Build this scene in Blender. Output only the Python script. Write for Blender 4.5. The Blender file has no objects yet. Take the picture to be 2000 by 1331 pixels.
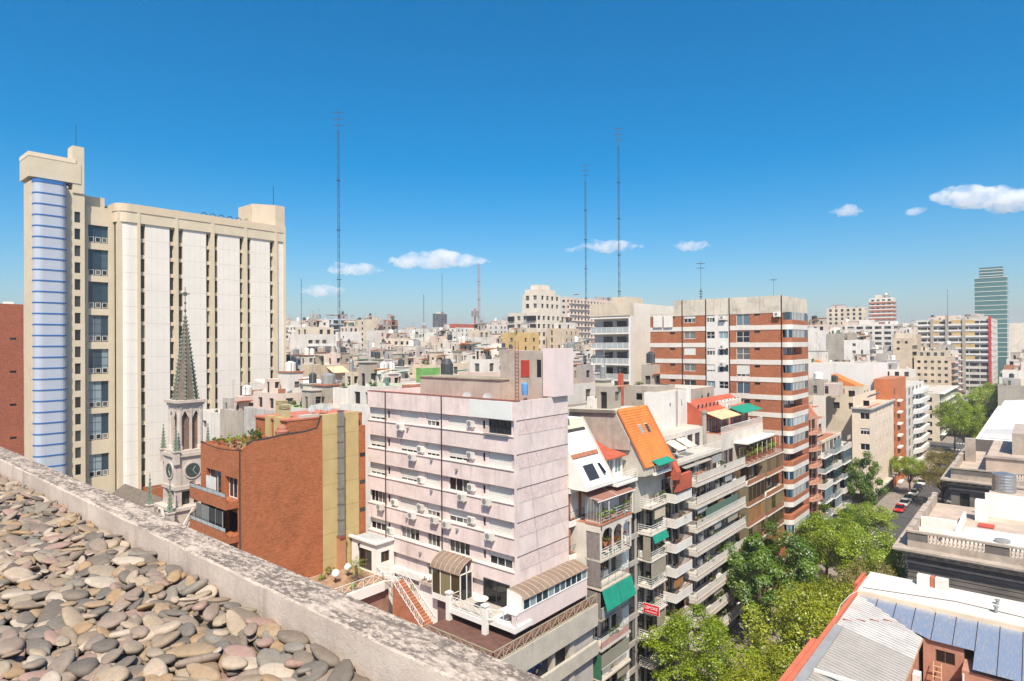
import bpy, math, random
import numpy as np
from mathutils import Vector, Matrix
R = math.radians
sc = bpy.context.scene
COL = sc.collection
RNG = random.Random(7)

# ------------------------------------------------------------------ camera
H = 37.0                                   # eye height above the street
YAW, PITCH, ROLL = R(40.25), R(.25), R(-.36)
FPX = 1226.0                               # focal length in pixels of the 2000 px wide photograph
_F = Vector((-math.sin(YAW)*math.cos(PITCH), math.cos(YAW)*math.cos(PITCH), math.sin(PITCH)))
_R0 = Vector((math.cos(YAW), math.sin(YAW), 0)); _U0 = _R0.cross(_F)
_R = _R0*math.cos(ROLL)+_U0*math.sin(ROLL); _U = -_R0*math.sin(ROLL)+_U0*math.cos(ROLL)
EYE = Vector((0, 0, H))
cam = bpy.data.cameras.new('camera'); camo = bpy.data.objects.new('camera', cam); COL.objects.link(camo)
cam.sensor_width = 36; cam.lens = 36*FPX/2000; cam.clip_start = .05; cam.clip_end = 20000
mw = Matrix((( _R.x, _U.x, -_F.x, EYE.x), (_R.y, _U.y, -_F.y, EYE.y), (_R.z, _U.z, -_F.z, EYE.z), (0, 0, 0, 1)))
camo.matrix_world = mw; sc.camera = camo

# ------------------------------------------------------------------ sky, sun, exposure
SUN = Vector((.41, -.43, .805)).normalized()     # towards the sun
world = bpy.data.worlds.new('World'); sc.world = world; world.use_nodes = True
nt = world.node_tree; nt.nodes.clear()
wo = nt.nodes.new('ShaderNodeOutputWorld'); bg = nt.nodes.new('ShaderNodeBackground'); sky = nt.nodes.new('ShaderNodeTexSky')
sky.sky_type = 'NISHITA'; sky.sun_disc = False; sky.sun_elevation = math.asin(SUN.z)
sky.sun_rotation = math.atan2(SUN.x, SUN.y); sky.altitude = 0; sky.air_density = 1.0; sky.dust_density = 2.0; sky.ozone_density = 5.0
bg.inputs['Strength'].default_value = .115
hs = nt.nodes.new('ShaderNodeHueSaturation'); hs.inputs['Saturation'].default_value = 1.52; hs.inputs['Hue'].default_value = .491
nt.links.new(sky.outputs[0], hs.inputs['Color']); nt.links.new(hs.outputs[0], bg.inputs[0]); nt.links.new(bg.outputs[0], wo.inputs[0])
sl = bpy.data.lights.new('sun', 'SUN'); sl.energy = 5.0; sl.angle = R(.5); sl.color = (1, .915, .775)
so = bpy.data.objects.new('sun', sl); COL.objects.link(so); so.rotation_euler = SUN.to_track_quat('Z', 'Y').to_euler(); so.location = (0, 0, 120)
vs = sc.view_settings; vs.view_transform = 'Standard'; vs.look = 'None'; vs.exposure = .5; vs.gamma = 1; vs.use_curve_mapping = False
cy = sc.cycles; cy.use_denoising = True; cy.max_bounces = 6; cy.diffuse_bounces = 3; cy.glossy_bounces = 3
cy.transparent_max_bounces = 12; cy.transmission_bounces = 4; cy.volume_bounces = 4; cy.sample_clamp_indirect = 6
cy.caustics_reflective = False; cy.caustics_refractive = False
sc.render.engine = 'CYCLES'

# ------------------------------------------------------------------ photograph pixel -> point on a known plane
def ray(px, py): return _F+_R*((px-1000)/FPX)-_U*((py-665.5)/FPX)
def onX(px, py, x): d = ray(px, py); return EYE+d*(x/d.x)
def onY(px, py, y): d = ray(px, py); return EYE+d*(y/d.y)
def onZ(px, py, z): d = ray(px, py); return EYE+d*((z-H)/d.z)
def at(px, py, dep): return EYE+ray(px, py)*dep

# ------------------------------------------------------------------ materials
MATS = {}
def _n(t, k, **kw):
    n = t.nodes.new(k)
    for a, b in kw.items():
        if a in n.inputs: n.inputs[a].default_value = b
        else: setattr(n, a, b)
    return n
def _mix(t, fac, a, b, mode='MIX'):
    m = t.nodes.new('ShaderNodeMix'); m.data_type = 'RGBA'; m.blend_type = mode
    for i, v in ((0, fac), (6, a), (7, b)):
        if hasattr(v, 'node'): t.links.new(v, m.inputs[i])
        elif isinstance(v, (tuple, list)): m.inputs[i].default_value = (*v[:3], 1)
        else: m.inputs[i].default_value = v
    return m.outputs[2]
def _ramp(t, src, a, b):
    r = t.nodes.new('ShaderNodeMapRange'); r.interpolation_type = 'SMOOTHSTEP'
    r.inputs[1].default_value = a; r.inputs[2].default_value = b; t.links.new(src, r.inputs[0]); return r.outputs[0]
def M(name, col, rough=.85, var=.12, scale=.6, bump=0., dirt=0., dirtcol=(.09, .075, .06), dscale=.35, streak=0., streakcol=None, metal=0., spec=.3, rnd=0., brick=None, fine=.06):
    if name in MATS: return MATS[name]
    m = bpy.data.materials.new(name); m.use_nodes = True; t = m.node_tree
    p = t.nodes['Principled BSDF']; p.inputs['Roughness'].default_value = rough; p.inputs['Metallic'].default_value = metal
    p.inputs['Specular IOR Level'].default_value = spec
    tc = t.nodes.new('ShaderNodeTexCoord'); V = tc.outputs['Object']
    lo = tuple(max(0, c*(1-var)) for c in col); hi = tuple(min(1, c*(1+var)) for c in col)
    n1 = _n(t, 'ShaderNodeTexNoise', Scale=scale, Detail=6, Roughness=.65); t.links.new(V, n1.inputs['Vector'])
    c = _mix(t, _ramp(t, n1.outputs[0], .3, .7), lo, hi)
    if brick:
        s = t.nodes.new('ShaderNodeSeparateXYZ'); t.links.new(V, s.inputs[0])
        ad = t.nodes.new('ShaderNodeMath'); ad.operation = 'ADD'; t.links.new(s.outputs[0], ad.inputs[0]); t.links.new(s.outputs[1], ad.inputs[1])
        cb = t.nodes.new('ShaderNodeCombineXYZ'); t.links.new(ad.outputs[0], cb.inputs[0]); t.links.new(s.outputs[2], cb.inputs[1])
        bt = _n(t, 'ShaderNodeTexBrick', Scale=1.0); bt.inputs['Brick Width'].default_value = .26; bt.inputs['Row Height'].default_value = .08
        bt.inputs['Mortar Size'].default_value = .006; bt.inputs['Mortar Smooth'].default_value = .3
        bt.inputs['Color1'].default_value = (*[x*.62 for x in col], 1); bt.inputs['Color2'].default_value = (*[min(1, x*1.35) for x in col], 1)
        bt.inputs['Mortar'].default_value = (*brick, 1); t.links.new(cb.outputs[0], bt.inputs['Vector'])
        c = _mix(t, .62, c, bt.outputs[0])
    if fine:
        n3 = _n(t, 'ShaderNodeTexNoise', Scale=14, Detail=3); t.links.new(V, n3.inputs['Vector'])
        c = _mix(t, _ramp(t, n3.outputs[0], .35, .65), _mix(t, 1., c, (1-fine,)*3, 'MULTIPLY'), c)
    if dirt:
        n2 = _n(t, 'ShaderNodeTexNoise', Scale=dscale, Detail=9, Roughness=.72); t.links.new(V, n2.inputs['Vector'])
        f = _ramp(t, n2.outputs[0], .48, .72)
        mm = t.nodes.new('ShaderNodeMath'); mm.operation = 'MULTIPLY'; mm.inputs[1].default_value = dirt; t.links.new(f, mm.inputs[0])
        c = _mix(t, mm.outputs[0], c, dirtcol)
    if streak:
        mp = t.nodes.new('ShaderNodeMapping'); mp.inputs['Scale'].default_value = (2.6, 2.6, .16); t.links.new(V, mp.inputs[0])
        n4 = _n(t, 'ShaderNodeTexNoise', Scale=1, Detail=7, Roughness=.7); t.links.new(mp.outputs[0], n4.inputs['Vector'])
        f = _ramp(t, n4.outputs[0], .5, .75)
        mm = t.nodes.new('ShaderNodeMath'); mm.operation = 'MULTIPLY'; mm.inputs[1].default_value = streak; t.links.new(f, mm.inputs[0])
        c = _mix(t, mm.outputs[0], c, streakcol or dirtcol)
    if rnd:
        oi = t.nodes.new('ShaderNodeObjectInfo'); f = t.nodes.new('ShaderNodeMapRange'); t.links.new(oi.outputs['Random'], f.inputs[0])
        f.inputs[3].default_value = 1-rnd; f.inputs[4].default_value = 1+rnd*.6
        vm = t.nodes.new('ShaderNodeVectorMath'); vm.operation = 'SCALE'; t.links.new(c, vm.inputs[0]); t.links.new(f.outputs[0], vm.inputs['Scale']); c = vm.outputs[0]
    t.links.new(c, p.inputs['Base Color'])
    if bump:
        nb = _n(t, 'ShaderNodeTexNoise', Scale=scale*9, Detail=8, Roughness=.7); t.links.new(V, nb.inputs['Vector'])
        b = t.nodes.new('ShaderNodeBump'); b.inputs['Strength'].default_value = bump; b.inputs['Distance'].default_value = .03
        t.links.new(nb.outputs[0], b.inputs['Height']); t.links.new(b.outputs[0], p.inputs['Normal'])
    MATS[name] = m; return m
def glassmat(name, dark, pale, rough=.06, thr=.6):
    if name in MATS: return MATS[name]
    m = bpy.data.materials.new(name); m.use_nodes = True; t = m.node_tree; p = t.nodes['Principled BSDF']
    p.inputs['Roughness'].default_value = rough; p.inputs['Specular IOR Level'].default_value = .55
    oi = t.nodes.new('ShaderNodeObjectInfo'); ge = t.nodes.new('ShaderNodeNewGeometry')
    ad = t.nodes.new('ShaderNodeMath'); ad.operation = 'ADD'; t.links.new(oi.outputs['Random'], ad.inputs[0]); t.links.new(ge.outputs['Random Per Island'], ad.inputs[1])
    fr = t.nodes.new('ShaderNodeMath'); fr.operation = 'FRACT'; t.links.new(ad.outputs[0], fr.inputs[0])
    c = _mix(t, _ramp(t, fr.outputs[0], thr-.25, 1.1), dark, pale); t.links.new(c, p.inputs['Base Color']); MATS[name] = m; return m
def leafmat(name, c0, c1, trans=.5):
    if name in MATS: return MATS[name]
    m = bpy.data.materials.new(name); m.use_nodes = True; t = m.node_tree; t.nodes.clear()
    o = t.nodes.new('ShaderNodeOutputMaterial'); ge = t.nodes.new('ShaderNodeNewGeometry'); tc = t.nodes.new('ShaderNodeTexCoord')
    n1 = _n(t, 'ShaderNodeTexNoise', Scale=.45, Detail=3); t.links.new(tc.outputs['Object'], n1.inputs['Vector'])
    a = t.nodes.new('ShaderNodeMath'); a.operation = 'MULTIPLY_ADD'; a.inputs[1].default_value = .5; t.links.new(ge.outputs['Random Per Island'], a.inputs[0])
    r = _ramp(t, n1.outputs[0], .3, .7); h = t.nodes.new('ShaderNodeMath'); h.operation = 'MULTIPLY'; h.inputs[1].default_value = .5; t.links.new(r, h.inputs[0]); t.links.new(h.outputs[0], a.inputs[2])
    c = _mix(t, a.outputs[0], c0, c1)
    d = t.nodes.new('ShaderNodeBsdfDiffuse'); tr = t.nodes.new('ShaderNodeBsdfTranslucent'); gl = t.nodes.new('ShaderNodeBsdfGlossy'); gl.inputs['Roughness'].default_value = .45
    t.links.new(c, d.inputs[0]); t.links.new(c, tr.inputs[0])
    m1 = t.nodes.new('ShaderNodeMixShader'); m1.inputs[0].default_value = trans; t.links.new(d.outputs[0], m1.inputs[1]); t.links.new(tr.outputs[0], m1.inputs[2])
    m2 = t.nodes.new('ShaderNodeMixShader'); m2.inputs[0].default_value = .05; t.links.new(m1.outputs[0], m2.inputs[1]); t.links.new(gl.outputs[0], m2.inputs[2])
    t.links.new(m2.outputs[0], o.inputs[0]); MATS[name] = m; return m

# ------------------------------------------------------------------ mesh building
class MB:
    def __init__(s): s.v = []; s.f = []
    def add(s, vs, fs):
        k = len(s.v); s.v += [tuple(q) for q in vs]; s.f += [tuple(i+k for i in f) for f in fs]; return s
    def quad(s, a, b, c, d): return s.add((a, b, c, d), ((0, 1, 2, 3),))
    def box(s, x0, x1, y0, y1, z0, z1):
        if x0 > x1: x0, x1 = x1, x0
        if y0 > y1: y0, y1 = y1, y0
        if z0 > z1: z0, z1 = z1, z0
        return s.add(((x0, y0, z0), (x1, y0, z0), (x1, y1, z0), (x0, y1, z0), (x0, y0, z1), (x1, y0, z1), (x1, y1, z1), (x0, y1, z1)),
                     ((0, 3, 2, 1), (4, 5, 6, 7), (0, 1, 5, 4), (1, 2, 6, 5), (2, 3, 7, 6), (3, 0, 4, 7)))
    def fbox(s, face, pl, a0, a1, d0, d1, z0, z1):      # box on a facade: S looks to -Y, E looks to +X, d runs outwards
        return s.box(a0, a1, pl-d1, pl-d0, z0, z1) if face == 'S' else s.box(pl+d0, pl+d1, a0, a1, z0, z1)
    def prism(s, pts, vec):
        n = len(pts); v = Vector(vec); a = [Vector(p) for p in pts]; b = [p+v for p in a]
        return s.add(a+b, [tuple(range(n-1, -1, -1)), tuple(range(n, 2*n))]+[(i, (i+1) % n, n+(i+1) % n, n+i) for i in range(n)])
    def tube(s, pts, r, n=5, r1=None):
        pts = [Vector(p) for p in pts]; rings = []
        for i, p in enumerate(pts):
            d = (pts[min(i+1, len(pts)-1)]-pts[max(i-1, 0)]).normalized()
            u = d.orthogonal().normalized(); w = d.cross(u); rr = r if r1 is None else r+(r1-r)*i/(len(pts)-1)
            rings.append([p+u*(rr*math.cos(2*math.pi*k/n))+w*(rr*math.sin(2*math.pi*k/n)) for k in range(n)])
        vs = [q for g in rings for q in g]; fs = []
        for i in range(len(pts)-1):
            for k in range(n): fs.append((i*n+k, i*n+(k+1) % n, (i+1)*n+(k+1) % n, (i+1)*n+k))
        fs.append(tuple(range(n-1, -1, -1))); fs.append(tuple((len(pts)-1)*n+k for k in range(n)))
        return s.add(vs, fs)
    def lathe(s, cx, cy, prof, n=12, rot=0):
        vs = []; fs = []
        for r, z in prof: vs += [(cx+r*math.cos(rot+2*math.pi*k/n), cy+r*math.sin(rot+2*math.pi*k/n), z) for k in range(n)]
        for i in range(len(prof)-1):
            for k in range(n): fs.append((i*n+k, i*n+(k+1) % n, (i+1)*n+(k+1) % n, (i+1)*n+k))
        fs.append(tuple(range(n-1, -1, -1))); fs.append(tuple((len(prof)-1)*n+k for k in range(n)))
        return s.add(vs, fs)
    def mesh(s, name, mat, smooth=False):
        me = bpy.data.meshes.new(name); me.from_pydata(s.v, [], s.f); me.materials.append(mat)
        if smooth: me.polygons.foreach_set('use_smooth', [True]*len(me.polygons))
        me.update(); return me
    def build(s, name, mat, parent=None, smooth=False): return link(name, s.mesh(name, mat, smooth), parent)
def link(name, me, parent=None, loc=None, rz=None):
    o = bpy.data.objects.new(name, me); COL.objects.link(o)
    if loc is not None: o.location = loc
    if rz is not None: o.rotation_euler[2] = rz
    if parent is not None:
        o.parent = parent
        if parent.type == 'EMPTY': o.matrix_parent_inverse = Matrix.Translation(-Vector(parent.location))
    return o
def tag(o, label, cat, group=None, kind=None):
    if label: o['label'] = label
    if cat: o['category'] = cat
    if group: o['group'] = group
    if kind: o['kind'] = kind
    return o
def thing(name, label, cat, loc, group=None):
    o = bpy.data.objects.new(name, None); COL.objects.link(o); o.location = loc; o.empty_display_size = .5
    return tag(o, label, cat, group)
def struct(name, mb, mat): o = mb.build(name, mat); o['kind'] = 'structure'; return o
CACHE = {}
def cached(key, fn):
    if key not in CACHE: CACHE[key] = fn()
    return CACHE[key]

# facade skin with real openings: a is the run along the face, z the height
def skin(mb, face, pl, a0, a1, z0, z1, ops, depth):
    T = (lambda a, d, z: (a, pl-d, z)) if face == 'S' else (lambda a, d, z: (pl+d, a, z))
    A = sorted({a0, a1, *[min(max(q, a0), a1) for o in ops for q in o[:2]]}); Z = sorted({z0, z1, *[min(max(q, z0), z1) for o in ops for q in o[2:4]]})
    for i in range(len(A)-1):
        run = None
        for j in range(len(Z)-1):
            ca, cz = (A[i]+A[i+1])/2, (Z[j]+Z[j+1])/2
            hole = any(o[0] < ca < o[1] and o[2] < cz < o[3] for o in ops)
            if not hole and run is None: run = Z[j]
            if hole and run is not None: mb.quad(T(A[i], 0, run), T(A[i+1], 0, run), T(A[i+1], 0, Z[j]), T(A[i], 0, Z[j])); run = None
        if run is not None: mb.quad(T(A[i], 0, run), T(A[i+1], 0, run), T(A[i+1], 0, Z[-1]), T(A[i], 0, Z[-1]))
    for o in ops:
        b0, b1, c0, c1 = o[:4]; d = -(o[5] if len(o) > 5 else depth)
        mb.quad(T(b0, 0, c0), T(b1, 0, c0), T(b1, d, c0), T(b0, d, c0)); mb.quad(T(b0, d, c1), T(b1, d, c1), T(b1, 0, c1), T(b0, 0, c1))
        mb.quad(T(b0, 0, c0), T(b0, d, c0), T(b0, d, c1), T(b0, 0, c1)); mb.quad(T(b1, d, c0), T(b1, 0, c0), T(b1, 0, c1), T(b1, d, c1))

WHITE = M('window_white', (.72, .70, .66), .5, .05); DARKF = M('window_dark', (.05, .05, .055), .5, .1); BRONZE = M('window_bronze', (.16, .09, .05), .5, .1)
GLASS = glassmat('pane_glass', (.012, .016, .02), (.20, .20, .18)); GLASSD = glassmat('pane_dark', (.008, .009, .011), (.05, .05, .05)); GLASSB = glassmat('pane_blue', (.02, .045, .07), (.25, .33, .36))
SHUT = M('roller_shutter', (.68, .66, .60), .7, .05, 3, rnd=.12); SHUTD = M('shutter_brown', (.30, .17, .10), .7, .1, rnd=.2)
STY = {  # frame material, pane material, lights across, lights up, shutter share
 'w2': (WHITE, GLASS, 2, 1, 0), 'w3': (WHITE, GLASS, 3, 1, 0), 'w4': (WHITE, GLASS, 4, 1, 0), 'w1': (WHITE, GLASS, 1, 1, 0), 'w22': (WHITE, GLASS, 2, 2, 0),
 'd1': (DARKF, GLASSD, 1, 1, 0), 'd2': (DARKF, GLASSD, 2, 1, 0), 'd3': (DARKF, GLASS, 3, 1, 0), 'd12': (DARKF, GLASSD, 1, 2, 0), 'br3': (BRONZE, GLASS, 3, 1, 0), 'br2': (BRONZE, GLASSD, 2, 1, 0),
 's10': (WHITE, GLASS, 2, 1, 1.), 's8': (WHITE, GLASS, 3, 1, .8), 's6': (WHITE, GLASS, 3, 1, .62), 's4': (WHITE, GLASS, 3, 1, .4), 'b32': (DARKF, GLASSB, 3, 3, 0), 'bl2': (WHITE, GLASSB, 2, 1, 0), 'bl3': (WHITE, GLASSB, 3, 1, 0)}
def window(root, face, pl, a0, a1, z0, z1, sty='w2', depth=.22, fw=.06):
    w, h = round(a1-a0, 2), round(z1-z0, 2); fm, gm, nx, nz, sh = STY[sty]
    def fr():
        mb = MB(); mb.box(-w/2, w/2, -.03, .05, 0, fw); mb.box(-w/2, w/2, -.03, .05, h-fw, h)
        for i in range(nx+1): x = -w/2+fw/2+(w-fw)*i/nx; mb.box(x-fw/2, x+fw/2, -.028, .05, fw, h-fw)
        for j in range(1, nz): z = h*j/nz; mb.box(-w/2+fw, w/2-fw, -.024, .05, z-fw/2, z+fw/2)
        return mb.mesh('window', fm)
    def pn():
        mb = MB()
        for i in range(nx):
            x0 = -w/2+fw+(w-fw)*i/nx; x1 = -w/2+(w-fw)*(i+1)/nx; mb.box(x0, x1, .01, .03, fw, h-fw)
        return mb.mesh('pane', gm)
    def st():
        mb = MB(); n = max(3, int(h*sh/.16)); zt = h-fw*.5; zb = h*(1-sh)+.02
        for k in range(n): a = zb+(zt-zb)*k/n; mb.box(-w/2+.03, w/2-.03, -.06, -.035, a, a+(zt-zb)/n*.86)
        mb.box(-w/2+.03, w/2-.03, -.04, -.032, zb, zt); return mb.mesh('roller_shutter', SHUT)
    o = link('window', cached(('wf', w, h, sty, fw), fr), root)
    m = (a0+a1)/2; o.location = (m, pl+depth, z0) if face == 'S' else (pl-depth, m, z0); o.rotation_euler[2] = 0 if face == 'S' else math.pi/2
    link('pane', cached(('wp', w, h, sty, fw), pn), o)
    if sh: link('roller_shutter', cached(('ws', w, h, sty), st), o)
    return o
def block(root, x0, x1, y0, y1, z0, z1, mat, S=(), E=(), depth=.24, roof=None, par=0., name='wall', win=True, parw=.2):
    """a volume of a building: walls with openings, a flat roof and a parapet of height par"""
    mb = MB(); skin(mb, 'S', y0, x0, x1, z0, z1, S, depth); skin(mb, 'E', x1, y0, y1, z0, z1, E, depth)
    mb.quad((x1, y1, z0), (x0, y1, z0), (x0, y1, z1), (x1, y1, z1)); mb.quad((x0, y1, z0), (x0, y0, z0), (x0, y0, z1), (x0, y1, z1))
    if par:
        w = parw; zr = z1-par
        for a, b, c, d in ((x0, x1, y0, y0+w), (x0, x1, y1-w, y1), (x0, x0+w, y0+w, y1-w), (x1-w, x1, y0+w, y1-w)): mb.quad((a, c, z1), (b, c, z1), (b, d, z1), (a, d, z1))
        mb.quad((x1-w, y0+w, zr), (x0+w, y0+w, zr), (x0+w, y0+w, z1), (x1-w, y0+w, z1)); mb.quad((x0+w, y1-w, zr), (x1-w, y1-w, zr), (x1-w, y1-w, z1), (x0+w, y1-w, z1))
        mb.quad((x0+w, y0+w, zr), (x0+w, y1-w, zr), (x0+w, y1-w, z1), (x0+w, y0+w, z1)); mb.quad((x1-w, y1-w, zr), (x1-w, y0+w, zr), (x1-w, y0+w, z1), (x1-w, y1-w, z1))
        MB().quad((x0+w, y0+w, zr), (x1-w, y0+w, zr), (x1-w, y1-w, zr), (x0+w, y1-w, zr)).build('roof', roof or mat, root)
    else: MB().quad((x0, y0, z1), (x1, y0, z1), (x1, y1, z1), (x0, y1, z1)).build('roof', roof or mat, root)
    o = mb.build(name, mat, root)
    if win:
        for face, pl, ops in (('S', y0, S), ('E', x1, E)):
            for q in ops:
                if len(q) > 4 and q[4]: window(root, face, pl, *q[:4], q[4], (q[5] if len(q) > 5 else depth)-.06)
    return o
def rail(root, pts, z0, h, mat, kind='bars', step=.14, r=.018, name='railing'):
    """railing along a polyline in plan"""
    mb = MB()
    for (xa, ya), (xb, yb) in zip(pts[:-1], pts[1:]):
        L = math.hypot(xb-xa, yb-ya); n = max(1, int(L/(step if kind == 'bars' else 1.1)))
        tops = {'bars': (0.06, 1), 'rails': (.25, .5, .75, 1), 'glass': (1,), 'cross': (.05, 1)}[kind]
        for q in tops: mb.tube(((xa, ya, z0+h*q), (xb, yb, z0+h*q)), r*1.5, 4)
        for i in range(n+1):
            x, y = xa+(xb-xa)*i/n, ya+(yb-ya)*i/n; mb.tube(((x, y, z0), (x, y, z0+h)), r if kind == 'bars' else r*1.4, 4)
            if kind == 'cross' and i < n:
                x2, y2 = xa+(xb-xa)*(i+1)/n, ya+(yb-ya)*(i+1)/n
                mb.tube(((x, y, z0+.05), (x2, y2, z0+h)), r*.8, 4); mb.tube(((x2, y2, z0+.05), (x, y, z0+h)), r*.8, 4)
    o = mb.build(name, mat, root)
    if kind == 'glass':
        g = MB()
        for (xa, ya), (xb, yb) in zip(pts[:-1], pts[1:]):
            dx, dy = xb-xa, yb-ya; L = math.hypot(dx, dy); nx, ny = -dy/L*.008, dx/L*.008
            g.prism(((xa+nx, ya+ny, z0+.06), (xb+nx, yb+ny, z0+.06), (xb-nx, yb-ny, z0+.06), (xa-nx, ya-ny, z0+.06)), (0, 0, h-.1))
        g.build('glass_panel', M('rail_glass', (.35, .38, .38), .15, .1, spec=.6), o)
    return o
ACM = M('ac_white', (.66, .64, .58), .6, .08, 4, rnd=.15); ACG = M('ac_grille', (.22, .22, .21), .6, .1, 8)
def ac(root, face, pl, a, z, w=.85, h=.6, d=.38):
    def bd():
        mb = MB(); mb.box(-w/2, w/2, -d, 0, 0, h); mb.box(-w/2+.08, -w/2+.13, -d+.02, .06, -.12, 0); mb.box(w/2-.13, w/2-.08, -d+.02, .06, -.12, 0); return mb.mesh('air_conditioner', ACM)
    def gr():
        mb = MB(); n = 14; c = (-.12, -d-.012, h/2)
        mb.add([c]+[(c[0]+.24*math.cos(6.2832*k/n), c[1], c[2]+.24*math.sin(6.2832*k/n)) for k in range(n)], [(0, 1+k, 1+(k+1) % n) for k in range(n)]); return mb.mesh('fan_grille', ACG)
    o = link('air_conditioner', cached(('ac', w, h, d), bd), root); o.location = (a, pl-.06, z) if face == 'S' else (pl+.06, a, z); o.rotation_euler[2] = 0 if face == 'S' else math.pi/2
    link('fan_grille', cached(('acg', w, h, d), gr), o); return o
def dish(root, x, y, z, r=.4, az=0):
    mb = MB(); n = 12; vs = [(0, 0, 0)]; fs = []
    for i, (rr, zz) in enumerate(((.5, .06), (1, .22))):
        vs += [(r*rr*math.cos(6.2832*k/n), r*rr*math.sin(6.2832*k/n), r*zz) for k in range(n)]
    fs = [(0, 1+(k+1) % n, 1+k) for k in range(n)]+[(1+k, 1+(k+1) % n, 1+n+(k+1) % n, 1+n+k) for k in range(n)]
    rot = Matrix.Translation((x, y, z+.7)) @ Matrix.Rotation(az, 4, 'Z') @ Matrix.Rotation(R(55), 4, 'X')
    mb.add([rot @ Vector(v) for v in vs], fs); mb.tube(((x, y, z), (x, y, z+.7)), .03, 5); mb.tube((rot @ Vector((0, -r*.9, .1)), rot @ Vector((0, 0, r*1.1))), .012, 4)
    return mb.build('satellite_dish', M('dish_grey', (.30, .30, .29), .5, .1), root)

def crown_mesh(seed, rx, rz, n, mat, leaf=.30, clumps=70, name='crown', hollow=.35):
    g = np.random.default_rng(seed); d = g.normal(size=(clumps, 3)); d /= np.linalg.norm(d, axis=1)[:, None]; d[:, 2] = d[:, 2]*.9+.08; rad = hollow+(1-hollow)*g.random(clumps)**.45
    lump = 1+.22*np.sin(3*np.arctan2(d[:, 1], d[:, 0])+seed)+.12*g.normal(size=clumps); cen = d*rad[:, None]*np.array([rx, rx, rz])*lump[:, None]; cs = rx*g.uniform(.16, .30, clumps)
    idx = g.integers(0, clumps, n); q = g.normal(size=(n, 3)); q /= np.linalg.norm(q, axis=1)[:, None]; q[:, 2] *= .75; pos = cen[idx]+q*(cs[idx]*g.random(n)**.4)[:, None]
    nr = q*.8+g.normal(size=(n, 3))*.4+np.array([.25, -.25, .75]); nr /= np.linalg.norm(nr, axis=1)[:, None]; u = np.cross(nr, g.normal(size=(n, 3))); u /= np.linalg.norm(u, axis=1)[:, None]; w = np.cross(nr, u); L = leaf*g.uniform(.6, 1.25, n)[:, None]
    V = np.stack([pos-u*L*.5, pos+w*L*.32+nr*L*.06, pos+u*L*.5, pos-w*L*.32+nr*L*.06], 1).reshape(-1, 3); me = bpy.data.meshes.new(name); me.vertices.add(4*n); me.vertices.foreach_set('co', V.ravel()); me.loops.add(4*n); me.loops.foreach_set('vertex_index', np.arange(4*n)); me.polygons.add(n); me.polygons.foreach_set('loop_start', np.arange(n)*4); me.polygons.foreach_set('loop_total', np.full(n, 4)); me.materials.append(mat); me.update(); return me, cen
# ================================================================== the setting: ground, street, pavements
ASPH = M('asphalt', (.075, .072, .075), .9, .25, .5, .2, dirt=.35, dirtcol=(.12, .11, .10)); PAVE = M('pavement', (.26, .22, .19), .9, .2, .8, .1, dirt=.4)
CITY = M('city_ground', (.20, .19, .17), .95, .3, .02); KERB = M('kerb_stone', (.33, .31, .28), .9, .15)
n = 64; struct('ground', MB().add([(-400+7000*math.cos(6.2832*k/n), 400+7000*math.sin(6.2832*k/n), -.03) for k in range(n)], [tuple(range(n))]), CITY)
KL, KR, BL, BR = -25.2, -17.2, -30.0, -13.4
struct('road', MB().box(KL, KR, 8, 900, -.5, .0), ASPH)
XS = ((139, 151), (262, 274), (390, 402), (520, 532))
mb = MB(); mb.box(-160, KL, 8, 20, -.5, -.004); mb.box(KR, 60, 8, 20, -.5, -.004)
for a, b in XS: mb.box(-160, KL, a, b, -.5, -.004); mb.box(KR, 60, a, b, -.5, -.004)
struct('cross_street', mb, ASPH)
def pavement(x0, x1, y0, y1, kside, name='pavement'):
    struct(name, MB().box(x0+(.18 if kside < 0 else 0), x1-(.18 if kside > 0 else 0), y0, y1, -.4, .12), PAVE)
    struct('kerb', MB().box(x1-.18, x1, y0, y1, -.4, .125) if kside > 0 else MB().box(x0, x0+.18, y0, y1, -.4, .125), KERB)
cuts = [20.5]+[q for a, b in XS for q in (a-.5, b+.5)]+[760]
for i in range(0, len(cuts), 2): pavement(-34, KL, cuts[i], cuts[i+1], 1); pavement(KR, -11, cuts[i], cuts[i+1], -1)
mb = MB()
for a, b in XS[1:2]:
    for k in range(9): mb.box(KL+.5+k*.82, KL+.95+k*.82, a-3.2, a-.9, .002, .006); mb.box(KL+.5+k*.82, KL+.95+k*.82, b+.9, b+3.2, .002, .006)
struct('zebra_marking', mb, M('road_paint', (.6, .58, .54), .8, .2, 3))

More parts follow.
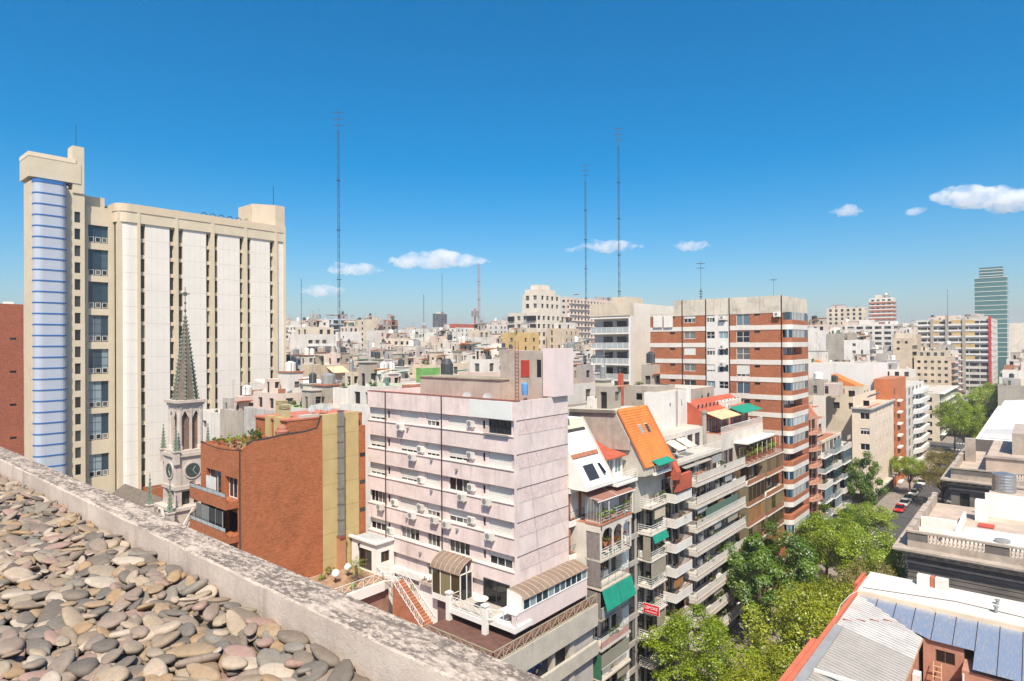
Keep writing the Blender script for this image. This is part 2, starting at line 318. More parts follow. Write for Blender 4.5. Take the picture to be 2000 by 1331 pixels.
# ================================================================== the roof we stand on: pebbles behind a low parapet
DK = H-1.80; PT = H-1.55; YI, YO = 2.04, 2.31
roof = struct('pebble_roof', MB().box(-34, 9, -14, YI-.004, DK-.4, DK), M('roof_felt', (.22, .175, .13), .95, .4, 30, .5))
MB().box(-34, 9, -14, YO-.03, 0, DK-.41).build('building_body', M('own_wall', (.5, .45, .4), .9), roof)
def parapetmat():
    m = bpy.data.materials.new('parapet_stone'); m.use_nodes = True; t = m.node_tree; p = t.nodes['Principled BSDF']; p.inputs['Roughness'].default_value = .93; p.inputs['Specular IOR Level'].default_value = .2
    tc = t.nodes.new('ShaderNodeTexCoord'); V = tc.outputs['Object']; ge = t.nodes.new('ShaderNodeNewGeometry')
    s = t.nodes.new('ShaderNodeSeparateXYZ'); t.links.new(ge.outputs['Normal'], s.inputs[0]); up = _ramp(t, s.outputs[2], .5, .9)
    n1 = _n(t, 'ShaderNodeTexNoise', Scale=1.6, Detail=8, Roughness=.7); t.links.new(V, n1.inputs['Vector'])
    base = _mix(t, _ramp(t, n1.outputs[0], .3, .7), (.46, .375, .31), (.66, .555, .465))
    def nz(sx, sy, sz, sca, det, ro, off=0):
        mp = t.nodes.new('ShaderNodeMapping'); mp.inputs['Scale'].default_value = (sx, sy, sz); mp.inputs['Location'].default_value = (off, off, 0); t.links.new(V, mp.inputs[0])
        q = _n(t, 'ShaderNodeTexNoise', Scale=sca, Detail=det, Roughness=ro); t.links.new(mp.outputs[0], q.inputs['Vector']); return q.outputs[0]
    big = _ramp(t, nz(.8, 2.2, 1, 2.2, 4, .6), .36, .56); spk = _ramp(t, nz(1, 2.0, 1, 17, 10, .8, 3), .40, .54); fin = _ramp(t, nz(1, 1, 1, 55, 4, .7, 9), .35, .6)
    def mul(a, b):
        q = t.nodes.new('ShaderNodeMath'); q.operation = 'MULTIPLY'
        for i, v in enumerate((a, b)):
            if hasattr(v, 'node'): t.links.new(v, q.inputs[i])
            else: q.inputs[i].default_value = v
        return q.outputs[0]
    top = _mix(t, mul(mul(_ramp(t, nz(.7, 2.4, 1, 3.4, 6, .7), .32, .52), spk), .92), (.60, .49, .395), (.10, .08, .068))
    top = _mix(t, mul(fin, .3), top, (.20, .16, .135))
    side = _mix(t, mul(_ramp(t, nz(5, 5, .5, 1.2, 7, .7), .5, .75), .5), base, (.24, .20, .17))
    side = _mix(t, mul(_ramp(t, nz(1, 1, 1, 7, 8, .75, 5), .55, .7), .4), side, (.62, .56, .50))
    c = _mix(t, up, side, top); t.links.new(c, p.inputs['Base Color'])
    b = t.nodes.new('ShaderNodeBump'); b.inputs['Strength'].default_value = .55; b.inputs['Distance'].default_value = .012; t.links.new(nz(1, 1, 1, 38, 8, .75), b.inputs['Height']); t.links.new(b.outputs[0], p.inputs['Normal'])
    return m
PAR = parapetmat()
pw = thing('parapet_wall', 'low weathered stone parapet edged with black lichen beside the pebbles', 'wall', (-8, YI, DK))
x = -33.9
while x < 8.5:
    L = 1.9+.5*RNG.random(); mb = MB(); a, b = x+.003, x+L-.003; q = .012; dz = RNG.uniform(-.003, .003)
    nx = 8
    prof = [(YI, DK-.3), (YI, PT-q), (YI+q, PT), (YO-q, PT+.004), (YO, PT-q), (YO, DK-1.2)]
    vs = []; fs = []
    for k in range(nx+1): vs += [(a+(b-a)*k/nx, y+RNG.uniform(-.0025, .0025), z+dz+RNG.uniform(-.002, .002)) for y, z in prof]
    for k in range(nx):
        for j in range(5): fs.append((k*6+j, (k+1)*6+j, (k+1)*6+j+1, k*6+j+1))
    fs += [tuple(range(6)), tuple(nx*6+j for j in range(5, -1, -1))]
    mb.add(vs, fs).build('coping_stone', PAR, pw); x += L
def stonemat():
    m = bpy.data.materials.new('river_stone'); m.use_nodes = True; t = m.node_tree; p = t.nodes['Principled BSDF']; p.inputs['Roughness'].default_value = .75; p.inputs['Specular IOR Level'].default_value = .25
    oi = t.nodes.new('ShaderNodeObjectInfo'); ge = t.nodes.new('ShaderNodeNewGeometry'); ad = t.nodes.new('ShaderNodeMath'); ad.operation = 'ADD'
    t.links.new(oi.outputs['Random'], ad.inputs[0]); t.links.new(ge.outputs['Random Per Island'], ad.inputs[1]); fr = t.nodes.new('ShaderNodeMath'); fr.operation = 'FRACT'; t.links.new(ad.outputs[0], fr.inputs[0])
    cr = t.nodes.new('ShaderNodeValToRGB'); e = cr.color_ramp; e.interpolation = 'CONSTANT'
    pal = [(0.28, 0.215, 0.153), (0.198, 0.161, 0.126), (0.361, 0.286, 0.206), (0.171, 0.15, 0.126), (0.334, 0.241, 0.153), (0.253, 0.203, 0.161), (0.415, 0.332, 0.253), (0.282, 0.216, 0.17), (0.226, 0.2, 0.165), (0.451, 0.378, 0.299), (0.338, 0.226, 0.185), (0.153, 0.129, 0.107), (0.316, 0.257, 0.192), (0.338, 0.23, 0.136)]
    while len(e.elements) < len(pal): e.elements.new(.5)
    for i, c in enumerate(pal): e.elements[i].position = i/len(pal); e.elements[i].color = (*c, 1)
    t.links.new(fr.outputs[0], cr.inputs[0])
    tc = t.nodes.new('ShaderNodeTexCoord'); n1 = _n(t, 'ShaderNodeTexNoise', Scale=22, Detail=8, Roughness=.7); t.links.new(tc.outputs['Object'], n1.inputs['Vector'])
    n2 = _n(t, 'ShaderNodeTexNoise', Scale=160, Detail=2); t.links.new(tc.outputs['Object'], n2.inputs['Vector'])
    c = _mix(t, _ramp(t, n1.outputs[0], .3, .75), _mix(t, 1., cr.outputs[0], (.78, .76, .74), 'MULTIPLY'), cr.outputs[0]); c = _mix(t, _ramp(t, n2.outputs[0], .55, .7), c, _mix(t, 1., c, (.75, .75, .75), 'MULTIPLY'))
    t.links.new(c, p.inputs['Base Color']); b = t.nodes.new('ShaderNodeBump'); b.inputs['Strength'].default_value = .25; b.inputs['Distance'].default_value = .004; t.links.new(n1.outputs[0], b.inputs['Height']); t.links.new(b.outputs[0], p.inputs['Normal'])
    return m
STONE = stonemat()
def stone_verts(rg):
    ax, ay, az = rg.uniform(.065, .125), rg.uniform(.045, .075), rg.uniform(.014, .028); nu, nv = 14, 8
    ph = [rg.uniform(0, 6.28) for _ in range(4)]; am = [rg.uniform(0, .12), rg.uniform(.02, .10), rg.uniform(0, .05)]; ex = rg.uniform(.6, .95)
    vs = [(0, 0, -az)]; 
    for j in range(1, nv):
        la = -math.pi/2+math.pi*j/nv; cl = math.cos(la)**ex; sl_ = math.copysign(abs(math.sin(la))**.8, la)
        for k in range(nu):
            th = 6.2832*k/nu; rr = 1+am[0]*math.sin(2*th+ph[0])+am[1]*math.sin(3*th+ph[1])+am[2]*math.sin(5*th+ph[2])
            vs.append((ax*cl*rr*math.cos(th), ay*cl*rr*math.sin(th), az*sl_*(1+.15*math.sin(th+ph[3]))))
    vs.append((0, 0, az)); fs = [(0, 1+(k+1) % nu, 1+k) for k in range(nu)]; L = len(vs)-1
    for j in range(nv-2):
        for k in range(nu): fs.append((1+j*nu+k, 1+j*nu+(k+1) % nu, 1+(j+1)*nu+(k+1) % nu, 1+(j+1)*nu+k))
    fs += [(L, 1+(nv-2)*nu+k, 1+(nv-2)*nu+(k+1) % nu) for k in range(nu)]; return np.array(vs), fs
rg = random.Random(11); SV = [stone_verts(rg) for _ in range(26)]; SM = []
for v, fc in SV: SM.append(MB().add(v, fc).mesh('pebble', STONE, True))
pts = []; grid = {}
def tryp(x, y, r, lay):
    k = (int(x/r), int(y/r))
    for i in (-1, 0, 1):
        for j in (-1, 0, 1):
            for q in grid.get((lay, k[0]+i, k[1]+j), ()):
                if (q[0]-x)**2+(q[1]-y)**2 < r*r: return
    grid.setdefault((lay, *k), []).append((x, y)); pts.append((x, y, lay))
for lay, r, N in ((0, .092, 11000), (1, .088, 15000), (2, .11, 9000)):
    for _ in range(N): tryp(rg.uniform(-13.5, -.3), rg.uniform(-.5, YI-.075), r, lay)
stones = []
for x, y, lay in pts:
    i = rg.randrange(26); s = rg.choice((.42, .55, .7, .8, .9, 1.0, 1.1, 1.28))*(1 if lay < 2 else .9)
    lift = .035 if y > YI-.25 else 0
    z = DK+.018+lay*.026+rg.uniform(0, .012)+lift*rg.random()
    ro = Matrix.Rotation(rg.gauss(.25, .8), 4, 'Z') @ Matrix.Rotation(R(rg.gauss(4, 12)), 4, 'X') @ Matrix.Rotation(R(rg.gauss(8, 13)), 4, 'Y')
    mt = Matrix.Translation((x, y, z)) @ ro @ Matrix.Scale(s, 4)
    d = Vector((x, y, z))-EYE; w = d.dot(_F); px = 1000+FPX*d.dot(_R)/w; py = 665.5-FPX*d.dot(_U)/w
    vis = w > .3 and -40 < px < 1010 and py < 1400
    stones.append((-(s/w if vis and lay > 0 else 0), len(stones), i, mt))
stones.sort(key=lambda q: q[:2]); rest = []
for k, (q, _, i, mt) in enumerate(stones):
    if k < 300: o = link('pebble', SM[i], roof); o.matrix_world = mt
    else: rest.append((i, mt))
vs = []; fs = []; base = 0
for i, mt in rest:
    a = np.array(mt); v = SV[i][0] @ a[:3, :3].T+a[:3, 3]; vs.append(v); fs += [tuple(q+base for q in f) for f in SV[i][1]]; base += len(v)
me = bpy.data.meshes.new('pebble_bed'); me.from_pydata(np.concatenate(vs).tolist(), [], fs); me.materials.append(STONE); me.polygons.foreach_set('use_smooth', [True]*len(me.polygons))
o = link('pebble_bed', me, roof); o['kind'] = 'stuff'
# ================================================================== pink apartment block, its podium and garden court
PINK = M('pink_render', (.70, .575, .53), .9, .10, .5, dirt=.4, streak=.5, dirtcol=(.33, .24, .22)); PINKL = M('pink_render_pale', (.68, .57, .535), .9, .09, .6, dirt=.38, streak=.45, dirtcol=(.36, .29, .25))
PINKT = M('pink_textured', (.63, .51, .48), .95, .12, 2.5, .5, dirt=.15, dirtcol=(.36, .28, .27)); LAV = M('lavender_wall', (.67, .56, .535), .9, .05, .5, streak=.12)
JOINT = M('dark_joint', (.11, .08, .085), .9); SALMON = M('roof_membrane_red', (.48, .16, .10), .85, .2, .8, dirt=.3, dirtcol=(.35, .22, .18))
CONC = M('concrete_weathered', (.42, .36, .30), .95, .18, .7, .2, dirt=.55, streak=.55, dirtcol=(.14, .12, .10)); CONCL = M('concrete_pale', (.50, .46, .39), .95, .12, .7, dirt=.35, streak=.3)
WALLW = M('white_paint', (.74, .71, .66), .85, .05, .6, dirt=.12, streak=.12, dirtcol=(.45, .38, .32)); PIPE = M('pipe_black', (.03, .025, .025), .6); TERRA = M('terracotta_tile', (.36, .15, .085), .85, .2, 2)
METW = M('metal_white', (.72, .70, .66), .5, .05); METG = M('metal_grey', (.32, .32, .31), .5, .15, 3, metal=.3); REDP = M('red_paint', (.40, .05, .035), .6, .15, 2); RUST = M('rust_red', (.25, .08, .05), .9, .3, 3)
px0, px1, py0, py1 = -52.8, -33.0, 39.44, 46.75; ZT = onY(1005, 784.5, py0).z; Z0 = 30.62; FH = 2.79; NR = 6
pk = thing('apartment_block', 'pale pink six-storey apartment block with rolled shutters and wall air conditioners', 'building', (-43, 43, 0))
core = py0+.32
cols = [(723.5, 752), (782, 817.5), (833, 858), (876, 916), (954.5, 999)]; vents = [(757.5, 761.5), (943, 947.5)]
cx = [(onY(a, 850, core).x, onY(b, 850, core).x) for a, b in cols]; vx = [(onY(a, 850, core).x, onY(b, 850, core).x) for a, b in vents]
sty = [['s8', 's10', 's6', 's10', 'd3'], ['s8', 's8', 's8', 's8', 's10'], ['s8', 's8', 's10', 'w3', 's10'], ['w4', 's10', 's6', 's6', 's10'], ['s4', 'w4', 'w3', 'w4', 's4'], [None, None, 'w3', None, None]]
ops = []
for r in range(NR):
    zt = Z0-FH*r
    for (a, b), s in zip(cx, sty[r]):
        if s: ops.append((a, b, zt-1.28, zt-.1, s))
    for a, b in vx:
        if r < 5: ops.append((a, b, zt-1.0, zt-.25, 'd1'))
Eo = []
block(pk, px0, px1, core, py1, 0, ZT-.01, PINKL, S=ops, E=Eo, depth=.18, roof=SALMON, par=.75)
for r in range(NR):                          # spandrel bands hang in front of the window strips
    zb = Z0-FH*r; zt = ZT if r == 0 else Z0-FH*(r-1)-1.3
    if r == NR-1: zb += .0
    mb = MB(); mb.fbox('S', core, px0, px1-.25, 0.003, .32, zb, zt); mb.build('spandrel_panel', PINK, pk)
    if r: MB().fbox('S', core, px0, px1-.25, .32, .40, zt-.06, zt).build('sill', M('sill_pale', (.62, .5, .44), .8, .1), pk)
    MB().fbox('E', px1, core-.28, py1, .003, .03, zb-.03, zb+.03).build('floor_joint', JOINT, pk)
    MB().fbox('E', px1, core, py1-.1, .002, .02, zb-1.2, zb-.05).build('textured_panel', PINKT, pk)
MB().box(px1-.25, px1, py0, core, 13.2, ZT).build('corner_pier', PINKL, pk)
MB().fbox('S', core, px0, px1-.25, .003, .30, 14.6, Z0-FH*5-1.45).build('base_wall', WALLW, pk)
for a, b in ((918, 936), (937, 999)): MB().fbox('S', py0, onY(a, 800, py0).x, onY(b, 800, py0).x, .003, .05, Z0+.02, ZT-.1).build('cover_panel', M('panel_white', (.66, .66, .62), .8, .04), pk)
for p in (753, 862.5): x = onY(p, 900, py0-.06).x; MB().tube(((x, py0-.07, ZT), (x, py0-.07, 16)), .055, 6).build('drain_pipe', PIPE, pk)
for zx, zy in ((385, 372), (480, 618), (480, 1090), (660, 1128), (760, 1165), (885, 945), (1085, 980), (222, 1020), (1110, 1262), (760+130, -1)):
    if zy < 0: continue
    p = onY(690+zx/4.158, 740+(zy+35)/4.158, py0-.2); ac(pk, 'S', py0, p.x, p.z-.1)
for zx, zy in ((965, 335), (965, 590), (970, 850), (970, 1115), (345, 970), (558, 790), (558, 1010), (558, 540), (310, 1200)):
    p = onY(690+zx/4.158, 740+(zy+40)/4.158, core); ac(pk, 'S', core+.06, p.x, p.z-.15, .8, .55, .3)
for zx, zy in ((447, 410), (845, 745), (850, 1230), (440, 1140), (490+60, 1420), (640, 665), (640, 915)):
    p = onY(690+zx/4.158, 740+zy/4.158, py0); MB().box(p.x-.1, p.x+.1, py0-.22, py0, p.z, p.z+.18).build('vent_cowl', METG, pk)
# flower balcony of the top corner flat
a, b = cx[4]; z = Z0-1.28; o = MB().fbox('S', core, a-.1, b+.05, .32, .55, z-.08, z).build('window_ledge', METG, pk); rail(pk, ((a-.1, py0-.22), (b+.05, py0-.22)), z, .55, PIPE, 'bars', .12, .01, 'window_guard')
# roof: parapet cap, water tank house, stair tower
MB().box(px0-.03, px1+.03, py0-.03, core+.2, ZT, ZT+.05).build('parapet_cap', RUST, pk)
yt = 43.4; a, b = onY(821, 760, yt), onY(977, 760, yt); zt = onY(900, 740, yt).z
MB().box(a.x, b.x, yt, yt+3.0, ZT-.9, zt).build('tank_house', CONC, pk); MB().box(a.x-.1, b.x+.1, yt-.12, yt+3.1, zt, zt+.12).build('tank_slab', M('slab_dirty', (.33, .28, .2), .95, .2, .8, dirt=.5), pk)
ys = 44.6; a, b, c = onY(977, 700, ys), onY(1064, 700, ys), onY(1086, 700, ys); zt = onY(1020, 686, ys).z
tw = MB().box(a.x, b.x, ys, py1+.4, ZT-.9, zt).build('stair_tower', CONC, pk); MB().box(b.x+.003, c.x, ys-.3, py1+.5, ZT+.05, onY(1085, 681, ys).z).build('lift_shaft', LAV, pk)
d0, d1 = onY(1018, 736, ys), onY(1034, 704, ys); MB().box(d0.x, d1.x, ys-.05, ys+.02, d0.z, d1.z).build('red_door', REDP, tw)
d0, d1 = onY(1049, 737, ys), onY(1057, 703, ys); MB().box(d0.x, d1.x, ys-.012, ys+.02, d0.z, d1.z).build('slot_window', GLASSD, tw)
d0, d1 = onY(981, 766, ys), onY(993, 748, ys); MB().box(d0.x, d1.x, ys-.012, ys+.02, d0.z, d1.z).build('small_window', GLASSD, tw)
x = onY(1011, 700, ys).x; mb = MB()
for s in (-.2, .2): mb.tube(((x+s, ys-.12, ZT-.8), (x+s, ys-.12, zt+.9)), .025, 4)
for k in range(16): mb.tube(((x-.2, ys-.12, ZT-.6+k*.33), (x+.2, ys-.12, ZT-.6+k*.33)), .018, 4)
mb.build('roof_ladder', RUST, pk)
p = onY(1025, 757, 43.6); MB().lathe(p.x, p.z*0+43.6, [(.25, p.z-.7), (.3, p.z-.3), (.3, p.z+.3), (.12, p.z+.42)], 10).build('blue_drum', M('blue_plastic', (.10, .28, .55), .5), pk)
for q in (912, 952): p = onY(q, 770, 41.2); dish(pk, p.x, 41.2, ZT-.75, .42, .6)
mb = MB(); xa = onY(1009, 790, py0).x
mb.tube((onX(1015, 800, px1+.05), onX(1108, 1045, px1+.05)), .006, 3); mb.tube((onX(1030, 880, px1+.05), onX(1058, 1130, px1+.05)), .006, 3); mb.build('cable', JOINT, pk)
# --- winter garden strip on the podium: pink wall, glazing and ribbed canopy
wx = -31.4; wy0, wy1 = 37.2, 47.3; wz0, wz1 = onX(1005.7, 1241, -31.4).z, onX(1012, 1200, -31.4).z; gz = onX(1026, 1169, -31.4).z; cz = gz+.42
MB().box(wx-.3, wx, wy0, wy1, wz0, wz1).build('podium_wall', LAV, pk); MB().box(px1-.9, wx-.302, wy0+.25, wy1, wz0+.02, wz0+.35).build('podium_slab', WALLW, pk)
MB().box(px1+.01, wx+.04, wy0-.04, wy1, wz1, wz1+.07).build('sill', METW, pk)
n = 11; yy = [wy0+1.1+(wy1-wy0-1.1)*k/n for k in range(n+1)]; mb = MB()
for q in yy: mb.box(wx-.08, wx, q-.045, q+.045, wz1+.07, gz)
mb.box(wx-.08, wx, yy[0], yy[-1], gz-.06, gz+.02); mb.build('glazing_frame', METW, pk)
for k in range(n): MB().box(wx-.055, wx-.03, yy[k]+.05, yy[k+1]-.05, wz1+.08, gz-.06).build('pane', GLASSB, pk)
prof = [(wx+.16, gz-.04), (wx-.1, gz+.16), (wx-.5, gz+.31), (wx-1.0, gz+.39), (px1+.02, cz)]
CANO = M('canopy_brown', (.23, .165, .125), .45, .12, .8, dirt=.2, dirtcol=(.32, .26, .2)); mb = MB()
for (xa, za), (xb, zb) in zip(prof[:-1], prof[1:]): mb.prism(((xa, yy[0]-.1, za), (xb, yy[0]-.1, zb), (xb, yy[0]-.1, zb+.03), (xa, yy[0]-.1, za+.03)), (0, yy[-1]-yy[0]+.1, 0))
cn = mb.build('canopy', CANO, pk)
for k in range(14): y = yy[0]-.08+(yy[-1]-yy[0])*k/13; MB().tube([(a, y, b+.05) for a, b in prof], .022, 4).build('rib', M('rib_tan', (.55, .45, .34), .5), cn)
MB().prism([(wx-.02, yy[0]-.16, wz1+.07), (px1, yy[0]-.16, wz1+.07)]+[(a, yy[0]-.16, b) for a, b in prof[::-1]][:-1]+[(wx-.02, yy[0]-.16, gz)], (0, .05, 0)).build('end_wall', WALLW, pk)
# --- lower deck with lattice railing and parking decks in concrete
DX = -30.25
zr0 = onX(1161, 1184, DX).z; zb0 = onX(1161, 1226, DX).z; zb1 = onX(1161, 1257, DX).z; zb2 = onX(1161, 1283, DX).z
tz_ = 15.0; pod = thing('parking_podium', 'raw concrete parking podium with lattice railing below the pink block', 'building', (-36, 41, 0))
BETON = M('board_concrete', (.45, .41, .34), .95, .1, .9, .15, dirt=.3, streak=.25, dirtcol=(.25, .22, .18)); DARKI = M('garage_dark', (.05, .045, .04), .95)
MB().box(-38.6, DX-.3, 33.6, 47.3, zr0-.35, zr0-.02).build('deck_slab', M('deck_maroon', (.13, .065, .05), .9, .2, 1.5, dirt=.3), pod); MB().box(DX-.3, DX, 33.4, 47.3, zb0, zr0).build('edge_beam', BETON, pod)
MB().box(-38.6, DX, 33.4, 33.7, zb0+.02, zr0-.01).build('edge_beam', BETON, pod)
rail(pod, ((-37.5, 33.55), (DX-.12, 33.55), (DX-.12, 47.25)), zr0, .88, M('railing_olive', (.34, .29, .2), .6), 'cross', .14, .03)
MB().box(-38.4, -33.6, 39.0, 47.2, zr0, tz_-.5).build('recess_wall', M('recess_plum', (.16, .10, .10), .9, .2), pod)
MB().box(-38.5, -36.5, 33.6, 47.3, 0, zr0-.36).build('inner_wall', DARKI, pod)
MB().box(DX-.3, DX, 33.4, 47.3, zb2, zb1).build('edge_beam', BETON, pod); MB().box(-36.5, DX-.3, 33.6, 47.3, zb2+.1, zb2+.45).build('deck_slab', BETON, pod)
for yq, w in ((33.5, .5), (41.0, .35), (43.4, .7)): MB().box(DX-.85, DX-.35, yq, yq+w, 0, zr0-.36).build('column', BETON, pod)
MB().box(DX-.75, DX-.5, 44.3, 47.2, zb2+.5, zb0).build('garage_wall', M('grey_render', (.40, .37, .34), .9, .1, .8, streak=.3), pod)
MB().box(DX-.75, DX-.5, 42.4, 47.2, 0, zb2).build('garage_wall', M('grey_render', (.4, .37, .34), .9), pod)
# --- front terrace of the pink block: posts, railing, slab, glazed bay with vaulted canopy
tz = 15.0; ft = [(-38.15, 36.7), (-34.05, 36.7)]
tr = thing('front_terrace', 'small white terrace with crossed railings on square posts before the pink block', 'terrace', (-36, 38, tz-1))
MB().box(-38.3, -33.95, 36.6, py0-.02, tz-.45, tz-.02).build('slab', WALLW, tr); MB().box(-38.1, -33.98, 36.8, py0-.03, tz-.016, tz+.004).build('floor_tiles', M('floor_grey', (.42, .38, .33), .8, .2, 3), tr)
for x, y in ft+[(-31.35, 37.1)]:
    if x > -32: continue
    MB().box(x-.2, x+.2, y-.2, y+.2, zr0, tz+1.12).build('post', WALLW, tr); MB().box(x-.26, x+.26, y-.26, y+.26, tz+1.12, tz+1.24).build('post_cap', WALLW, tr)
rail(tr, ((-37.9, 36.7), (-34.3, 36.7)), tz+.05, .85, METW, 'cross', .14, .022); rail(tr, ((-33.85, 36.75), (-31.5, 37.9), (-31.2, 37.1)), tz+.05, .85, METW, 'cross', .14, .022); rail(tr, ((-38.2, 36.95), (-38.2, 39.0)), tz+.05, .85, METW, 'cross', .14, .022)
mb = MB(); mb.box(-33.9, -31.2, 37.0, py0-.3, tz-.4, tz); mb.build('slab', WALLW, tr)
bay = thing('glazed_bay', 'white framed glass bay under a curved brown ribbed canopy', 'bay window', (-39.8, 38.6, tz))
bx0, bx1, by0 = -41.6, -38.0, 37.9; bz1 = 17.25
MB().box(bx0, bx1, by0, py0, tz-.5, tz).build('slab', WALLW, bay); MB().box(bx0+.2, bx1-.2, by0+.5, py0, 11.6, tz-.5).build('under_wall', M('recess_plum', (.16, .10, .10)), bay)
mb = MB()
for x in (bx0, bx0+1.05, bx0+2.35, bx1-.1): mb.box(x, x+.09, by0, by0+.07, tz, bz1)
mb.box(bx0, bx1, by0, by0+.07, bz1-.08, bz1); 
for y in (by0+.75, py0-.12): mb.box(bx1-.1, bx1-.02, y, y+.09, tz, bz1+.6)
mb.box(bx1-.1, bx1-.02, by0, py0, bz1-.05, bz1+.04); mb.build('frame', METW, bay)
for x0, x1 in ((bx0+.1, bx0+1.04), (bx0+1.15, bx0+2.34), (bx0+2.45, bx1-.1)): MB().box(x0, x1, by0+.02, by0+.045, tz+.03, bz1-.1).build('pane', glassmat('bay_glass', (.06, .045, .02), (.22, .19, .10)), bay)
MB().box(bx1-.075, bx1-.05, by0+.1, py0-.05, tz+.03, bz1-.06).build('pane', GLASSD, bay)
pf = [(by0-.15, bz1), (by0+.1, bz1+.4), (by0+.55, bz1+.75), (by0+1.05, bz1+.95), (py0-.02, bz1+1.02)]; mb = MB()
for (ya, za), (yb, zb) in zip(pf[:-1], pf[1:]): mb.prism(((bx0-.1, ya, za), (bx0-.1, yb, zb), (bx0-.1, yb, zb+.03), (bx0-.1, ya, za+.03)), (bx1-bx0+.1, 0, 0))
cn = mb.build('canopy', CANO, bay)
for k in range(7): x = bx0-.08+(bx1-bx0+.06)*k/6; MB().tube([(x, a, b+.05) for a, b in pf], .022, 4).build('rib', M('rib_tan', (.55, .45, .34)), cn)
for a, b, s in ((945, 996, 'd2'),): window(pk, 'S', core-.35, onY(a, 1180, py0).x, onY(b, 1180, py0).x, tz, tz+2.0, s, 0)
ac(pk, 'S', py0, onY(880, 1085, py0).x, onY(880, 1092, py0).z, .8, .55, .45)
tb = thing('round_table', 'round cream table on the white front terrace', 'table', (-35.9, 38.2, tz))
MB().lathe(-35.9, 38.2, [(.62, tz+.74), (.64, tz+.77), (.62, tz+.8)], 20).build('tabletop', M('cream', (.75, .7, .55), .6), tb); MB().lathe(-35.9, 38.2, [(.3, tz), (.26, tz+.05), (.05, tz+.1), (.05, tz+.74)], 10).build('pedestal', METG, tb)
# --- garden court between the brick house and the pink block
an = thing('garden_annex', 'small white annex with grey flat roof and wall lantern by the palm', 'building', (-50.7, 38.4, tz))
ax0, ax1, ay0 = -52.75, -48.81, 37.4; az1 = 17.85
block(an, ax0, ax1, ay0, py0+.1, 0, az1, WALLW, S=[(-51.7, -49.55, tz+.05, tz+2.05, 'br2')], E=[(37.95, 39.0, tz+.9, tz+1.95, 'br2')], depth=.2, roof=M('roof_grey', (.40, .41, .40), .8, .1))
mb = MB(); mb.box(ax0-.25, ax1+.25, ay0-.25, ay0+.15, az1-.02, az1+.16); mb.box(ax1-.1, ax1+.25, ay0+.15, py0-.05, az1-.02, az1+.16); mb.build('roof_edge', METW, an)
p = onY(696, 1058, ay0-.1); mb = MB(); mb.lathe(-51.4, ay0-.15, [(.03, tz+2.2), (.09, tz+2.25), (.1, tz+2.45), (.02, tz+2.55)], 6); mb.build('lantern', PIPE, an)
ter = thing('garden_terrace', 'planted brown garden terrace beside the tall brick wall', 'terrace', (-49.5, 33, tz-1))
MB().box(-53, -46.6, 27.2, 37.4, tz-.7, tz).build('slab', CONCL, ter); MB().box(-52.9, -46.8, 27.4, 37.3, tz+.004, tz+.02).build('floor', M('earth_tiles', (.30, .19, .12), .95, .3, 1.5), ter)
MB().box(-46.8, -46.55, 27.2, 36.6, tz-.75, tz+.12).build('edge', WALLW, ter)
rail(ter, ((-46.68, 31.0), (-46.68, 36.5), (-45.9, 37.2)), tz+.12, .85, METW, 'cross', .14, .02)
rail(ter, ((-48.7, 37.3), (-46.2, 38.3)), tz, .85, METW, 'cross', .14, .02)
MB().box(-53, -47, 27.0, 37.4, 0, tz-.71).build('retaining_wall', M('plum_render', (.26, .15, .11), .95, .25), ter)
lc = 11.6
court = thing('court_floor', 'red tiled lower court at the foot of the garden stairs', 'terrace', (-42, 37, lc)); MB().box(-46.8, -38.5, 31, py0, lc-.3, lc).build('tiles', TERRA, court)
MB().box(-46.8, -40.6, 31.2, 35.6, lc+.004, lc+.3).build('planter', M('brick_planter', (.36, .15, .09), .9, .2, brick=(.4, .35, .3)), court)
st = thing('garden_stairs', 'red tiled garden stairs with white railings', 'stairs', (-45, 38, lc)); ns = 17
for k in range(ns):
    x0 = -46.3+k*.26; MB().box(x0, x0+.27, 37.3, 38.5, lc-.1, tz-(k+1)*(tz-lc)/(ns+1)).build('step', TERRA, st)
for y in (37.25, 38.55):
    mb = MB()
    for k in range(0, ns+1, 2):
        x = -46.3+k*.26; z = tz-k*(tz-lc)/ns; mb.tube(((x, y, z-.2), (x, y, z+.85)), .022, 4)
        if k+2 <= ns: x2 = x+.52; z2 = z-2*(tz-lc)/ns; mb.tube(((x, y, z), (x2, y, z2+.85)), .016, 4); mb.tube(((x, y, z+.85), (x2, y, z2)), .016, 4)
    for q in (.0, .85): mb.tube(((-46.3, y, tz+q), (-46.3+ns*.26, y, lc+q)), .03, 4)
    mb.build('railing', METW, st)
gw = thing('garden_wall', 'white garden wall carrying a long flower box below the pink block', 'wall', (-42.5, 39, lc))
MB().prism(((-44.1, 38.62, lc), (-41.5, 38.62, lc), (-41.5, 38.62, tz+.5), (-44.1, 38.62, tz+.5)), (0, py0-38.64, 0)).build('wall', WALLW, gw); fbx = MB().box(-43.6, -41.9, 38.15, 38.6, tz+.2, tz+.5).build('flower_box', M('stone_trough', (.45, .38, .32), .9, .15), gw)
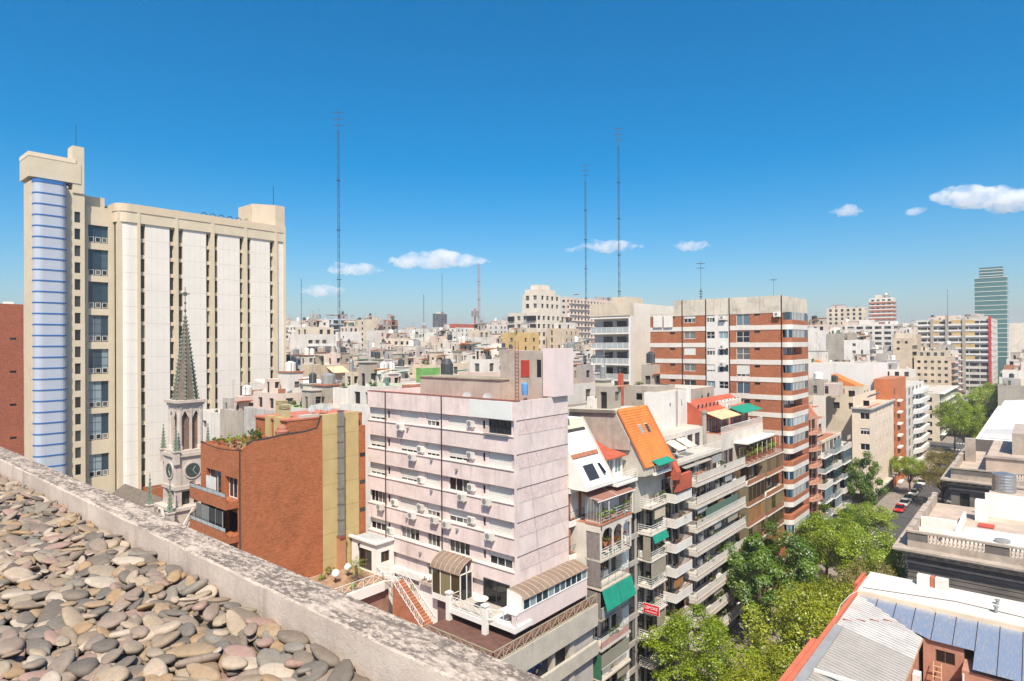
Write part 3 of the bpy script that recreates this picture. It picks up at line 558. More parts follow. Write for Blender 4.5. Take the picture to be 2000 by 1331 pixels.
# ================================================================== brick house with balconies, next to the pink block
BRK = M('orange_brick', (.37, .122, .05), .9, .34, .35, .1, brick=(.30, .15, .085), dirt=.45, dirtcol=(.17, .065, .035)); OCH = M('ochre_render', (.47, .36, .17), .9, .08, .5, streak=.2, dirtcol=(.3, .22, .1)); TAR = M('bitumen', (.035, .03, .028), .8, .3, 3)
bh = thing('brick_house', 'orange brick house with rounded balconies, wavy parapet and tall ochre flue strip', 'building', (-57, 33, 0)); EX = -53.0; SY = 26.2
zp = [(476.7, 879), (484.6, 869), (495.6, 862), (514.6, 859.9), (549, 852), (596.6, 844.7), (618.7, 837.8), (624, 828), (627.5, 812.6)]
top = [onX(a, b, EX) for a, b in zp]; yc = onX(700, 803, EX).y; ye = 39.3; zy = onX(665, 807, EX).z; zs = onX(709, 831, EX).z
outl = [(EX, SY, 0), (EX, ye, 0), (EX, ye, zs), (EX, yc, zs), (EX, yc, zy-.3), (EX, top[-1].y, zy-.3)]+[(EX, p.y, p.z) for p in top[::-1]]; outl[-1] = (EX, SY, top[0].z)
ztop = onY(430, 872, SY).z; tf = ztop-.95; sx0 = onY(392, 900, SY).x
MB().prism(outl, (-.3, 0, 0)).build('side_wall', BRK, bh)
zl = [(ztop, onY(430, 956, SY).z), ]; f1 = onY(430, 968, SY).z; f2 = f1-2.95; f3 = f2-2.95
ops = []
for z in (f1, f2, f3, f3-2.95):
    ops += [(onY(403, 940, SY).x, onY(432, 940, SY).x, z, z+2.15, 'w2' if z == f1 else 'd2'), (onY(440, 940, SY).x, onY(464, 940, SY).x, z, z+1.9, 'w3' if z == f1 else 'd3')]
block(bh, sx0, EX-.3, SY, ye, 0, tf, BRK, S=ops, depth=.45, roof=M('terrace_tile', (.42, .30, .2), .9, .2, 2))
mb = MB(); mb.box(sx0, EX-.3, SY, SY+.25, tf, ztop); mb.box(sx0, sx0+.25, SY+.25, SY+8, tf, ztop); mb.build('parapet', BRK, bh)
mb = MB(); mb.tube([(EX-.1, p.y, p.z+.03) for p in top], .11, 6); mb.tube(((EX-.1, SY+.05, top[0].z), (EX-.1, SY+.05, 2)), .11, 6)
mb.tube([(sx0+(EX-sx0)*k/8, SY+.08, ztop+.02-.25*math.sin(math.pi*k/8)) for k in range(9)], .1, 6); mb.build('tar_edging', TAR, bh)
for i, z in enumerate((f1, f2, f3)):
    x0, x1, d = sx0-.2, EX-.35, 1.15; pl = []
    for k in range(6): t = math.pi/2*k/5; pl.append((x0+.7-.7*math.cos(t)*1, SY-d+.7-.7*math.sin(t)))
    pl = [(x0, SY-.02)]+pl+[(x1, SY-d), (x1, SY-.02)]
    b = MB().prism([(x, y, z-.55) for x, y in pl], (0, 0, .6)).build('balcony', BRK, bh)
    inn = [(x0, SY)]+[(q[0], q[1]) for q in pl[1:-1]]
    mb = MB()
    for (xa, ya), (xb, yb) in zip(pl[:-2], pl[1:-1]): 
        dx, dy = xb-xa, yb-ya; L = math.hypot(dx, dy) or 1; nx, ny = -dy/L*.14, dx/L*.14
        mb.prism(((xa, ya, z+.05), (xb, yb, z+.05), (xb+nx, yb+ny, z+.05), (xa+nx, ya+ny, z+.05)), (0, 0, .42))
    mb.build('balcony_parapet', BRK, b); rail(bh, pl[1:-1], z+.47, .4, PIPE, 'glass', r=.014)
    if i == 1:
        for q in range(4): xa = x0+1.6+q*1.3; MB().box(xa, xa+1.24, SY-d+.12, SY-d+.15, z+.5, z+2.15).build('glass_screen', GLASS, bh); MB().box(xa+1.24, xa+1.3, SY-d+.1, SY-d+.17, z+.5, z+2.15).build('screen_post', METG, bh)
    if i == 0: MB().box(onY(403, 940, SY-.6).x, onY(403, 940, SY-.6).x+1.9, SY-.62, SY-.58, z+.1, z+1.75).build('screen', M('screen_pale', (.6, .58, .54), .7), bh)
y0 = onX(630, 900, EX).y; y1 = onX(700, 900, EX).y
MB().box(EX-.5, EX+.05, y0, y1, 0, zy).build('ochre_panel', OCH, bh)
for k in range(7): MB().fbox('E', EX+.05, y0, y1, .002, .006, zy-2-k*2.4, zy-1.96-k*2.4).build('panel_joint', M('ochre_dark', (.3, .22, .1)), bh)
ya, yb = onX(658, 900, EX).y, onX(666.5, 900, EX).y; za, zb = onX(662, 803, EX+.3).z, onX(662, 1047, EX+.3).z; DUCT = M('duct_metal', (.26, .25, .23), .5, .15, 1.5, metal=.4)
nseg = 8
for k in range(nseg): MB().box(EX+.12, EX+.52, ya, yb, za+(zb-za)*k/nseg, za+(zb-za)*(k+1)/nseg+.03).build('duct_section', DUCT, bh)
for k in range(nseg+1): MB().box(EX+.06, EX+.55, ya-.04, yb+.04, za+(zb-za)*k/nseg-.02, za+(zb-za)*k/nseg+.02).build('duct_strap', M('strap_dark', (.1, .1, .1)), bh)
MB().box(EX+.051, EX+.62, ya-.1, yb+.1, zb-.25, zb-.02).build('duct_collar', RUST, bh); MB().box(EX+.051, EX+.5, ya-.12, yb+.12, 14, zb-.26).build('flue_column', M('flue_orange', (.45, .22, .12), .9, .1), bh)
for py in (888, 941, 995): p = onX(708, py, EX); MB().box(EX-.02, EX+.015, p.y-.32, p.y+.32, p.z-.2, p.z+.2).build('vent_window', GLASSD, bh)
# roof house behind the terrace
xw = EX-.35; RB = [(onX(577, 800, EX-1.5).y, onX(632, 800, EX-1.5).y, EX-5.5, EX-1.5, onX(600, 792, EX-1.5).z)]
yq = top[-1].y-3.2; MB().box(EX-6.5, EX-.55, yq, ye, tf, zy-.35).build('roof_house', BRK, bh); MB().box(EX-6.6, EX-.5, yq-.15, ye, zy-.35, zy-.2).build('roof_slab', SALMON, bh)
MB().box(EX-4.2, EX-3.4, yq-.25, yq+.5, tf, zy-.05).build('ochre_pier', OCH, bh); MB().box(EX-2.6, EX-1.7, yq-.25, yq+.5, tf, zy-.05).build('ochre_pier', OCH, bh)
for x, y, h in ((EX-2.2, yq+.3, .7), (EX-5.8, yq+2, .8)): 
    mb = MB(); mb.box(x-.45, x+.45, y, y+.7, zy-.2, zy+h)
    for k in range(3): mb.box(x-.52, x+.52, y-.06, y+.76, zy+h+.03+k*.13, zy+h+.11+k*.13)
    mb.build('chimney', M('chimney_stone', (.42, .36, .2), .9, .2), bh)
p = onX(551, 838, EX-1.0); MB().lathe(EX-1.0, p.y, [(.25, tf), (.3, p.z-1.1), (.62, p.z-.55), (.66, p.z-.2), (.48, p.z-.05), (.46, p.z+.12), (.2, p.z+.4)], 14).build('clay_oven', M('clay', (.33, .13, .085), .8, .15), bh)
for a, b in ((SY+2.2, SY+2.5), ): MB().box(sx0+.3, EX-2.5, a, b, tf, tf+.9).build('planter_wall', M('planter_ochre', (.38, .3, .16), .9, .2), bh)
MB().box(sx0+1.5, EX-1.8, SY+4.4, SY+4.7, tf, tf+1.3).build('planter_wall', BRK, bh)
for k, (dx, dy) in enumerate(((-1.2, 1.2), (-2.4, 3.6), (-.9, 3.2))): dish(bh, EX+dx, yq+2.2+dy*.7, zy-.2, .42, .5+k*.3)
MB().box(EX-1.4, EX-.6, yq+1.5, yq+3.4, zy-.2, zy+.05).build('pale_slab', CONCL, bh)

# ================================================================== the white and beige slab tower
BEI = M('tower_beige', (.57, .485, .355), .9, .05, .3, dirt=.1, dirtcol=(.36, .29, .2)); TWH = M('tower_white', (.69, .64, .57), .8, .03, .3, streak=.05, dirtcol=(.55, .48, .4)); TSH = M('tower_joint', (.50, .44, .37), .9); BLUE = M('blue_band', (.03, .13, .36), .5, .08); LIFTW = M('lift_white', (.40, .43, .49), .6, .04, .4)
tw = thing('slab_tower', 'tall white and beige slab tower with a blue banded rounded lift column', 'building', (-134, 50, 0)); TX = -125.5
yA = onX(224, 600, TX-2.2).y; yB = onX(556, 600, TX).y; fz1 = onX(271, 402, TX).z; fz0 = onX(271, 437, TX).z; bz = onX(250, 957, TX).z
strips = [(274, 284), (331.5, 341), (348, 358), (403, 411), (418.5, 426), (468.5, 475.5), (482.5, 490), (527.5, 535)]
sy = [(onX(a, 600, TX).y, onX(b, 600, TX).y) for a, b in strips]; ops = []; FS = 3.04
z1 = onX(279, 441, TX).z; nfl = int((z1-4)/FS)
for k in range(nfl):
    z = z1-FS*k
    for a, b in sy: ops.append((a, b, z-2.35, z, 'd12' if (k*7+int(a)) % 5 else 'w1'))
block(tw, TX-15, TX-.3, yA, yB, 0, fz1-1.2, BEI, E=ops, depth=.5, roof=CONC)
edges = [onX(268, 600, TX).y]+[q for s in sy for q in s]+[yB]
pan = [(284, 331.5), (358, 403), (426, 468.5), (490, 527.5), (541, 553)]
for a, b in pan:
    y0, y1 = onX(a, 600, TX).y, onX(b, 600, TX).y; o = MB().box(TX-.3, TX, y0, y1, bz, fz0).build('white_panel', TWH, tw)
    mb = MB()
    for k in range(nfl): mb.fbox('E', TX, y0, y1, .001, .006, z1-FS*k-2.72, z1-FS*k-2.67)
    for q in range(1, 4): y = y0+(y1-y0)*q/4; mb.fbox('E', TX, y-.012, y+.012, .001, .004, bz, fz0)
    mb.build('panel_joint', TSH, o)
for a, b in ((267.5, 273.5), (341.5, 347.5), (411.5, 418), (476, 482), (535.5, 541), (553, 557)): MB().box(TX-.3, TX+.35, onX(a, 600, TX).y, onX(b, 600, TX).y, 0, fz1+.1).build('pilaster', BEI, tw)
def rounded(xo, ya, yb, r, xb):   # plan outline with one rounded corner
    return [(xb, ya)]+[(xo-r+r*math.sin(math.pi/2*k/6), ya+r-r*math.cos(math.pi/2*k/6)) for k in range(7)]+[(xo, yb), (xb, yb)]
ye_ = onX(268, 600, TX).y
MB().prism([(x, y, bz) for x, y in rounded(TX, yA, ye_, 1.6, TX-3)], (0, 0, fz0-bz)).build('rounded_panel', TWH, tw)
mb = MB()
for k in range(nfl): mb.prism([(x, y, z1-FS*k-2.72) for x, y in rounded(TX+.012, yA-.012, ye_, 1.6, TX-3)], (0, 0, .05))
mb.build('panel_joint', TSH, tw)
MB().prism([(x, y, fz0) for x, y in rounded(TX+.25, yA-.3, yB, 1.9, TX-15)], (0, 0, fz1-fz0)).build('fascia', BEI, tw)
MB().prism([(x, y, fz0+1.9) for x, y in rounded(TX+.36, yA-.4, yB, 2, TX-15)], (0, 0, fz1-fz0-1.9+.05)).build('fascia_cap', M('beige_light', (.56, .46, .33), .9, .05), tw)
MB().box(TX-3, TX-.02, yA, yB, 0, bz).build('brick_base', BRK, tw)
# recessed bay of big windows and lift tower
BX = TX-2.2; ya, yb = onX(172, 600, BX).y, onX(222, 600, BX).y; w0, w1 = onX(172.5, 600, BX).y, onX(212, 600, BX).y
ops = [(w0, w1, onX(192, b, BX).z, onX(192, a, BX).z, 'b32') for a, b in ((441, 475), (488, 539), (551, 603), (616, 668), (682, 731), (745, 797), (808, 860), (887, 932))]
block(tw, TX-14, BX, ya-.4, yA+.5, 0, onX(192, 405, BX).z, BEI, E=ops, depth=.4, roof=CONC, name='bay_wall')
for o_ in ops:
    for k in range(3): w = (w1-w0)/3; window(tw, 'E', BX, w0+w*k+.12, w0+w*(k+1)-.12, o_[2]+.15, o_[2]+1.05, 'w1', .25)
LX = TX-1.0; lz = onX(100, 318, LX).z; la, lb = onX(60, 600, LX).y, onX(166, 600, LX).y
ops = [(onX(146, 600, LX).y, onX(157.5, 600, LX).y, onX(151, 435+k*32.9, LX).z, onX(151, 414+k*32.9, LX).z, 'd1') for k in range(16)]
block(tw, TX-12, LX, onX(134, 600, LX).y, lb, 0, onX(150, 373, LX).z, BEI, E=ops, depth=.3, roof=BEI, name='stair_wall')
wl = onY(47, 600, la).x
ops = [(wl+.9*(LX-wl), wl+.955*(LX-wl), onY(54, 492+k*33.5, la).z, onY(54, 474+k*33.5, la).z, 'd1') for k in range(13)]
block(tw, wl, LX-.01, la, onX(134, 600, LX).y-.003, 0, lz-3.5, BEI, S=ops, depth=.25, roof=BEI, name='lift_wall')
MB().prism([(x, y, onX(60, 345, LX).z) for x, y in [(wl-2, la+1.2), (wl-1.2, la-.3), (LX+.3, la-.3), (LX+.3, lb-.6), (wl-2, lb-.6)]], (0, 0, onX(60, 305, LX).z-onX(60, 345, LX).z)).build('machine_room', BEI, tw)
MB().prism([(x, y, onX(60, 305, LX).z) for x, y in [(wl-2, la+1.2), (wl-1.2, la-.35), (LX+.35, la-.35), (LX+.35, onX(148, 600, LX).y), (wl-2, onX(148, 600, LX).y)]], (0, 0, .7)).build('roof_edge', M('beige_bright', (.68, .57, .42), .9, .04), tw)
MB().box(LX-2.5, LX+.2, onX(142, 600, LX).y, lb-.1, onX(150, 378, LX).z, onX(152, 287, LX).z).build('chimney_shaft', BEI, tw)
MB().tube(((LX-1, onX(153, 600, LX).y, onX(152, 287, LX).z), (LX-1, onX(153, 600, LX).y, onX(152, 240, LX).z)), .05, 4).build('lightning_rod', PIPE, tw)
ca, cb = onX(68, 600, TX+.4).y, onX(133, 600, TX+.4).y; r = 1.1; xo = TX+.5
pl = [(LX, ca)]+[(xo-r+r*math.sin(math.pi/2*k/5), ca+r-r*math.cos(math.pi/2*k/5)) for k in range(6)]+[(xo-r+r*math.cos(math.pi/2*k/5), cb-r+r*math.sin(math.pi/2*k/5)) for k in range(6)]+[(LX, cb)]
ct = onX(100, 353, TX+.5).z; MB().prism([(x, y, 8) for x, y in pl], (0, 0, ct-8)).build('lift_column', LIFTW, tw)
cm = (ca+cb)/2
k = 0; z = ct-.5
while z > 9:
    MB().prism([((x-LX)*1.04+LX, cm+(y-cm)*1.02, z) for x, y in pl], (0, 0, .55 if k == 0 else .2)).build('blue_band', BLUE, tw); k += 1; z -= 1.80
# roof plant at the far end
a0, a1 = onX(492, 420, TX-3).y, onX(556, 420, TX-.6).y; zt = onX(525, 404, TX-3).z
MB().prism([(TX-9, a0, fz1-1), (TX-3, a0, fz1-1), (TX-.6, a0+4, fz1-1), (TX-.6, a1, fz1-1), (TX-9, a1, fz1-1)], (0, 0, zt-fz1+1)).build('roof_plant', M('plant_beige', (.52, .43, .32), .9, .06), tw)
MB().tube(((TX-4, onX(534, 400, TX-4).y, zt), (TX-4, onX(534, 400, TX-4).y, zt+5)), .06, 4).build('lightning_rod', PIPE, tw)
mb = MB()
for i in range(6):
    y = onX(388+i*17, 415, TX-5).y; mb.tube([(TX-5, y+2.2*q/8, fz1-1+2.6*math.sin(math.pi*(.15+.7*q/8))) for q in range(9)], .09, 4); mb.tube([(TX-7, y+1+2.2*q/8, fz1-1+2.5*math.sin(math.pi*(.15+.7*q/8))) for q in range(9)], .07, 4)
mb.build('pergola_hoops', PIPE, tw)
MB().box(TX-9, TX-4, ya, yA-1, onX(192, 405, BX).z-.2, onX(192, 386, TX-4).z).build('plant_room', BEI, tw); 
# brown brick house at the picture's edge
br = thing('brown_brick_building', 'plain dark brown brick building left of the banded lift column', 'building', (-150, 15, 0)); BRD = M('brown_brick', (.27, .085, .05), .9, .15, .4, brick=(.24, .12, .08))
bx = -131; y0, y1 = onX(-90, 700, bx).y, onX(49, 700, bx).y-.2; zt = onX(20, 594, bx).z
block(br, -160, bx, y0, y1, 0, zt, BRD, E=[(y0+3+q*4, y0+3.9+q*4, zt-6-k*5.5, zt-5.6-k*5.5, 'd1') for q in range(5) for k in range(5)], depth=.15, roof=CONC, par=.6)
for k in range(3): MB().box(bx-4-k*2, bx-2.5-k*2, y1-2-k*3.4, y1-.8-k*3.4, zt-.6, zt+.5+k*.3).build('roof_box', WALLW, br)

# ================================================================== neo-gothic church tower with green spire
CHS = M('church_stone', (.52, .44, .38), .9, .12, .8, .15, dirt=.35, streak=.2, dirtcol=(.25, .21, .19)); PAT = M('copper_patina', (.17, .215, .16), .8, .25, 2); SLATE = M('spire_slate', (.15, .12, .095), .85, .25, 2); CLK = M('clock_face', (.05, .065, .06), .4, .3, 4)
ch = thing('church_tower', 'slim grey gothic church tower with clock faces and crocketed green spire', 'church', (-88.7, 36.3, 0)); cxx, cyy = -88.7, 36.3
def sq(mb, w, z0, z1): mb.box(cxx-w/2, cxx+w/2, cyy-w/2, cyy+w/2, z0, z1)
mb = MB(); sq(mb, 5.4, 0, 15.4); mb.build('base_stage', CHS, ch)
mb = MB(); sq(mb, 5.9, 15.4, 15.8); sq(mb, 4.5, 18.0, 18.5); sq(mb, 4.5, 22.3, 22.75); sq(mb, 4.2, 22.75, 23.1); mb.build('string_course', CHS, ch)
mb = MB(); skin(mb, 'S', cyy-1.95, cxx-1.95, cxx+1.95, 15.8, 18, [(cxx-1.3, cxx-.2, 15.9, 17.7), (cxx+.2, cxx+1.3, 15.9, 17.7)], .4); skin(mb, 'E', cxx+1.95, cyy-1.95, cyy+1.95, 15.8, 18, [(cyy-1.3, cyy-.2, 15.9, 17.7), (cyy+.2, cyy+1.3, 15.9, 17.7)], .4); mb.build('lower_arcade', CHS, ch)
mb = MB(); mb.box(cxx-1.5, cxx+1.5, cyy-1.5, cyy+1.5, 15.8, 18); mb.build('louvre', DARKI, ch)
mb = MB(); sq(mb, 4.0, 18.5, 22.3)
for sx in (-1, 1):
    for s2 in (-1, 1): mb.box(cxx+sx*1.75-.35, cxx+sx*1.75+.35, cyy+s2*1.75-.35, cyy+s2*1.75+.35, 15.8, 22.2)
mb.build('clock_stage', CHS, ch)
def disc(c, r, axis, n=24, t=.08):
    m = MB(); vs = []
    for s in (0, 1):
        for k in range(n):
            a, b = r*math.cos(6.2832*k/n), r*math.sin(6.2832*k/n); vs.append((c[0]+a, c[1]-t*s, c[2]+b) if axis == 'S' else (c[0]+t*s, c[1]+a, c[2]+b))
    return m.add(vs, [tuple(range(n)), tuple(range(2*n-1, n-1, -1))]+[(k, (k+1) % n, n+(k+1) % n, n+k) for k in range(n)])
for ax, c in (('S', (cxx, cyy-2.0, 20.4)), ('E', (cxx+2.0, cyy, 20.4))):
    rim = disc(c, 1.15, ax, 28, .14).build('clock_rim', CHS, ch); c2 = (c[0], c[1]-.14, c[2]) if ax == 'S' else (c[0]+.14, c[1], c[2]); fc = disc(c2, .93, ax, 28, .03).build('dial', CLK, rim)
    for ang, L in ((.6, .6), (2.5, .8)):
        m = MB(); o3 = (c2[0], c2[1]-.06, c2[2]) if ax == 'S' else (c2[0]+.06, c2[1], c2[2]); e3 = (o3[0]+L*math.sin(ang), o3[1], o3[2]+L*math.cos(ang)) if ax == 'S' else (o3[0], o3[1]+L*math.sin(ang), o3[2]+L*math.cos(ang))
        m.tube((o3, e3), .045, 4).build('clock_hand', M('hand_pale', (.35, .4, .35)), rim)
w = 1.55; mb = MB()       # belfry: piers round paired lancets
for sx in (-1, 1):
    for s2 in (-1, 1): mb.lathe(cxx+sx*w*.85, cyy+s2*w*.85, [(.42, 23.1), (.42, 23.5), (.33, 23.6), (.33, 28.4), (.45, 28.8)], 8, .39)
for sgn in (-1, 1):
    mb.box(cxx-.13, cxx+.13, cyy+sgn*w-.13, cyy+sgn*w+.13, 23.1, 28.6); mb.box(cxx+sgn*w-.13, cxx+sgn*w+.13, cyy-.13, cyy+.13, 23.1, 28.6)
sq(mb, 3.15, 28.2, 29.0); sq(mb, 3.5, 29.0, 29.35); sq(mb, 4.0, 29.35, 29.7)
for ax in range(2):      # pointed heads of the lancets
    for side in (-1, 1):
        for s in (-1, 1):
            for d in (-1, 1):
                u0 = s*.72; u1 = u0+d*.55; P = (lambda u, z: (cxx+u, cyy+side*1.4, z)) if ax == 0 else (lambda u, z: (cxx+side*1.4, cyy+u, z))
                mb.prism((P(u1, 27.2), P(u1, 28.3), P(u0, 28.3)), (0, side*.16, 0) if ax == 0 else (side*.16, 0, 0))
mb.build('belfry', CHS, ch); mb = MB(); mb.box(cxx-1.15, cxx+1.15, cyy-1.15, cyy+1.15, 23.1, 28.2); mb.build('louvre', M('louvre_brown', (.20, .13, .10), .9, .2, 3), ch)
sr, sz0, sz1 = 1.5, 29.7, 41.2; sp = MB().lathe(cxx, cyy, [(sr, sz0), (.05, sz1)], 8, .3927).build('spire', SLATE, ch)
for k in range(8):
    a = .3927+6.2832*k/8; mb = MB(); mb.tube(((cxx+sr*math.cos(a), cyy+sr*math.sin(a), sz0), (cxx, cyy, sz1)), .09, 4, .04)
    for q in range(22):
        t = q/22; rr = sr*(1-t)+.1; z = sz0+(sz1-sz0)*t; mb.lathe(cxx+rr*math.cos(a), cyy+rr*math.sin(a), [(.04, z), (.15-.06*t, z+.14), (.03, z+.3)], 5)
    mb.build('crocket_rib', PAT, sp)
mb = MB(); mb.tube(((cxx, cyy, sz1-.3), (cxx, cyy, 44.9)), .05, 5); mb.lathe(cxx, cyy, [(.03, 41.4), (.2, 41.7), (.03, 42)], 8); mb.lathe(cxx, cyy, [(.03, 42.5), (.17, 42.75), (.03, 43)], 8); mb.box(cxx-.06, cxx+.06, cyy-.55, cyy+.55, 43.9, 44.05); mb.box(cxx-.12, cxx+.12, cyy-.2, cyy+.2, 43.7, 44.2); mb.build('finial_cross', M('iron_dark', (.10, .11, .09), .7), ch)
def pinnacle(x, y, z, h, w=.34):
    mb = MB(); mb.box(x-w, x+w, y-w, y+w, z-1.6, z); mb.box(x-w-.1, x+w+.1, y-w-.1, y+w+.1, z, z+.15); p = mb.build('pinnacle', CHS, ch)
    mb = MB(); mb.lathe(x, y, [(w*.9, z+.15), (.03, z+h)], 4, .785)
    for k in range(4):
        for q in range(7): t = q/7; rr = w*.9*(1-t)+.04; a = .785+1.5708*k; zz = z+.2+(h-.3)*t; mb.lathe(x+rr*math.cos(a), y+rr*math.sin(a), [(.02, zz), (.09, zz+.09), (.02, zz+.2)], 4)
    mb.lathe(x, y, [(.02, z+h-.1), (.09, z+h+.05), (.02, z+h+.25)], 6); mb.build('pinnacle_top', PAT, p)
for sx in (-1, 1):
    for s2 in (-1, 1): pinnacle(cxx+sx*2.05, cyy+s2*2.05, 23.0, 3.2); pinnacle(cxx+sx*3.3, cyy+s2*3.3, 15.5, 4.0, .38)
for sx, s2 in ((1, -1), (-1, -1), (1, 1)):           # pierced gable slopes at the foot
    for q in range(2):
        x0, y0 = cxx+sx*3.2, cyy+s2*3.2; x1, y1 = (cxx+sx*.3, y0) if q else (x0, cyy+s2*.3); mb = MB(); mb.tube(((x0, y0, 11), (x1, y1, 15.6)), .22, 4); mb.tube(((x0, y0, 10.2), (x1, y1, 14.6)), .15, 4)
        for k in range(6): t = (k+.5)/6; x, y = x0+(x1-x0)*t, y0+(y1-y0)*t; mb.tube(((x, y, 10.3+4.4*t), (x, y, 11+4.6*t)), .09, 4)
        mb.build('gable_tracery', CHS, ch)
nv = MB().box(-112, -91.6, 31, 42, 0, 11).build('nave', CHS, ch); MB().prism(((-112, 30.6, 11), (-112, 42.4, 11), (-112, 36.5, 15)), (20.4, 0, 0)).build('nave_roof', SLATE, ch)
# ================================================================== row of balcony houses along the street
CREAM = M('cream_render', (.60, .52, .42), .9, .08, .5, dirt=.2, streak=.25); OFFW = M('offwhite_render', (.60, .55, .48), .9, .1, .5, dirt=.35, streak=.45, dirtcol=(.34, .29, .24)); GREYR = M('grey_facade', (.38, .35, .32), .9, .1, .5, dirt=.2)
ORR = M('orange_roof', (.60, .20, .05), .8, .15, .8, dirt=.25, dirtcol=(.4, .14, .05), fine=.15); REDR = M('red_roof', (.42, .095, .055), .85, .2, 1, dirt=.4, dirtcol=(.25, .08, .05)); GREENA = M('awning_green', (.01, .23, .155), .85, .12, 1.2, streak=.2, dirtcol=(.02, .13, .09)); BROWNA = M('awning_brown', (.27, .135, .10), .85, .08); GREYA = M('awning_grey', (.30, .27, .24), .85, .1)
WD = M('wood_blind', (.30, .14, .05), .8, .2, 2, rnd=.2); REDB = M('red_brick', (.36, .14, .085), .9, .2, .5, brick=(.36, .26, .2)); DEEP = M('recess_shade', (.20, .17, .15), .9, .2, .6, rnd=.3)
def levels(px, ys, xf): return [onX(px, y, xf).z for y in ys]
def openings(ya, yb, zs, h=2.15, n=3, st=('d2', 's4', 'br2', 's10', 'd3', 'w3'), seed=1):
    rg = random.Random(seed); out = []
    for z in zs:
        w = (yb-ya)/n
        for k in range(n): out.append((ya+w*k+.15, ya+w*(k+1)-.15, z+.02, z+h, rg.choice(st)))
    return out
def clutter(root, b, xw, xf, ya, yb, z, n, rg):
    for k in range(n):
        y = rg.uniform(ya+.5, yb-.5); q = rg.random()
        if q < .5: o = link('balcony_plant', cached('bplant', lambda: crown_mesh(9, .5, .5, 140, leafmat('leaf_balcony', (.05, .09, .015), (.2, .22, .04)), .22, 8, 'balcony_plant', .1))[0], b, (xf-.35, y, z+.75)); o.scale = (rg.uniform(.6, 1.3),)*3
        elif q < .7: MB().box(xw+.02, xw+.36, y-.4, y+.4, z+.1, z+.68).build('air_unit', ACM, b)
        elif q < .88: w_ = rg.uniform(.8, 1.8); MB().box(xf-.22, xf-.19, max(ya, y-w_), min(yb, y+w_), z+rg.uniform(.9, 1.6), z+2.25).build('blind', rg.choice([M('blind_taupe', (.3, .26, .2), .8), M('blind_sand', (.48, .4, .3), .85), M('blind_grey', (.3, .3, .29), .85), WD]), b)
        else: MB().box(xf-.9, xf-.4, y-.25, y+.25, z, z+.75).build('balcony_chair', rg.choice([METW, M('blind_taupe', (.3, .26, .2)), TERRA]), b)
CRG = random.Random(77)
def balcony(root, xw, xf, ya, yb, zb, slabm, kind, railm, th=.16, ph=.95, parm=None):
    b = MB().box(xw-.05, xf, ya, yb, zb, zb+th).build('balcony', slabm, root); z = zb+th; clutter(root, b, xw, xf, ya, yb, z, 2, CRG)
    if kind == 'solid':
        mb = MB(); mb.box(xf-.12, xf-.003, ya+.003, yb-.003, z, z+ph); mb.box(xw, xf-.12, ya+.003, ya+.12, z, z+ph); mb.box(xw, xf-.12, yb-.12, yb-.003, z, z+ph); mb.build('parapet', parm or slabm, b)
    else:
        o = rail(root, ((xw, ya+.08), (xf-.06, ya+.08), (xf-.06, yb-.08), (xw, yb-.08)), z, ph, railm, kind, .16, .017); o.parent = b; o.matrix_parent_inverse = Matrix()
    return b
# --- house with brown terrace awning, arches and planted balconies
XF = -30.2; y0, y1 = 47.75, 54.2
hb = thing('balcony_house', 'narrow balcony house with brown terrace awning, arches and flowering planters', 'building', (-36, 51, 0))
lv = levels(1173, [1101, 1157, 1217, 1277, 1337], XF); zt = onX(1173, 1029, XF).z; lv2 = lv+[lv[-1]-2.62*k for k in range(1, 4)]
wl = XF-1.6
ops = openings(y0+.3, y1-.4, [z+.16 for z in [zt-2.75]+lv2], 2.15, 3, ('d2', 'd3', 'br2', 's4'), 3)
block(hb, -46, wl, y0, y1, 0, zt, OFFW, E=[o for o in ops if o[2] > .3], depth=.2, roof=TERRA)
MB().box(wl, XF-.9, y1-1.3, y1-.05, 0, zt-.02).build('end_pier', WALLW, hb); 
mb = MB(); 
for k, z in enumerate(lv[:4]): mb.box(wl, XF-.88, y1-1.31, y1-.04, z-.25, z+.22)
mb.build('brick_band', REDB, hb)
METB = M('metal_bluegrey', (.33, .38, .38), .5)
for k, z in enumerate(lv2): 
    if z > .5: balcony(hb, wl, XF, y0, y1-1.3, z, [CONCL, CREAM, CONC][k % 3], ['rails', 'rails', 'glass', 'bars', 'bars'][k % 5], METB if k % 2 else METW, .18)
for k, z in enumerate(lv[:3]): MB().box(XF-1.5, XF-.1, y0+.02, y0+.06, z+.2, z+2.5).build('side_screen', M('side_lattice', (.21, .18, .17), .8, .2, 4), hb)
aw = zt-.85; mb = MB(); mb.box(XF-.12, XF, y0, y1-.9, aw+.45, zt)    # arched beam of the top floor
ar = [(y0+.3, y0+2.0), (y0+2.25, y0+3.7), (y0+3.9, y0+5.2)]
for a, b in ar:
    r = (b-a)/2; c = (a+b)/2
    for s in (-1, 1): mb.prism([(XF-.12, c+s*r*math.cos(math.pi/2*q/6), aw-.15+r*.75*math.sin(math.pi/2*q/6)) for q in range(7)]+[(XF-.12, c+s*r, aw+.46)], (.12, 0, 0))
for y in [y0]+[b+.0 for a, b in ar]: mb.box(XF-.12, XF-.002, y, y+.2, lv[0]+.2, aw+.5)
mb.box(XF-1.6, XF, y0-.003, y0+.18, aw+.2, zt); mb.build('arched_beam', OFFW, hb)
MB().box(wl, XF+.05, y0-.05, y1-.85, zt+.001, zt+.14).build('terrace_slab', TERRA, hb); rail(hb, ((wl, y0+.05), (XF, y0+.05)), zt+.14, 2.2, METW, 'bars', .16, .015, 'side_bars'); rail(hb, ((XF, y0+.05), (XF, y1-1)), zt+.14, 1.0, METB, 'rails', r=.022)
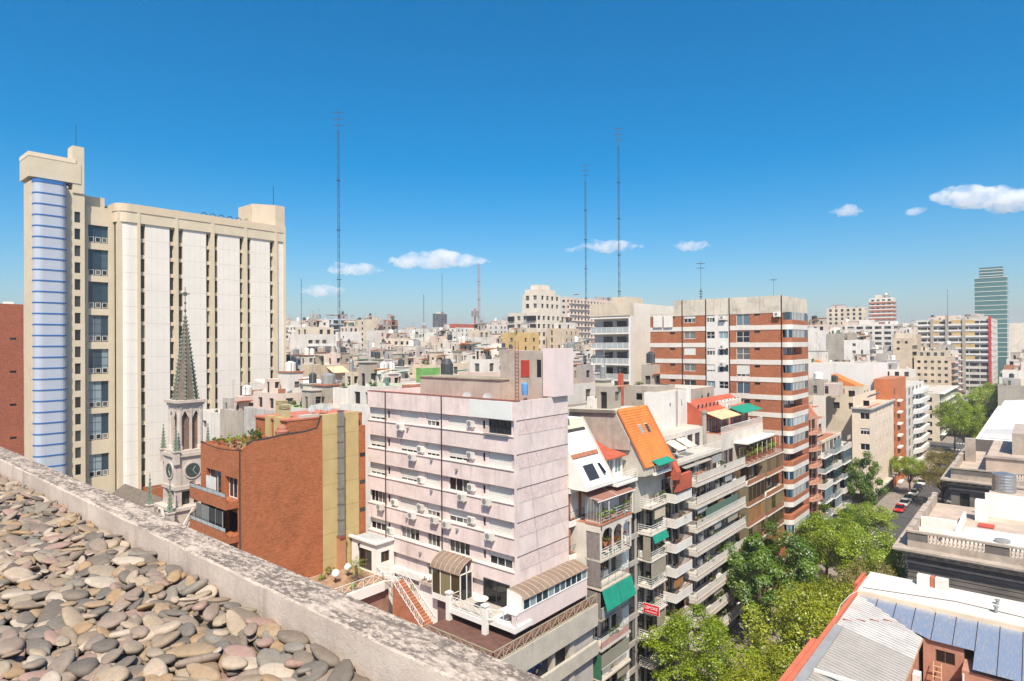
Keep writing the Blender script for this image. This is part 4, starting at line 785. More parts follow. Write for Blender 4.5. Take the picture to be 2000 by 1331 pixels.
a = [onX(1168, 982, XF-.1), onX(1240, 957, XF-.1), onX(1194, 936, XF-3.1), onX(1127, 957, XF-3.1)]
aw_ = MB().prism(a, (0, 0, .05)).build('terrace_awning', BROWNA, hb); MB().tube((a[0], a[1]), .05, 5).build('awning_bar', METW, aw_); MB().tube(((a[0]+a[1])/2+Vector((0, 0, .06)), (a[2]+a[3])/2+Vector((0, 0, .06))), .02, 4).build('awning_seam', METW, aw_)
for y in (a[0].y+2, a[1].y-.3): MB().tube(((XF-.2, y, zt), (XF-.2, y, a[0].z)), .04, 5).build('awning_post', METW, hb)
z = lv[1]; g0, g1 = z, lv[1]-1.7; mb = MB()
for q in range(2): ya, yb = y0+.1+q*2.62, y0+2.65+q*2.62; mb.prism(((XF+.02, ya, g0), (XF+.02, yb, g0), (XF+.55, yb, g1), (XF+.55, ya, g1)), (.02, 0, .02))
mb.build('green_awning', GREENA, hb)
MB().box(XF-.14, XF-.13+.02, y0+.1, y1-1.4, lv[3]+.19, lv[3]+.75).build('salmon_panel', M('salmon', (.6, .22, .16), .8), hb)
MB().box(XF-1.5, XF-.05, y0-.02, y0+.03, lv[4]+.2, lv[4]+2.4).build('green_screen', M('green_dark', (.04, .14, .08), .8), hb); MB().box(XF-.1, XF-.06, y0+.1, y1-1.5, lv[4]+1.1, lv[4]+2.35).build('awning_screen', M('olive_screen', (.25, .24, .19), .8, .08), hb)
# --- strip house wedged beside the pink block with inclined white studio front
sh = thing('studio_house', 'white studio house with steep slanting front wedged beside the pink block', 'building', (-37, 49, 0))
Yn = 51.3; f0 = onY(1198, 937, Yn); f1 = onY(1135, 815, Yn); k0 = 46.8
def slope(t): return f0.x+(f1.x-f0.x)*t, f0.z+(f1.z-f0.z)*t
xb = f1.x-6; mb = MB().prism([(-33.35, k0, zt+.15), (-33.35, k0, f0.z-.35), (f0.x, k0, f0.z-.35), (f0.x, k0, f0.z), (f1.x, k0, f1.z), (xb, k0, f1.z), (xb, k0, zt+.15)], (0, Yn-k0, 0)); mb.build('slanted_front', WALLW, sh)
for t0, t1, m_, d in ((.86, 1.0, M('beige_panel', (.62, .52, .37), .9, .08), .03), (.8, .85, DARKI, .02), (.42, .48, TERRA, .12)):
    (xa, za), (xc, zc) = slope(t0), slope(t1); nx, nz = .84, .54; mb = MB().prism(((xa, k0, za), (xc, k0, zc), (xc+nx*d, k0, zc+nz*d), (xa+nx*d, k0, za+nz*d)), (0, Yn-k0-.3, 0)); mb.build('roof_band', m_, sh)
(xa, za), (xc, zc) = slope(.08), slope(.30)
MB().prism(((xa, k0+.9, za), (xc, k0+.9, zc), (xc+.06, k0+.9, zc+.04), (xa+.06, k0+.9, za+.04)), (0, 1.6, 0)).build('dormer_window', GLASSD, sh); MB().prism(((xa+.05, k0+3.3, za+.3), (xc+.05, k0+3.3, zc-.1), (xc+.1, k0+3.3, zc-.07), (xa+.1, k0+3.3, za+.33)), (0, .35, 0)).build('slot_window', GLASSD, sh)
MB().prism(((f0.x, Yn, f0.z), (f1.x, Yn, f1.z), (f1.x+.1, Yn, f1.z+.1), (f0.x+.15, Yn, f0.z)), (0, .14, 0)).build('edge_coping', CONCL, sh)
lo = thing('loggia_strip', 'narrow orange brick strip with white loggias beside the pink block', 'building', (-34, 48.4, 0)); zz = [onX(1125, y, -33).z for y in (1020, 1085)]; d = zz[0]-zz[1]; ops = [(47.1, 48.9, zz[0]-d*k-d+.35, zz[0]-d*k-.25, 'd2') for k in range(-1, 6)]
block(lo, -40, -33.02, 46.78, 49.3, 0, zt+.1, REDB, E=ops, depth=.9, roof=CONC)
for k in range(-1, 6): z = zz[0]-d*k; MB().fbox('E', -33.02, 46.8, 49.2, .002, .14, z-.25, z+.28).build('white_band', WALLW, lo); rail(lo, ((-32.95, 46.9), (-32.95, 49.1)), z+.28, .8, M('rail_green', (.04, .12, .09)), 'cross', r=.014)
# --- orange mansard house with two skylights
om = thing('orange_mansard_house', 'house with steep bright orange mansard roof and two skylights', 'building', (-36, 58, 0)); ya, yb = 55.5, 61.2; XC = -30.0
L0, L1, R0_, R1 = onY(1250, 905, ya), onY(1203, 803, ya), onY(1325, 905, yb), onY(1262, 793, yb)
zo0, zo1, xo0, xo1 = (L0.z+R0_.z)/2-.1, (L1.z+R1.z)/2, -29.9, -33.0
MB().prism(((xo0, ya, zo0), (xo1, ya, zo1), (xo1-7, ya, zo1-.2), (xo1-7, ya, 20), (xo0-1.2, ya, 20), (xo0-1.2, ya, zo0-1.0), (xo0, ya, zo0-.8)), (0, yb-ya, 0)).build('wall', CONCL, om)
MB().prism(((xo0+.02, ya-.02, zo0-.05), (xo1, ya-.02, zo1), (xo1, ya-.02, zo1+.14), (xo0+.16, ya-.02, zo0+.05)), (0, yb-ya+.04, 0)).build('mansard', ORR, om)
mb = MB().prism(((xo0, ya-.2, zo0), (xo1, ya-.2, zo1), (xo1+.12, ya-.2, zo1+.1), (xo0+.15, ya-.2, zo0+.1)), (0, .2, 0)); mb.prism(((xo0, yb, zo0), (xo1, yb, zo1), (xo1+.12, yb, zo1+.1), (xo0+.15, yb, zo0+.1)), (0, .3, 0)); mb.build('mansard_edge', M('orange_edge', (.55, .16, .05), .8), om)
for q in range(1, 22):
    t_ = q/22; xq, zq_ = xo0+.09+(xo1-xo0-.05)*t_, zo0+.08+(zo1-zo0)*t_; MB().box(xq-.02, xq+.035, ya, yb, zq_-.03, zq_+.035).build('tile_course', ORR, om)
sl_ = Vector((xo1-xo0, 0, zo1-zo0)); nn = Vector((-sl_.z, 0, sl_.x)).normalized(); nn = nn if nn.x > 0 else -nn
for yq in (ya+2.1, ya+3.5):
    c0 = Vector((xo0, yq, zo0))+sl_*.52; c1 = Vector((xo0, yq, zo0))+sl_*.70; u = Vector((0, .75, 0)); o = MB().prism((c0, c0+u, c1+u, c1), nn*.1).build('skylight', METW, om); a_, b_ = c0+(c1-c0)*.1+nn*.105, c1-(c1-c0)*.1+nn*.105
    MB().prism((a_+u*.12, a_+u*.88, b_+u*.88, b_+u*.12), nn*.02).build('pane', GLASSB, o)
zq = 20.6
MB().box(xo0-1.2, xo0+.25, ya+1.5, yb-.6, zo0-.95, zo0-.7).build('loggia_slab', WALLW, om); MB().prism(((xo0-.1, ya+1.4, zo0+.5), (xo0-.1, yb-.8, zo0+.5), (xo0+.75, yb-.8, zo0+.1), (xo0+.75, ya+1.4, zo0+.1)), (.02, 0, .04)).build('green_awning', GREENA, om); rail(om, ((xo0+.2, ya+1.5), (xo0+.2, yb-.6)), zo0-.7, .7, METW, 'bars', r=.014)
for q in range(3): MB().box(xo0+.01, xo0+.05, ya+1.7+q*1.1, ya+2.6+q*1.1, zo0-.68, zo0+.35).build('window_pane', GLASSD, om)
MB().prism(((xo0+.02, yb-.3, zo0+.2), (xo0+.7, yb-.3, zo0-1.2), (xo0+.7, yb-.3, zo0-2), (xo0+.02, yb-.3, zo0-2)), (0, 1.0, 0)).build('red_shed', REDR, om)
# --- concrete party wall and red studio between the slanting fronts
cw = thing('party_wall', 'tall stained concrete party wall behind the red studio roof', 'wall', (-36, 55, 20)); pts = [onY(1112, 800, 55.2), onY(1200, 803, 55.2), onY(1229, 862, 55.2), onY(1229, 880, 55.2), onY(1112, 872, 55.2)]; MB().prism(pts, (0, .25, 0)).build('wall', CONC, cw); MB().prism([onY(1112, 799, 54.95), onY(1199, 802, 54.95), onY(1201, 808, 54.95), onY(1112, 805, 54.95)], (0, .24, 0)).build('coping', M('coping_dark', (.2, .17, .14), .9, .2), cw)
rs = thing('red_studio', 'small white studio with red roof and white railed terrace', 'building', (-32.5, 53, 22)); q0, q1 = 51.5, 55.0
zr = onX(1215, 887, -32.2).z; zf = onX(1190, 940, -30.8).z
block(rs, -38, -32.2, q0, q1, 18, zr, WALLW, E=[(q0+.5, q0+1.8, zr-1.75, zr-.25, 'bl2'), (q0+2.1, q0+3.3, zr-1.75, zr-.25, 'bl2')], depth=.15, roof=REDR)
MB().prism(((-31.7, q0-.1, zr-.1), (-34, q0-.1, zr+.35), (-34, q0-.1, zr+.45), (-31.7, q0-.1, zr+.02)), (0, q1-q0+.2, 0)).build('lean_roof', REDR, rs); MB().prism(((-34, q0, zr+.5), (-36.5, q0, zr+1.6), (-36.5, q0, zr), (-34, q0, zr)), (0, q1-q0, 0)).build('upper_roof', REDR, rs)
MB().box(-32.2, -30.7, q0, q1+.4, zr-2.5, zr-2.25).build('terrace_slab', WALLW, rs); rail(rs, ((-30.8, q0), (-30.8, q1+.4)), zr-2.25, .9, METW, 'rails', r=.024)
# --- narrow house with horizontal rails, holding the red sign
hc = thing('railed_house', 'narrow house with white horizontal rails on its balconies', 'building', (-36, 59, 0)); XF = -30.0; y0, y1 = 56.95, 60.2; lv = levels(1274, [996, 1048, 1100, 1152, 1204, 1257], XF); lv2 = lv+[lv[-1]-2.68*k for k in range(1, 5)]; wl = XF-1.5
block(hc, -44, wl, 54.3, y1, 0, lv[0]+1.8, GREYR, S=[], E=openings(54.5, y1-.1, [z+.18 for z in lv2 if z > .4], 2.15, 3, ('d2', 'd3', 'br2', 'd1'), 5), depth=.2, roof=TERRA)
for k, z in enumerate(lv2):
    if z < .4: continue
    balcony(hc, wl, XF, y0-.2, y1, z, OFFW, 'rails', METW, .15, .85)
MB().box(XF-.9, XF-.1, y0-.22, y0-.15, lv[2]+.2, lv[2]+2.5).build('blind', M('blind_taupe', (.30, .26, .2), .8), hc); MB().box(XF-.09, XF-.05, y0-.1, y1-.2, lv[3]+1.0, lv[3]+2.5).build('blind', M('blind_taupe', (.3, .26, .2)), hc)
MB().prism(((XF+.02, y0, lv[1]+.0), (XF+.02, y1-.2, lv[1]), (XF+.3, y1-.2, lv[1]-.7), (XF+.3, y0, lv[1]-.7)), (.02, 0, 0)).build('green_awning', GREENA, hc)
sg = thing('red_sign', 'red estate agent sign with white lettering on a balcony rail', 'sign', (XF-.6, y0-.35, lv[5])); ax, az = onY(1257, 1177, y0-.32), onY(1283, 1203, y0-.32); x0_, x1_, z0_, z1_ = ax.x, az.x+.25, onY(1257, 1194, y0-.32).z, ax.z
MB().box(x0_, x1_, y0-.36, y0-.32, z0_-.05, z1_).build('board', M('sign_red', (.62, .015, .03), .5, .04), sg); MB().box(x0_-.04, x1_+.04, y0-.345, y0-.31, z0_-.1, z1_+.04).build('frame', METW, sg)
def text(s, size, loc, rot, mat, root, name='lettering'):
    cu = bpy.data.curves.new(name, 'FONT'); cu.body = s; cu.size = size; cu.extrude = .004; cu.align_x = 'CENTER'; cu.materials.append(mat)
    t = bpy.data.objects.new('tmp', cu); COL.objects.link(t); dg = bpy.context.evaluated_depsgraph_get(); me = bpy.data.meshes.new_from_object(t.evaluated_get(dg)); bpy.data.objects.remove(t)
    if not me.materials: me.materials.append(mat)
    o = link(name, me, root, loc); o.rotation_euler = rot; return o
wd = x1_-x0_; hh = z1_-z0_; LETW = M('letter_white', (.85, .82, .8), .6); text('LEPORE', wd*.25, ((x0_+x1_)/2, y0-.366, z0_+hh*.45), (R(90), 0, 0), LETW, sg); MB().box(x0_+wd*.14, x1_-wd*.14, y0-.366, y0-.361, z0_+hh*.13, z0_+hh*.24).build('small_print', M('print_pink', (.75, .45, .45), .6), sg)
# --- house with white solid parapets
hd = thing('white_parapet_house', 'house with plain white solid balcony parapets', 'building', (-36, 63, 0)); XF = -29.7; y0, y1 = 61.6, 65.6; lv = levels(1321, [984, 1033, 1082, 1130, 1180, 1229], XF); lv2 = lv+[lv[-1]-2.6*k for k in range(1, 4)]; wl = XF-1.5
block(hd, -44, wl, y0-1.3, y1, 0, lv[0]+1.2, M('taupe_wall', (.3, .25, .22), .9, .1), E=openings(y0-1.2, y1-.1, [z+.18 for z in lv2 if z > .4], 2.1, 3, ('d2', 'd3', 'br3'), 8), depth=.2, roof=TERRA)
for k, z in enumerate(lv2):
    if z < .4: continue
    b = balcony(hd, wl, XF, y0, y1, z, WALLW, 'solid', None, .12, .82, M('parapet_white', (.66, .62, .57), .85, .08, .6, dirt=.25, streak=.45, dirtcol=(.4, .33, .28))); rail(hd, ((XF-.06, y0+.06), (XF-.06, y1-.06)), z+.94, .45, M('rail_brown', (.16, .08, .06)), 'bars', .12, .012)
MB().box(xo0+.4, XF-.2, 61.6, 65.2, lv[0]+1.2, lv[0]+2.9).build('red_penthouse', REDR, hd)
# --- long white balconies
he = thing('long_balcony_house', 'wide apartment house with long white railed balconies', 'building', (-36, 74, 0)); XF = -29.5; y0, y1 = 67.1, 81.5; lv = levels(1367, [950, 993, 1039.6, 1085.6, 1133, 1179], XF); lv2 = lv+[lv[-1]-2.6*k for k in range(1, 4)]; wl = XF-1.5; rt = lv[0]+.25
WR = M('rail_white', (.55, .52, .48), .6, .05)
block(he, -44, wl, y0-1.0, y1, 0, rt, M('umber_wall', (.24, .20, .18), .9, .15), E=openings(y0+.2, y1-.2, [z+.3 for z in lv2 if z > .4], 2.0, 8, ('d2', 'd3', 's4', 'd2', 'w2', 'br2'), 4), depth=.2, roof=M('terrace_red', (.45, .2, .13), .9, .2))
for k, z in enumerate(lv2):
    if z < .4: continue
    b = MB().box(wl-.05, XF, y0-.7, y1, z, z+.5).build('balcony', OFFW, he); clutter(he, b, wl, XF, y0, y1, z+.5, 6, CRG); r_ = rail(he, ((wl, y0-.6), (XF-.06, y0-.6), (XF-.06, y1-.06)), z+.5, .8, WR, 'bars', .11, .022); r_.parent = b; r_.matrix_parent_inverse = Matrix()
    MB().fbox('E', XF, y0-.7, y1, .002, .02, z+.42, z+.48).build('red_line', TERRA, b)
MB().box(XF-.1, XF-.06, y0+2, y1-2.5, lv[2]+1.0, lv[2]+2.2).build('green_glazing', glassmat('glaze_green', (.02, .06, .05), (.12, .2, .17)), he)
# stepped penthouses above
p0 = onX(1321, 880, -31.6); p1 = onX(1407, 845, -31.6)
pe = thing('stepped_penthouse', 'stepped grey penthouse with railed terrace and grey awnings above the long balconies', 'building', (-36, 71, rt)); zf = onX(1321, 905, -31.2).z
ytop = 66.2
block(pe, -40, -33.4, 64.8, 78.0, rt-3, zf+2.6, OFFW, E=[(66+q*2.2, 67.6+q*2.2, zf+.3, zf+2.0, 'd2') for q in range(5)], depth=.2, roof=CONCL, par=.3)
MB().box(-34, -30.9, 64.6, 77.3, zf-.3, zf).build('terrace_slab', CONCL, pe); rail(pe, ((-33.4, 64.7), (-31, 64.7), (-31, 77.2)), zf, 1.1, METW, 'bars', .3, .02)
block(pe, -36, -32.8, 66.6, 77.3, rt-.4, zf-.31, REDR, E=[(68+q*2.4, 69.8+q*2.4, rt+.1, zf-.6, 'd2') for q in range(3)], depth=.15, roof=CONCL, name='red_wall'); MB().prism(((-32.7, 66, zf-.25), (-30.6, 66, zf-.75), (-30.6, 66, zf-.72), (-32.7, 66, zf-.2)), (0, 7.6, 0)).build('awning', GREYA, pe)
for y in (66.5, 69.2): MB().prism(((-33.3, y, zf+1.9), (-31.6, y, zf+1.1), (-31.6, y, zf+1.14), (-33.3, y, zf+1.95)), (0, 2.2, 0)).build('awning', M('awning_cream', (.6, .52, .42), .8), pe)
MB().lathe(-33.3, 77.4, [(.28, zf), (.28, zf+4.2), (.4, zf+4.3), (.4, zf+4.6)], 12).build('flue', M('flue_grey', (.3, .27, .24), .7, .2), pe); rail(pe, ((XF-.1, y0), (XF-.1, y1-.2)), rt+.02, 1.0, METW, 'bars', .28, .02)
wp = thing('white_stairhead', 'bright white stair tower with ladder above the roof terraces', 'building', (-38, 77, 26)); X_ = -37; a, b = onX(1297, 800, X_).y, onX(1345, 800, X_).y; zt_ = onX(1297, 768, X_).z; zb_ = onX(1297, 826, X_).z-2
WBR = M('bright_white', (.68, .65, .60), .85, .05, .6, dirt=.2, streak=.3, dirtcol=(.42, .36, .3))
block(wp, onY(1258, 800, a).x, X_, a, b, zb_-4, zt_, WBR, E=[(a+1.6, a+1.95, zt_-1.9, zt_-1.4, 'd1'), (b-2.2, b-1.9, zt_-2.1, zt_-1.2, 'd1')], depth=.15, roof=CONCL); mb = MB(); y = (a+b)/2-.2
for s in (-.18, .18): mb.tube(((X_+.12, y+s, zb_), (X_+.12, y+s, zt_+.3)), .022, 4)
for k in range(14): mb.tube(((X_+.12, y-.18, zb_+.4+k*.4), (X_+.12, y+.18, zb_+.4+k*.4)), .016, 4)
mb.build('ladder', RUST, wp); MB().box(X_-6, X_-1.5, a+1, b-1, zt_, zt_+.7).build('tank', CONC, wp); MB().box(X_-.2, X_+.25, b-.4, b+.2, zb_, zt_+.5).build('pier', WBR, wp)
MB().box(X_-5.8, X_-5.2, a-1.6, a-1.1, zt_-3, zt_+2.4).build('red_chimney', REDR, wp)
# concrete roof houses
rc = thing('concrete_roof_house', 'stained concrete roof house with red door behind the white stair tower', 'building', (-40, 84, 26)); X_ = -38; a, b = 84.5, 92; zc = onX(1390, 755, X_).z
block(rc, -50, X_, a, b, 20, zc, CONC, E=[(a+2.9, a+3.5, zc-2.6, zc-1.1, 'br2'), (a+5, a+5.8, zc-1.6, zc-.9, 'd1')], S=[(-47, -46, zc-2, zc-1, 'd1')], depth=.12, roof=CONCL); MB().box(-46, X_+1.5, a-4, a-.02, 20, onX(1375, 800, X_).z).build('lower_wall', CONC, rc); MB().box(X_+.01, X_+3, a+3.5, b+3, 20, zc-1.9).build('pale_annex', OFFW, rc)
# red terrace with green awning next to the brick tower
rt_ = thing('red_terrace_house', 'red roofed terrace house with green and cream awnings by the brick tower', 'building', (-34, 88, 20)); X_ = -32.2; a, b = onX(1410, 850, X_).y, onX(1490, 830, X_).y; zf = onX(1410, 850, X_).z
block(rt_, -40, X_, a, b, zf-4, zf, OFFW, roof=TERRA); block(rt_, -40, X_-2.2, a, b, zf+.01, zf+2.6, M('red_wall', (.46, .11, .06), .85, .12), E=[(a+.4+q*2.1, a+2.1+q*2.1, zf+.1, zf+2.0, 'bl2') for q in range(int((b-a)/2.1))], depth=.15, roof=REDR, name='upper_wall')
rail(rt_, ((X_-.1, a), (X_-.1, b)), zf, .95, METW, 'bars', .3, .03); m0 = (a+b)/2-1
MB().prism(((X_-2.2, a, zf+2.7), (X_, a, zf+2.0), (X_, a, zf+2.06), (X_-2.2, a, zf+2.77)), (0, m0-a, 0)).build('striped_awning', M('awning_tan', (.62, .42, .24), .8, .1), rt_); MB().prism(((X_-2.2, m0+1, zf+2.8), (X_, m0+1, zf+2.1), (X_, m0+1, zf+2.16), (X_-2.2, m0+1, zf+2.87)), (0, b-m0-1, 0)).build('green_awning', GREENA, rt_)
MB().prism(((X_-2.3, a, zf+2.6), (X_-5, a, zf+4.2), (X_-5, a, zf+2.6)), (0, b-a, 0)).build('red_lean_roof', REDR, rt_); ac(rt_, 'E', X_-2.2, m0+.2, zf+2.75)
mb = MB()
for q in range(12): y = a+(b-a)*q/12; mb.box(X_-3.3, X_-3.2, y, y+.3, zf+3.3, zf+3.75)
mb.build('roof_vents', DARKI, rt_)
# --- brown glazed bays
hf = thing('brown_bay_house', 'house with two columns of brown glazed balcony bays and roof plants', 'building', (-36, 89, 0)); XF = -29.7; y0, y1 = 82.9, 97.2; ym = onX(1496, 990, XF).y; lv = levels(1462, [912, 951, 993, 1033, 1070], XF); d = (lv[0]-lv[4])/4; lv2 = lv+[lv[-1]-d*k for k in range(1, 6)]; wl = XF-1.2; BAYG = glassmat('bay_brown', (.05, .032, .02), (.26, .17, .10), .12)
block(hf, -44, wl, y0, y1, 0, lv[0]+.1, BRONZE, E=openings(y0+.3, y1-.3, [z+.2 for z in lv2 if z > .4], 2, 4, ('br2', 'br3'), 2), depth=.2, roof=TERRA)
BAYP = M('bay_panel', (.30, .13, .07), .7, .15, 1, rnd=.25)
for k, z in enumerate(lv2):
    if z < .4: continue
    for q, (a, b) in enumerate(((y0, ym-.4), (ym+.2, y1))):
        xf = XF+q*.12; s = MB().box(wl, xf+.08, a, b, z, z+.16).build('balcony', OFFW, hf); zt_ = (lv[0]+d if k == 0 else lv2[k-1])
        if k == 0: rail(hf, ((wl, a), (xf, a), (xf, b)), z+.16, 1.0, RUST, 'bars', .16, .016); continue
        MB().box(xf-.1, xf, a+.02, b-.02, z+.16, z+.75).build('bay_parapet', BAYP, s); g = (zt_-.02); n_ = 4
        if (k*3+q) % 4 != 3:
            for i in range(n_): MB().box(xf-.07, xf-.03, a+.08+(b-a-.1)*i/n_, a+.02+(b-a-.1)*(i+1)/n_, z+.78, g-.05).build('bay_pane', BAYG if (k+q) % 3 else WD, s)
            for i in range(n_+1): y = a+.04+(b-a-.1)*i/n_; MB().box(xf-.08, xf-.01, y-.025, y+.035, z+.75, g).build('mullion', M('frame_olive', (.20, .16, .10), .6), s)
            MB().box(wl, xf-.02, a+.03, a+.06, z+.16, g).build('side_pane', M('frame_olive', (.20, .16, .10), .6), s)
pr = MB().box(-34, wl-.5, y0+4, y1-2, lv[0]+.1, lv[0]+2.6).build('penthouse', M('pink_penthouse', (.6, .4, .36), .9, .05), hf); MB().box(-34.2, wl+.6, y0+1.6, y1-1.2, lv[0]+2.62, lv[0]+2.8).build('white_roof', WBR, hf)
for q in range(6): y = y0+4+q*1.9; MB().tube(((XF-.15, y, lv[0]), (XF-.15, y, lv[0]+2.6)), .03, 4).build('trellis_post', METW, hf)
# --- brick tower
bt = thing('brick_band_tower', 'tall brick tower with white floor bands and rounded corner balconies', 'building', (-41, 106, 0)); GX = -30.0; GY = 98.24; x0 = -51.84; BRT = M('tower_brick', (.35, .12, .058), .9, .25, .4, .1, brick=(.32, .19, .13), dirt=.12); CAPD = M('stained_cap', (.58, .52, .43), .95, .12, .4, dirt=.6, streak=.55, dirtcol=(.2, .17, .14)); BANDW = M('band_white', (.64, .59, .53), .9, .06, .5, streak=.2)
tz1 = onY(1527, 577, GY).z; b0 = onY(1470, 613, GY).z; zs_ = [onY(1470, 560+v/4.348, GY).z for v in (330, 475, 620, 767, 910, 1060)]; fh = (zs_[0]-zs_[5])/5; nf = 13
colsx = [(onY(a, 640, GY).x, onY(b, 640, GY).x) for a, b in ((1335.5, 1358.5), (1380, 1396), (1404, 1422), (1438, 1464))]; smallx = [(onY(a, 640, GY).x, onY(b, 640, GY).x) for a, b in ((1308, 1318), (1473, 1484))]
rg = random.Random(5); ops = []
for k in range(nf):
    zt_ = zs_[0]-fh*(k-1)-.75; 
    for i, (a, b) in enumerate(colsx): ops.append((a, b, zt_-(1.9 if i == 3 else 1.25), zt_-.1, ['bl2', 'w22', 's4', 'bl2', 's8'][rg.randrange(5)] if i != 0 else ['s10', 'w2', 's4', 'w2'][rg.randrange(4)]))
    for a, b in smallx: ops.append((a, b, zt_-.45, zt_-.1, 'd1'))
block(bt, x0, GX, GY, 112, 0, b0, BRT, S=ops, E=[(GY+.6+q*3.1, GY+3.3+q*3.1, zs_[0]-fh*(k-1)-2.0, zs_[0]-fh*(k-1)-.8, 'bl3' if (k+q) % 3 else 'd3') for k in range(nf) for q in range(2)], depth=.16, roof=CONC)
wa, wb = onY(1378, 640, GY).x, onY(1425, 640, GY).x
mb = MB(); sub = [o for o in ops if wa < (o[0]+o[1])/2 < wb]; skin(mb, 'S', GY-.03, wa, wb, 15, b0, sub, .1); mb.build('white_bay', M('bay_white', (.66, .63, .58), .85, .05, .5, streak=.2), bt)
for k in range(nf):
    z = zs_[0]-fh*k; mb = MB(); mb.fbox('S', GY, x0, wa-.01, .003, .06, z-.72, z); mb.fbox('S', GY, wb+.01, GX, .003, .06, z-.72, z); mb.build('floor_band', BANDW, bt)
mb = MB(); xs_ = onY(1316, 600, GY).x; mb.box(xs_, GX-.05, GY-.05, 111.8, b0, tz1); mb.build('stained_parapet', CAPD, bt); MB().box(x0, xs_-.01, GY-.06, 111, b0, b0+.5).build('low_parapet', CAPD, bt)
for px in (1333, 1379, 1425, 1527): x = onY(px, 640, GY).x; MB().tube(((x, GY-.1, tz1), (x, GY-.1, 15)), .07, 5).build('drain_pipe', PIPE, bt)
for k in range(nf):                  # rounded balconies on the street side
    z = zs_[0]-fh*k-.72; pl = [(GX-.02, GY+.15)]+[(GX+1.3-.9+.9*math.sin(math.pi/2*q/5), GY+.15+.9-.9*math.cos(math.pi/2*q/5)) for q in range(6)]+[(GX+1.3, 107), (GX-.02, 107)]
    s = MB().prism([(x, y, z) for x, y in pl], (0, 0, .74)).build('balcony', BANDW, bt); MB().prism([(GX+(x-GX)*.985, y+.01, z+.74) for x, y in pl[:-1]]+[(GX-.02, 106.9, z+.74)], (0, 0, .72)).build('brick_parapet', BRT, s)
    if k % 3 != 2:
        mb = MB(); gl = [(GX+(x-GX)*.94, y+.05) for x, y in pl[1:-1]]
        for (xa, ya), (xb_, yb_) in zip(gl[:-1], gl[1:]): mb.quad((xa, ya, z+1.46), (xb_, yb_, z+1.46), (xb_, yb_, z+fh-.02), (xa, ya, z+fh-.02))
        mb.build('balcony_glazing', GLASSB, s)
        mb = MB()
        for q in range(9): y = GY+1.2+q*.7; mb.box(GX+1.2, GX+1.28, y-.03, y+.03, z+1.46, z+fh-.02)
        mb.build('glazing_bar', METW, s)
ac(bt, 'S', GY, onY(1519, 616, GY).x, onY(1519, 619, GY).z, 1, .7, .45)
for px, py in ((1412, 625), (1412, 682), (1412, 716)): p = onY(px, py, GY-.2); ac(bt, 'S', GY-.03, p.x, p.z, .9, .65, .45)
for px, py in ((1280, 622), (1300, 622)): MB().box(onY(px-3, py, GY-.1).x, onY(px+14, py, GY-.1).x, GY-.3, GY-.07, onY(px, 640, GY).z, onY(px, 618, GY).z).build('side_balcony', WBR, bt)
# --- rounded brick balconies and glazed neighbours further on
hh_ = thing('round_balcony_house', 'salmon brick house with stacked round balconies past the brick tower', 'building', (-35, 115, 0)); SAL = M('salmon_brick', (.52, .27, .19), .9, .12, .6, dirt=.1); y0, y1 = 112.2, 119.5; zt_ = onX(1592, 815, -30).z
block(hh_, -44, -30.6, y0, y1, 0, zt_, SAL, E=openings(y0+1, y1-1, [zt_-2.8*(k+1)+.2 for k in range(7)], 2.1, 2, ('br2', 'd2'), 3), S=[(-34, -32, zt_-2.5, zt_-.8, 'w2')], depth=.2, roof=TERRA)
for k in range(8):
    z = zt_-2.8*(k+1); cy_ = (y0+y1)/2; s = MB().prism([(-30.61, cy_-3.2, z)]+[(-30.6+1.5*math.sin(math.pi*q/10), cy_-3.1*math.cos(math.pi*q/10), z) for q in range(11)]+[(-30.61, cy_+3.2, z)], (0, 0, .25)).build('balcony', SAL, hh_)
    if z > 1: rail(hh_, [(-30.6+1.42*math.sin(math.pi*q/10), cy_-3*math.cos(math.pi*q/10)) for q in range(11)], z+.25, .85, M('rail_salmon', (.5, .26, .18)), 'bars', .14, .02)
MB().prism(((-30.7, y1-.2, zt_), (-38, y1-.2, zt_+11), (-38, y1-.2, zt_)), (0, .5, 0)).build('slanted_party_wall', SAL, hh_)
hi = thing('glazed_balcony_house', 'pale house with glazed balconies, plants and a red awning near the crossing', 'building', (-36, 128, 0)); y0, y1 = 119.8, 137.5; zt_ = onX(1630, 862, -29).z
block(hi, -44, -30.8, y0, y1, 0, zt_, CREAM, E=openings(y0+.4, y1-.4, [zt_-2.7*(k+1)+.2 for k in range(7)], 2.0, 6, ('d2', 'd3', 'w3', 'br2'), 6), depth=.2, roof=TERRA, par=.4)
for k in range(8):
    z = zt_-2.7*(k+1)
    for q, (a, b) in enumerate(((y0+.2, y0+5.6), (y0+6, y0+11), (y0+11.5, y1-.2))):
        if z < .5: continue
        b_ = balcony(hi, -30.8, -29.5+.3*q, a, b, z, WALLW, ['rails', 'glass', 'solid'][(q+k) % 3], METG, .2, .8, OFFW)
        if (k+q) % 2: MB().box(-29.62+.3*q, -29.58+.3*q, a+.1, b-.1, z+1.02, z+2.6).build('glazing', GLASSB, b_)
block(hi, -43, -33, y0, y1-3, zt_, zt_+3.2, OFFW, E=[(y0+1+q*3, y0+3+q*3, zt_+.3, zt_+2.2, 'd2') for q in range(4)], depth=.15, roof=TERRA, name='penthouse_wall'); block(hi, -43, -36, y0+3, y1-6, zt_+3.2, zt_+6.4, CREAM, E=[(y0+4+q*3, y0+6+q*3, zt_+3.6, zt_+5.4, 'd2') for q in range(2)], depth=.15, roof=SALMON, name='penthouse_wall')
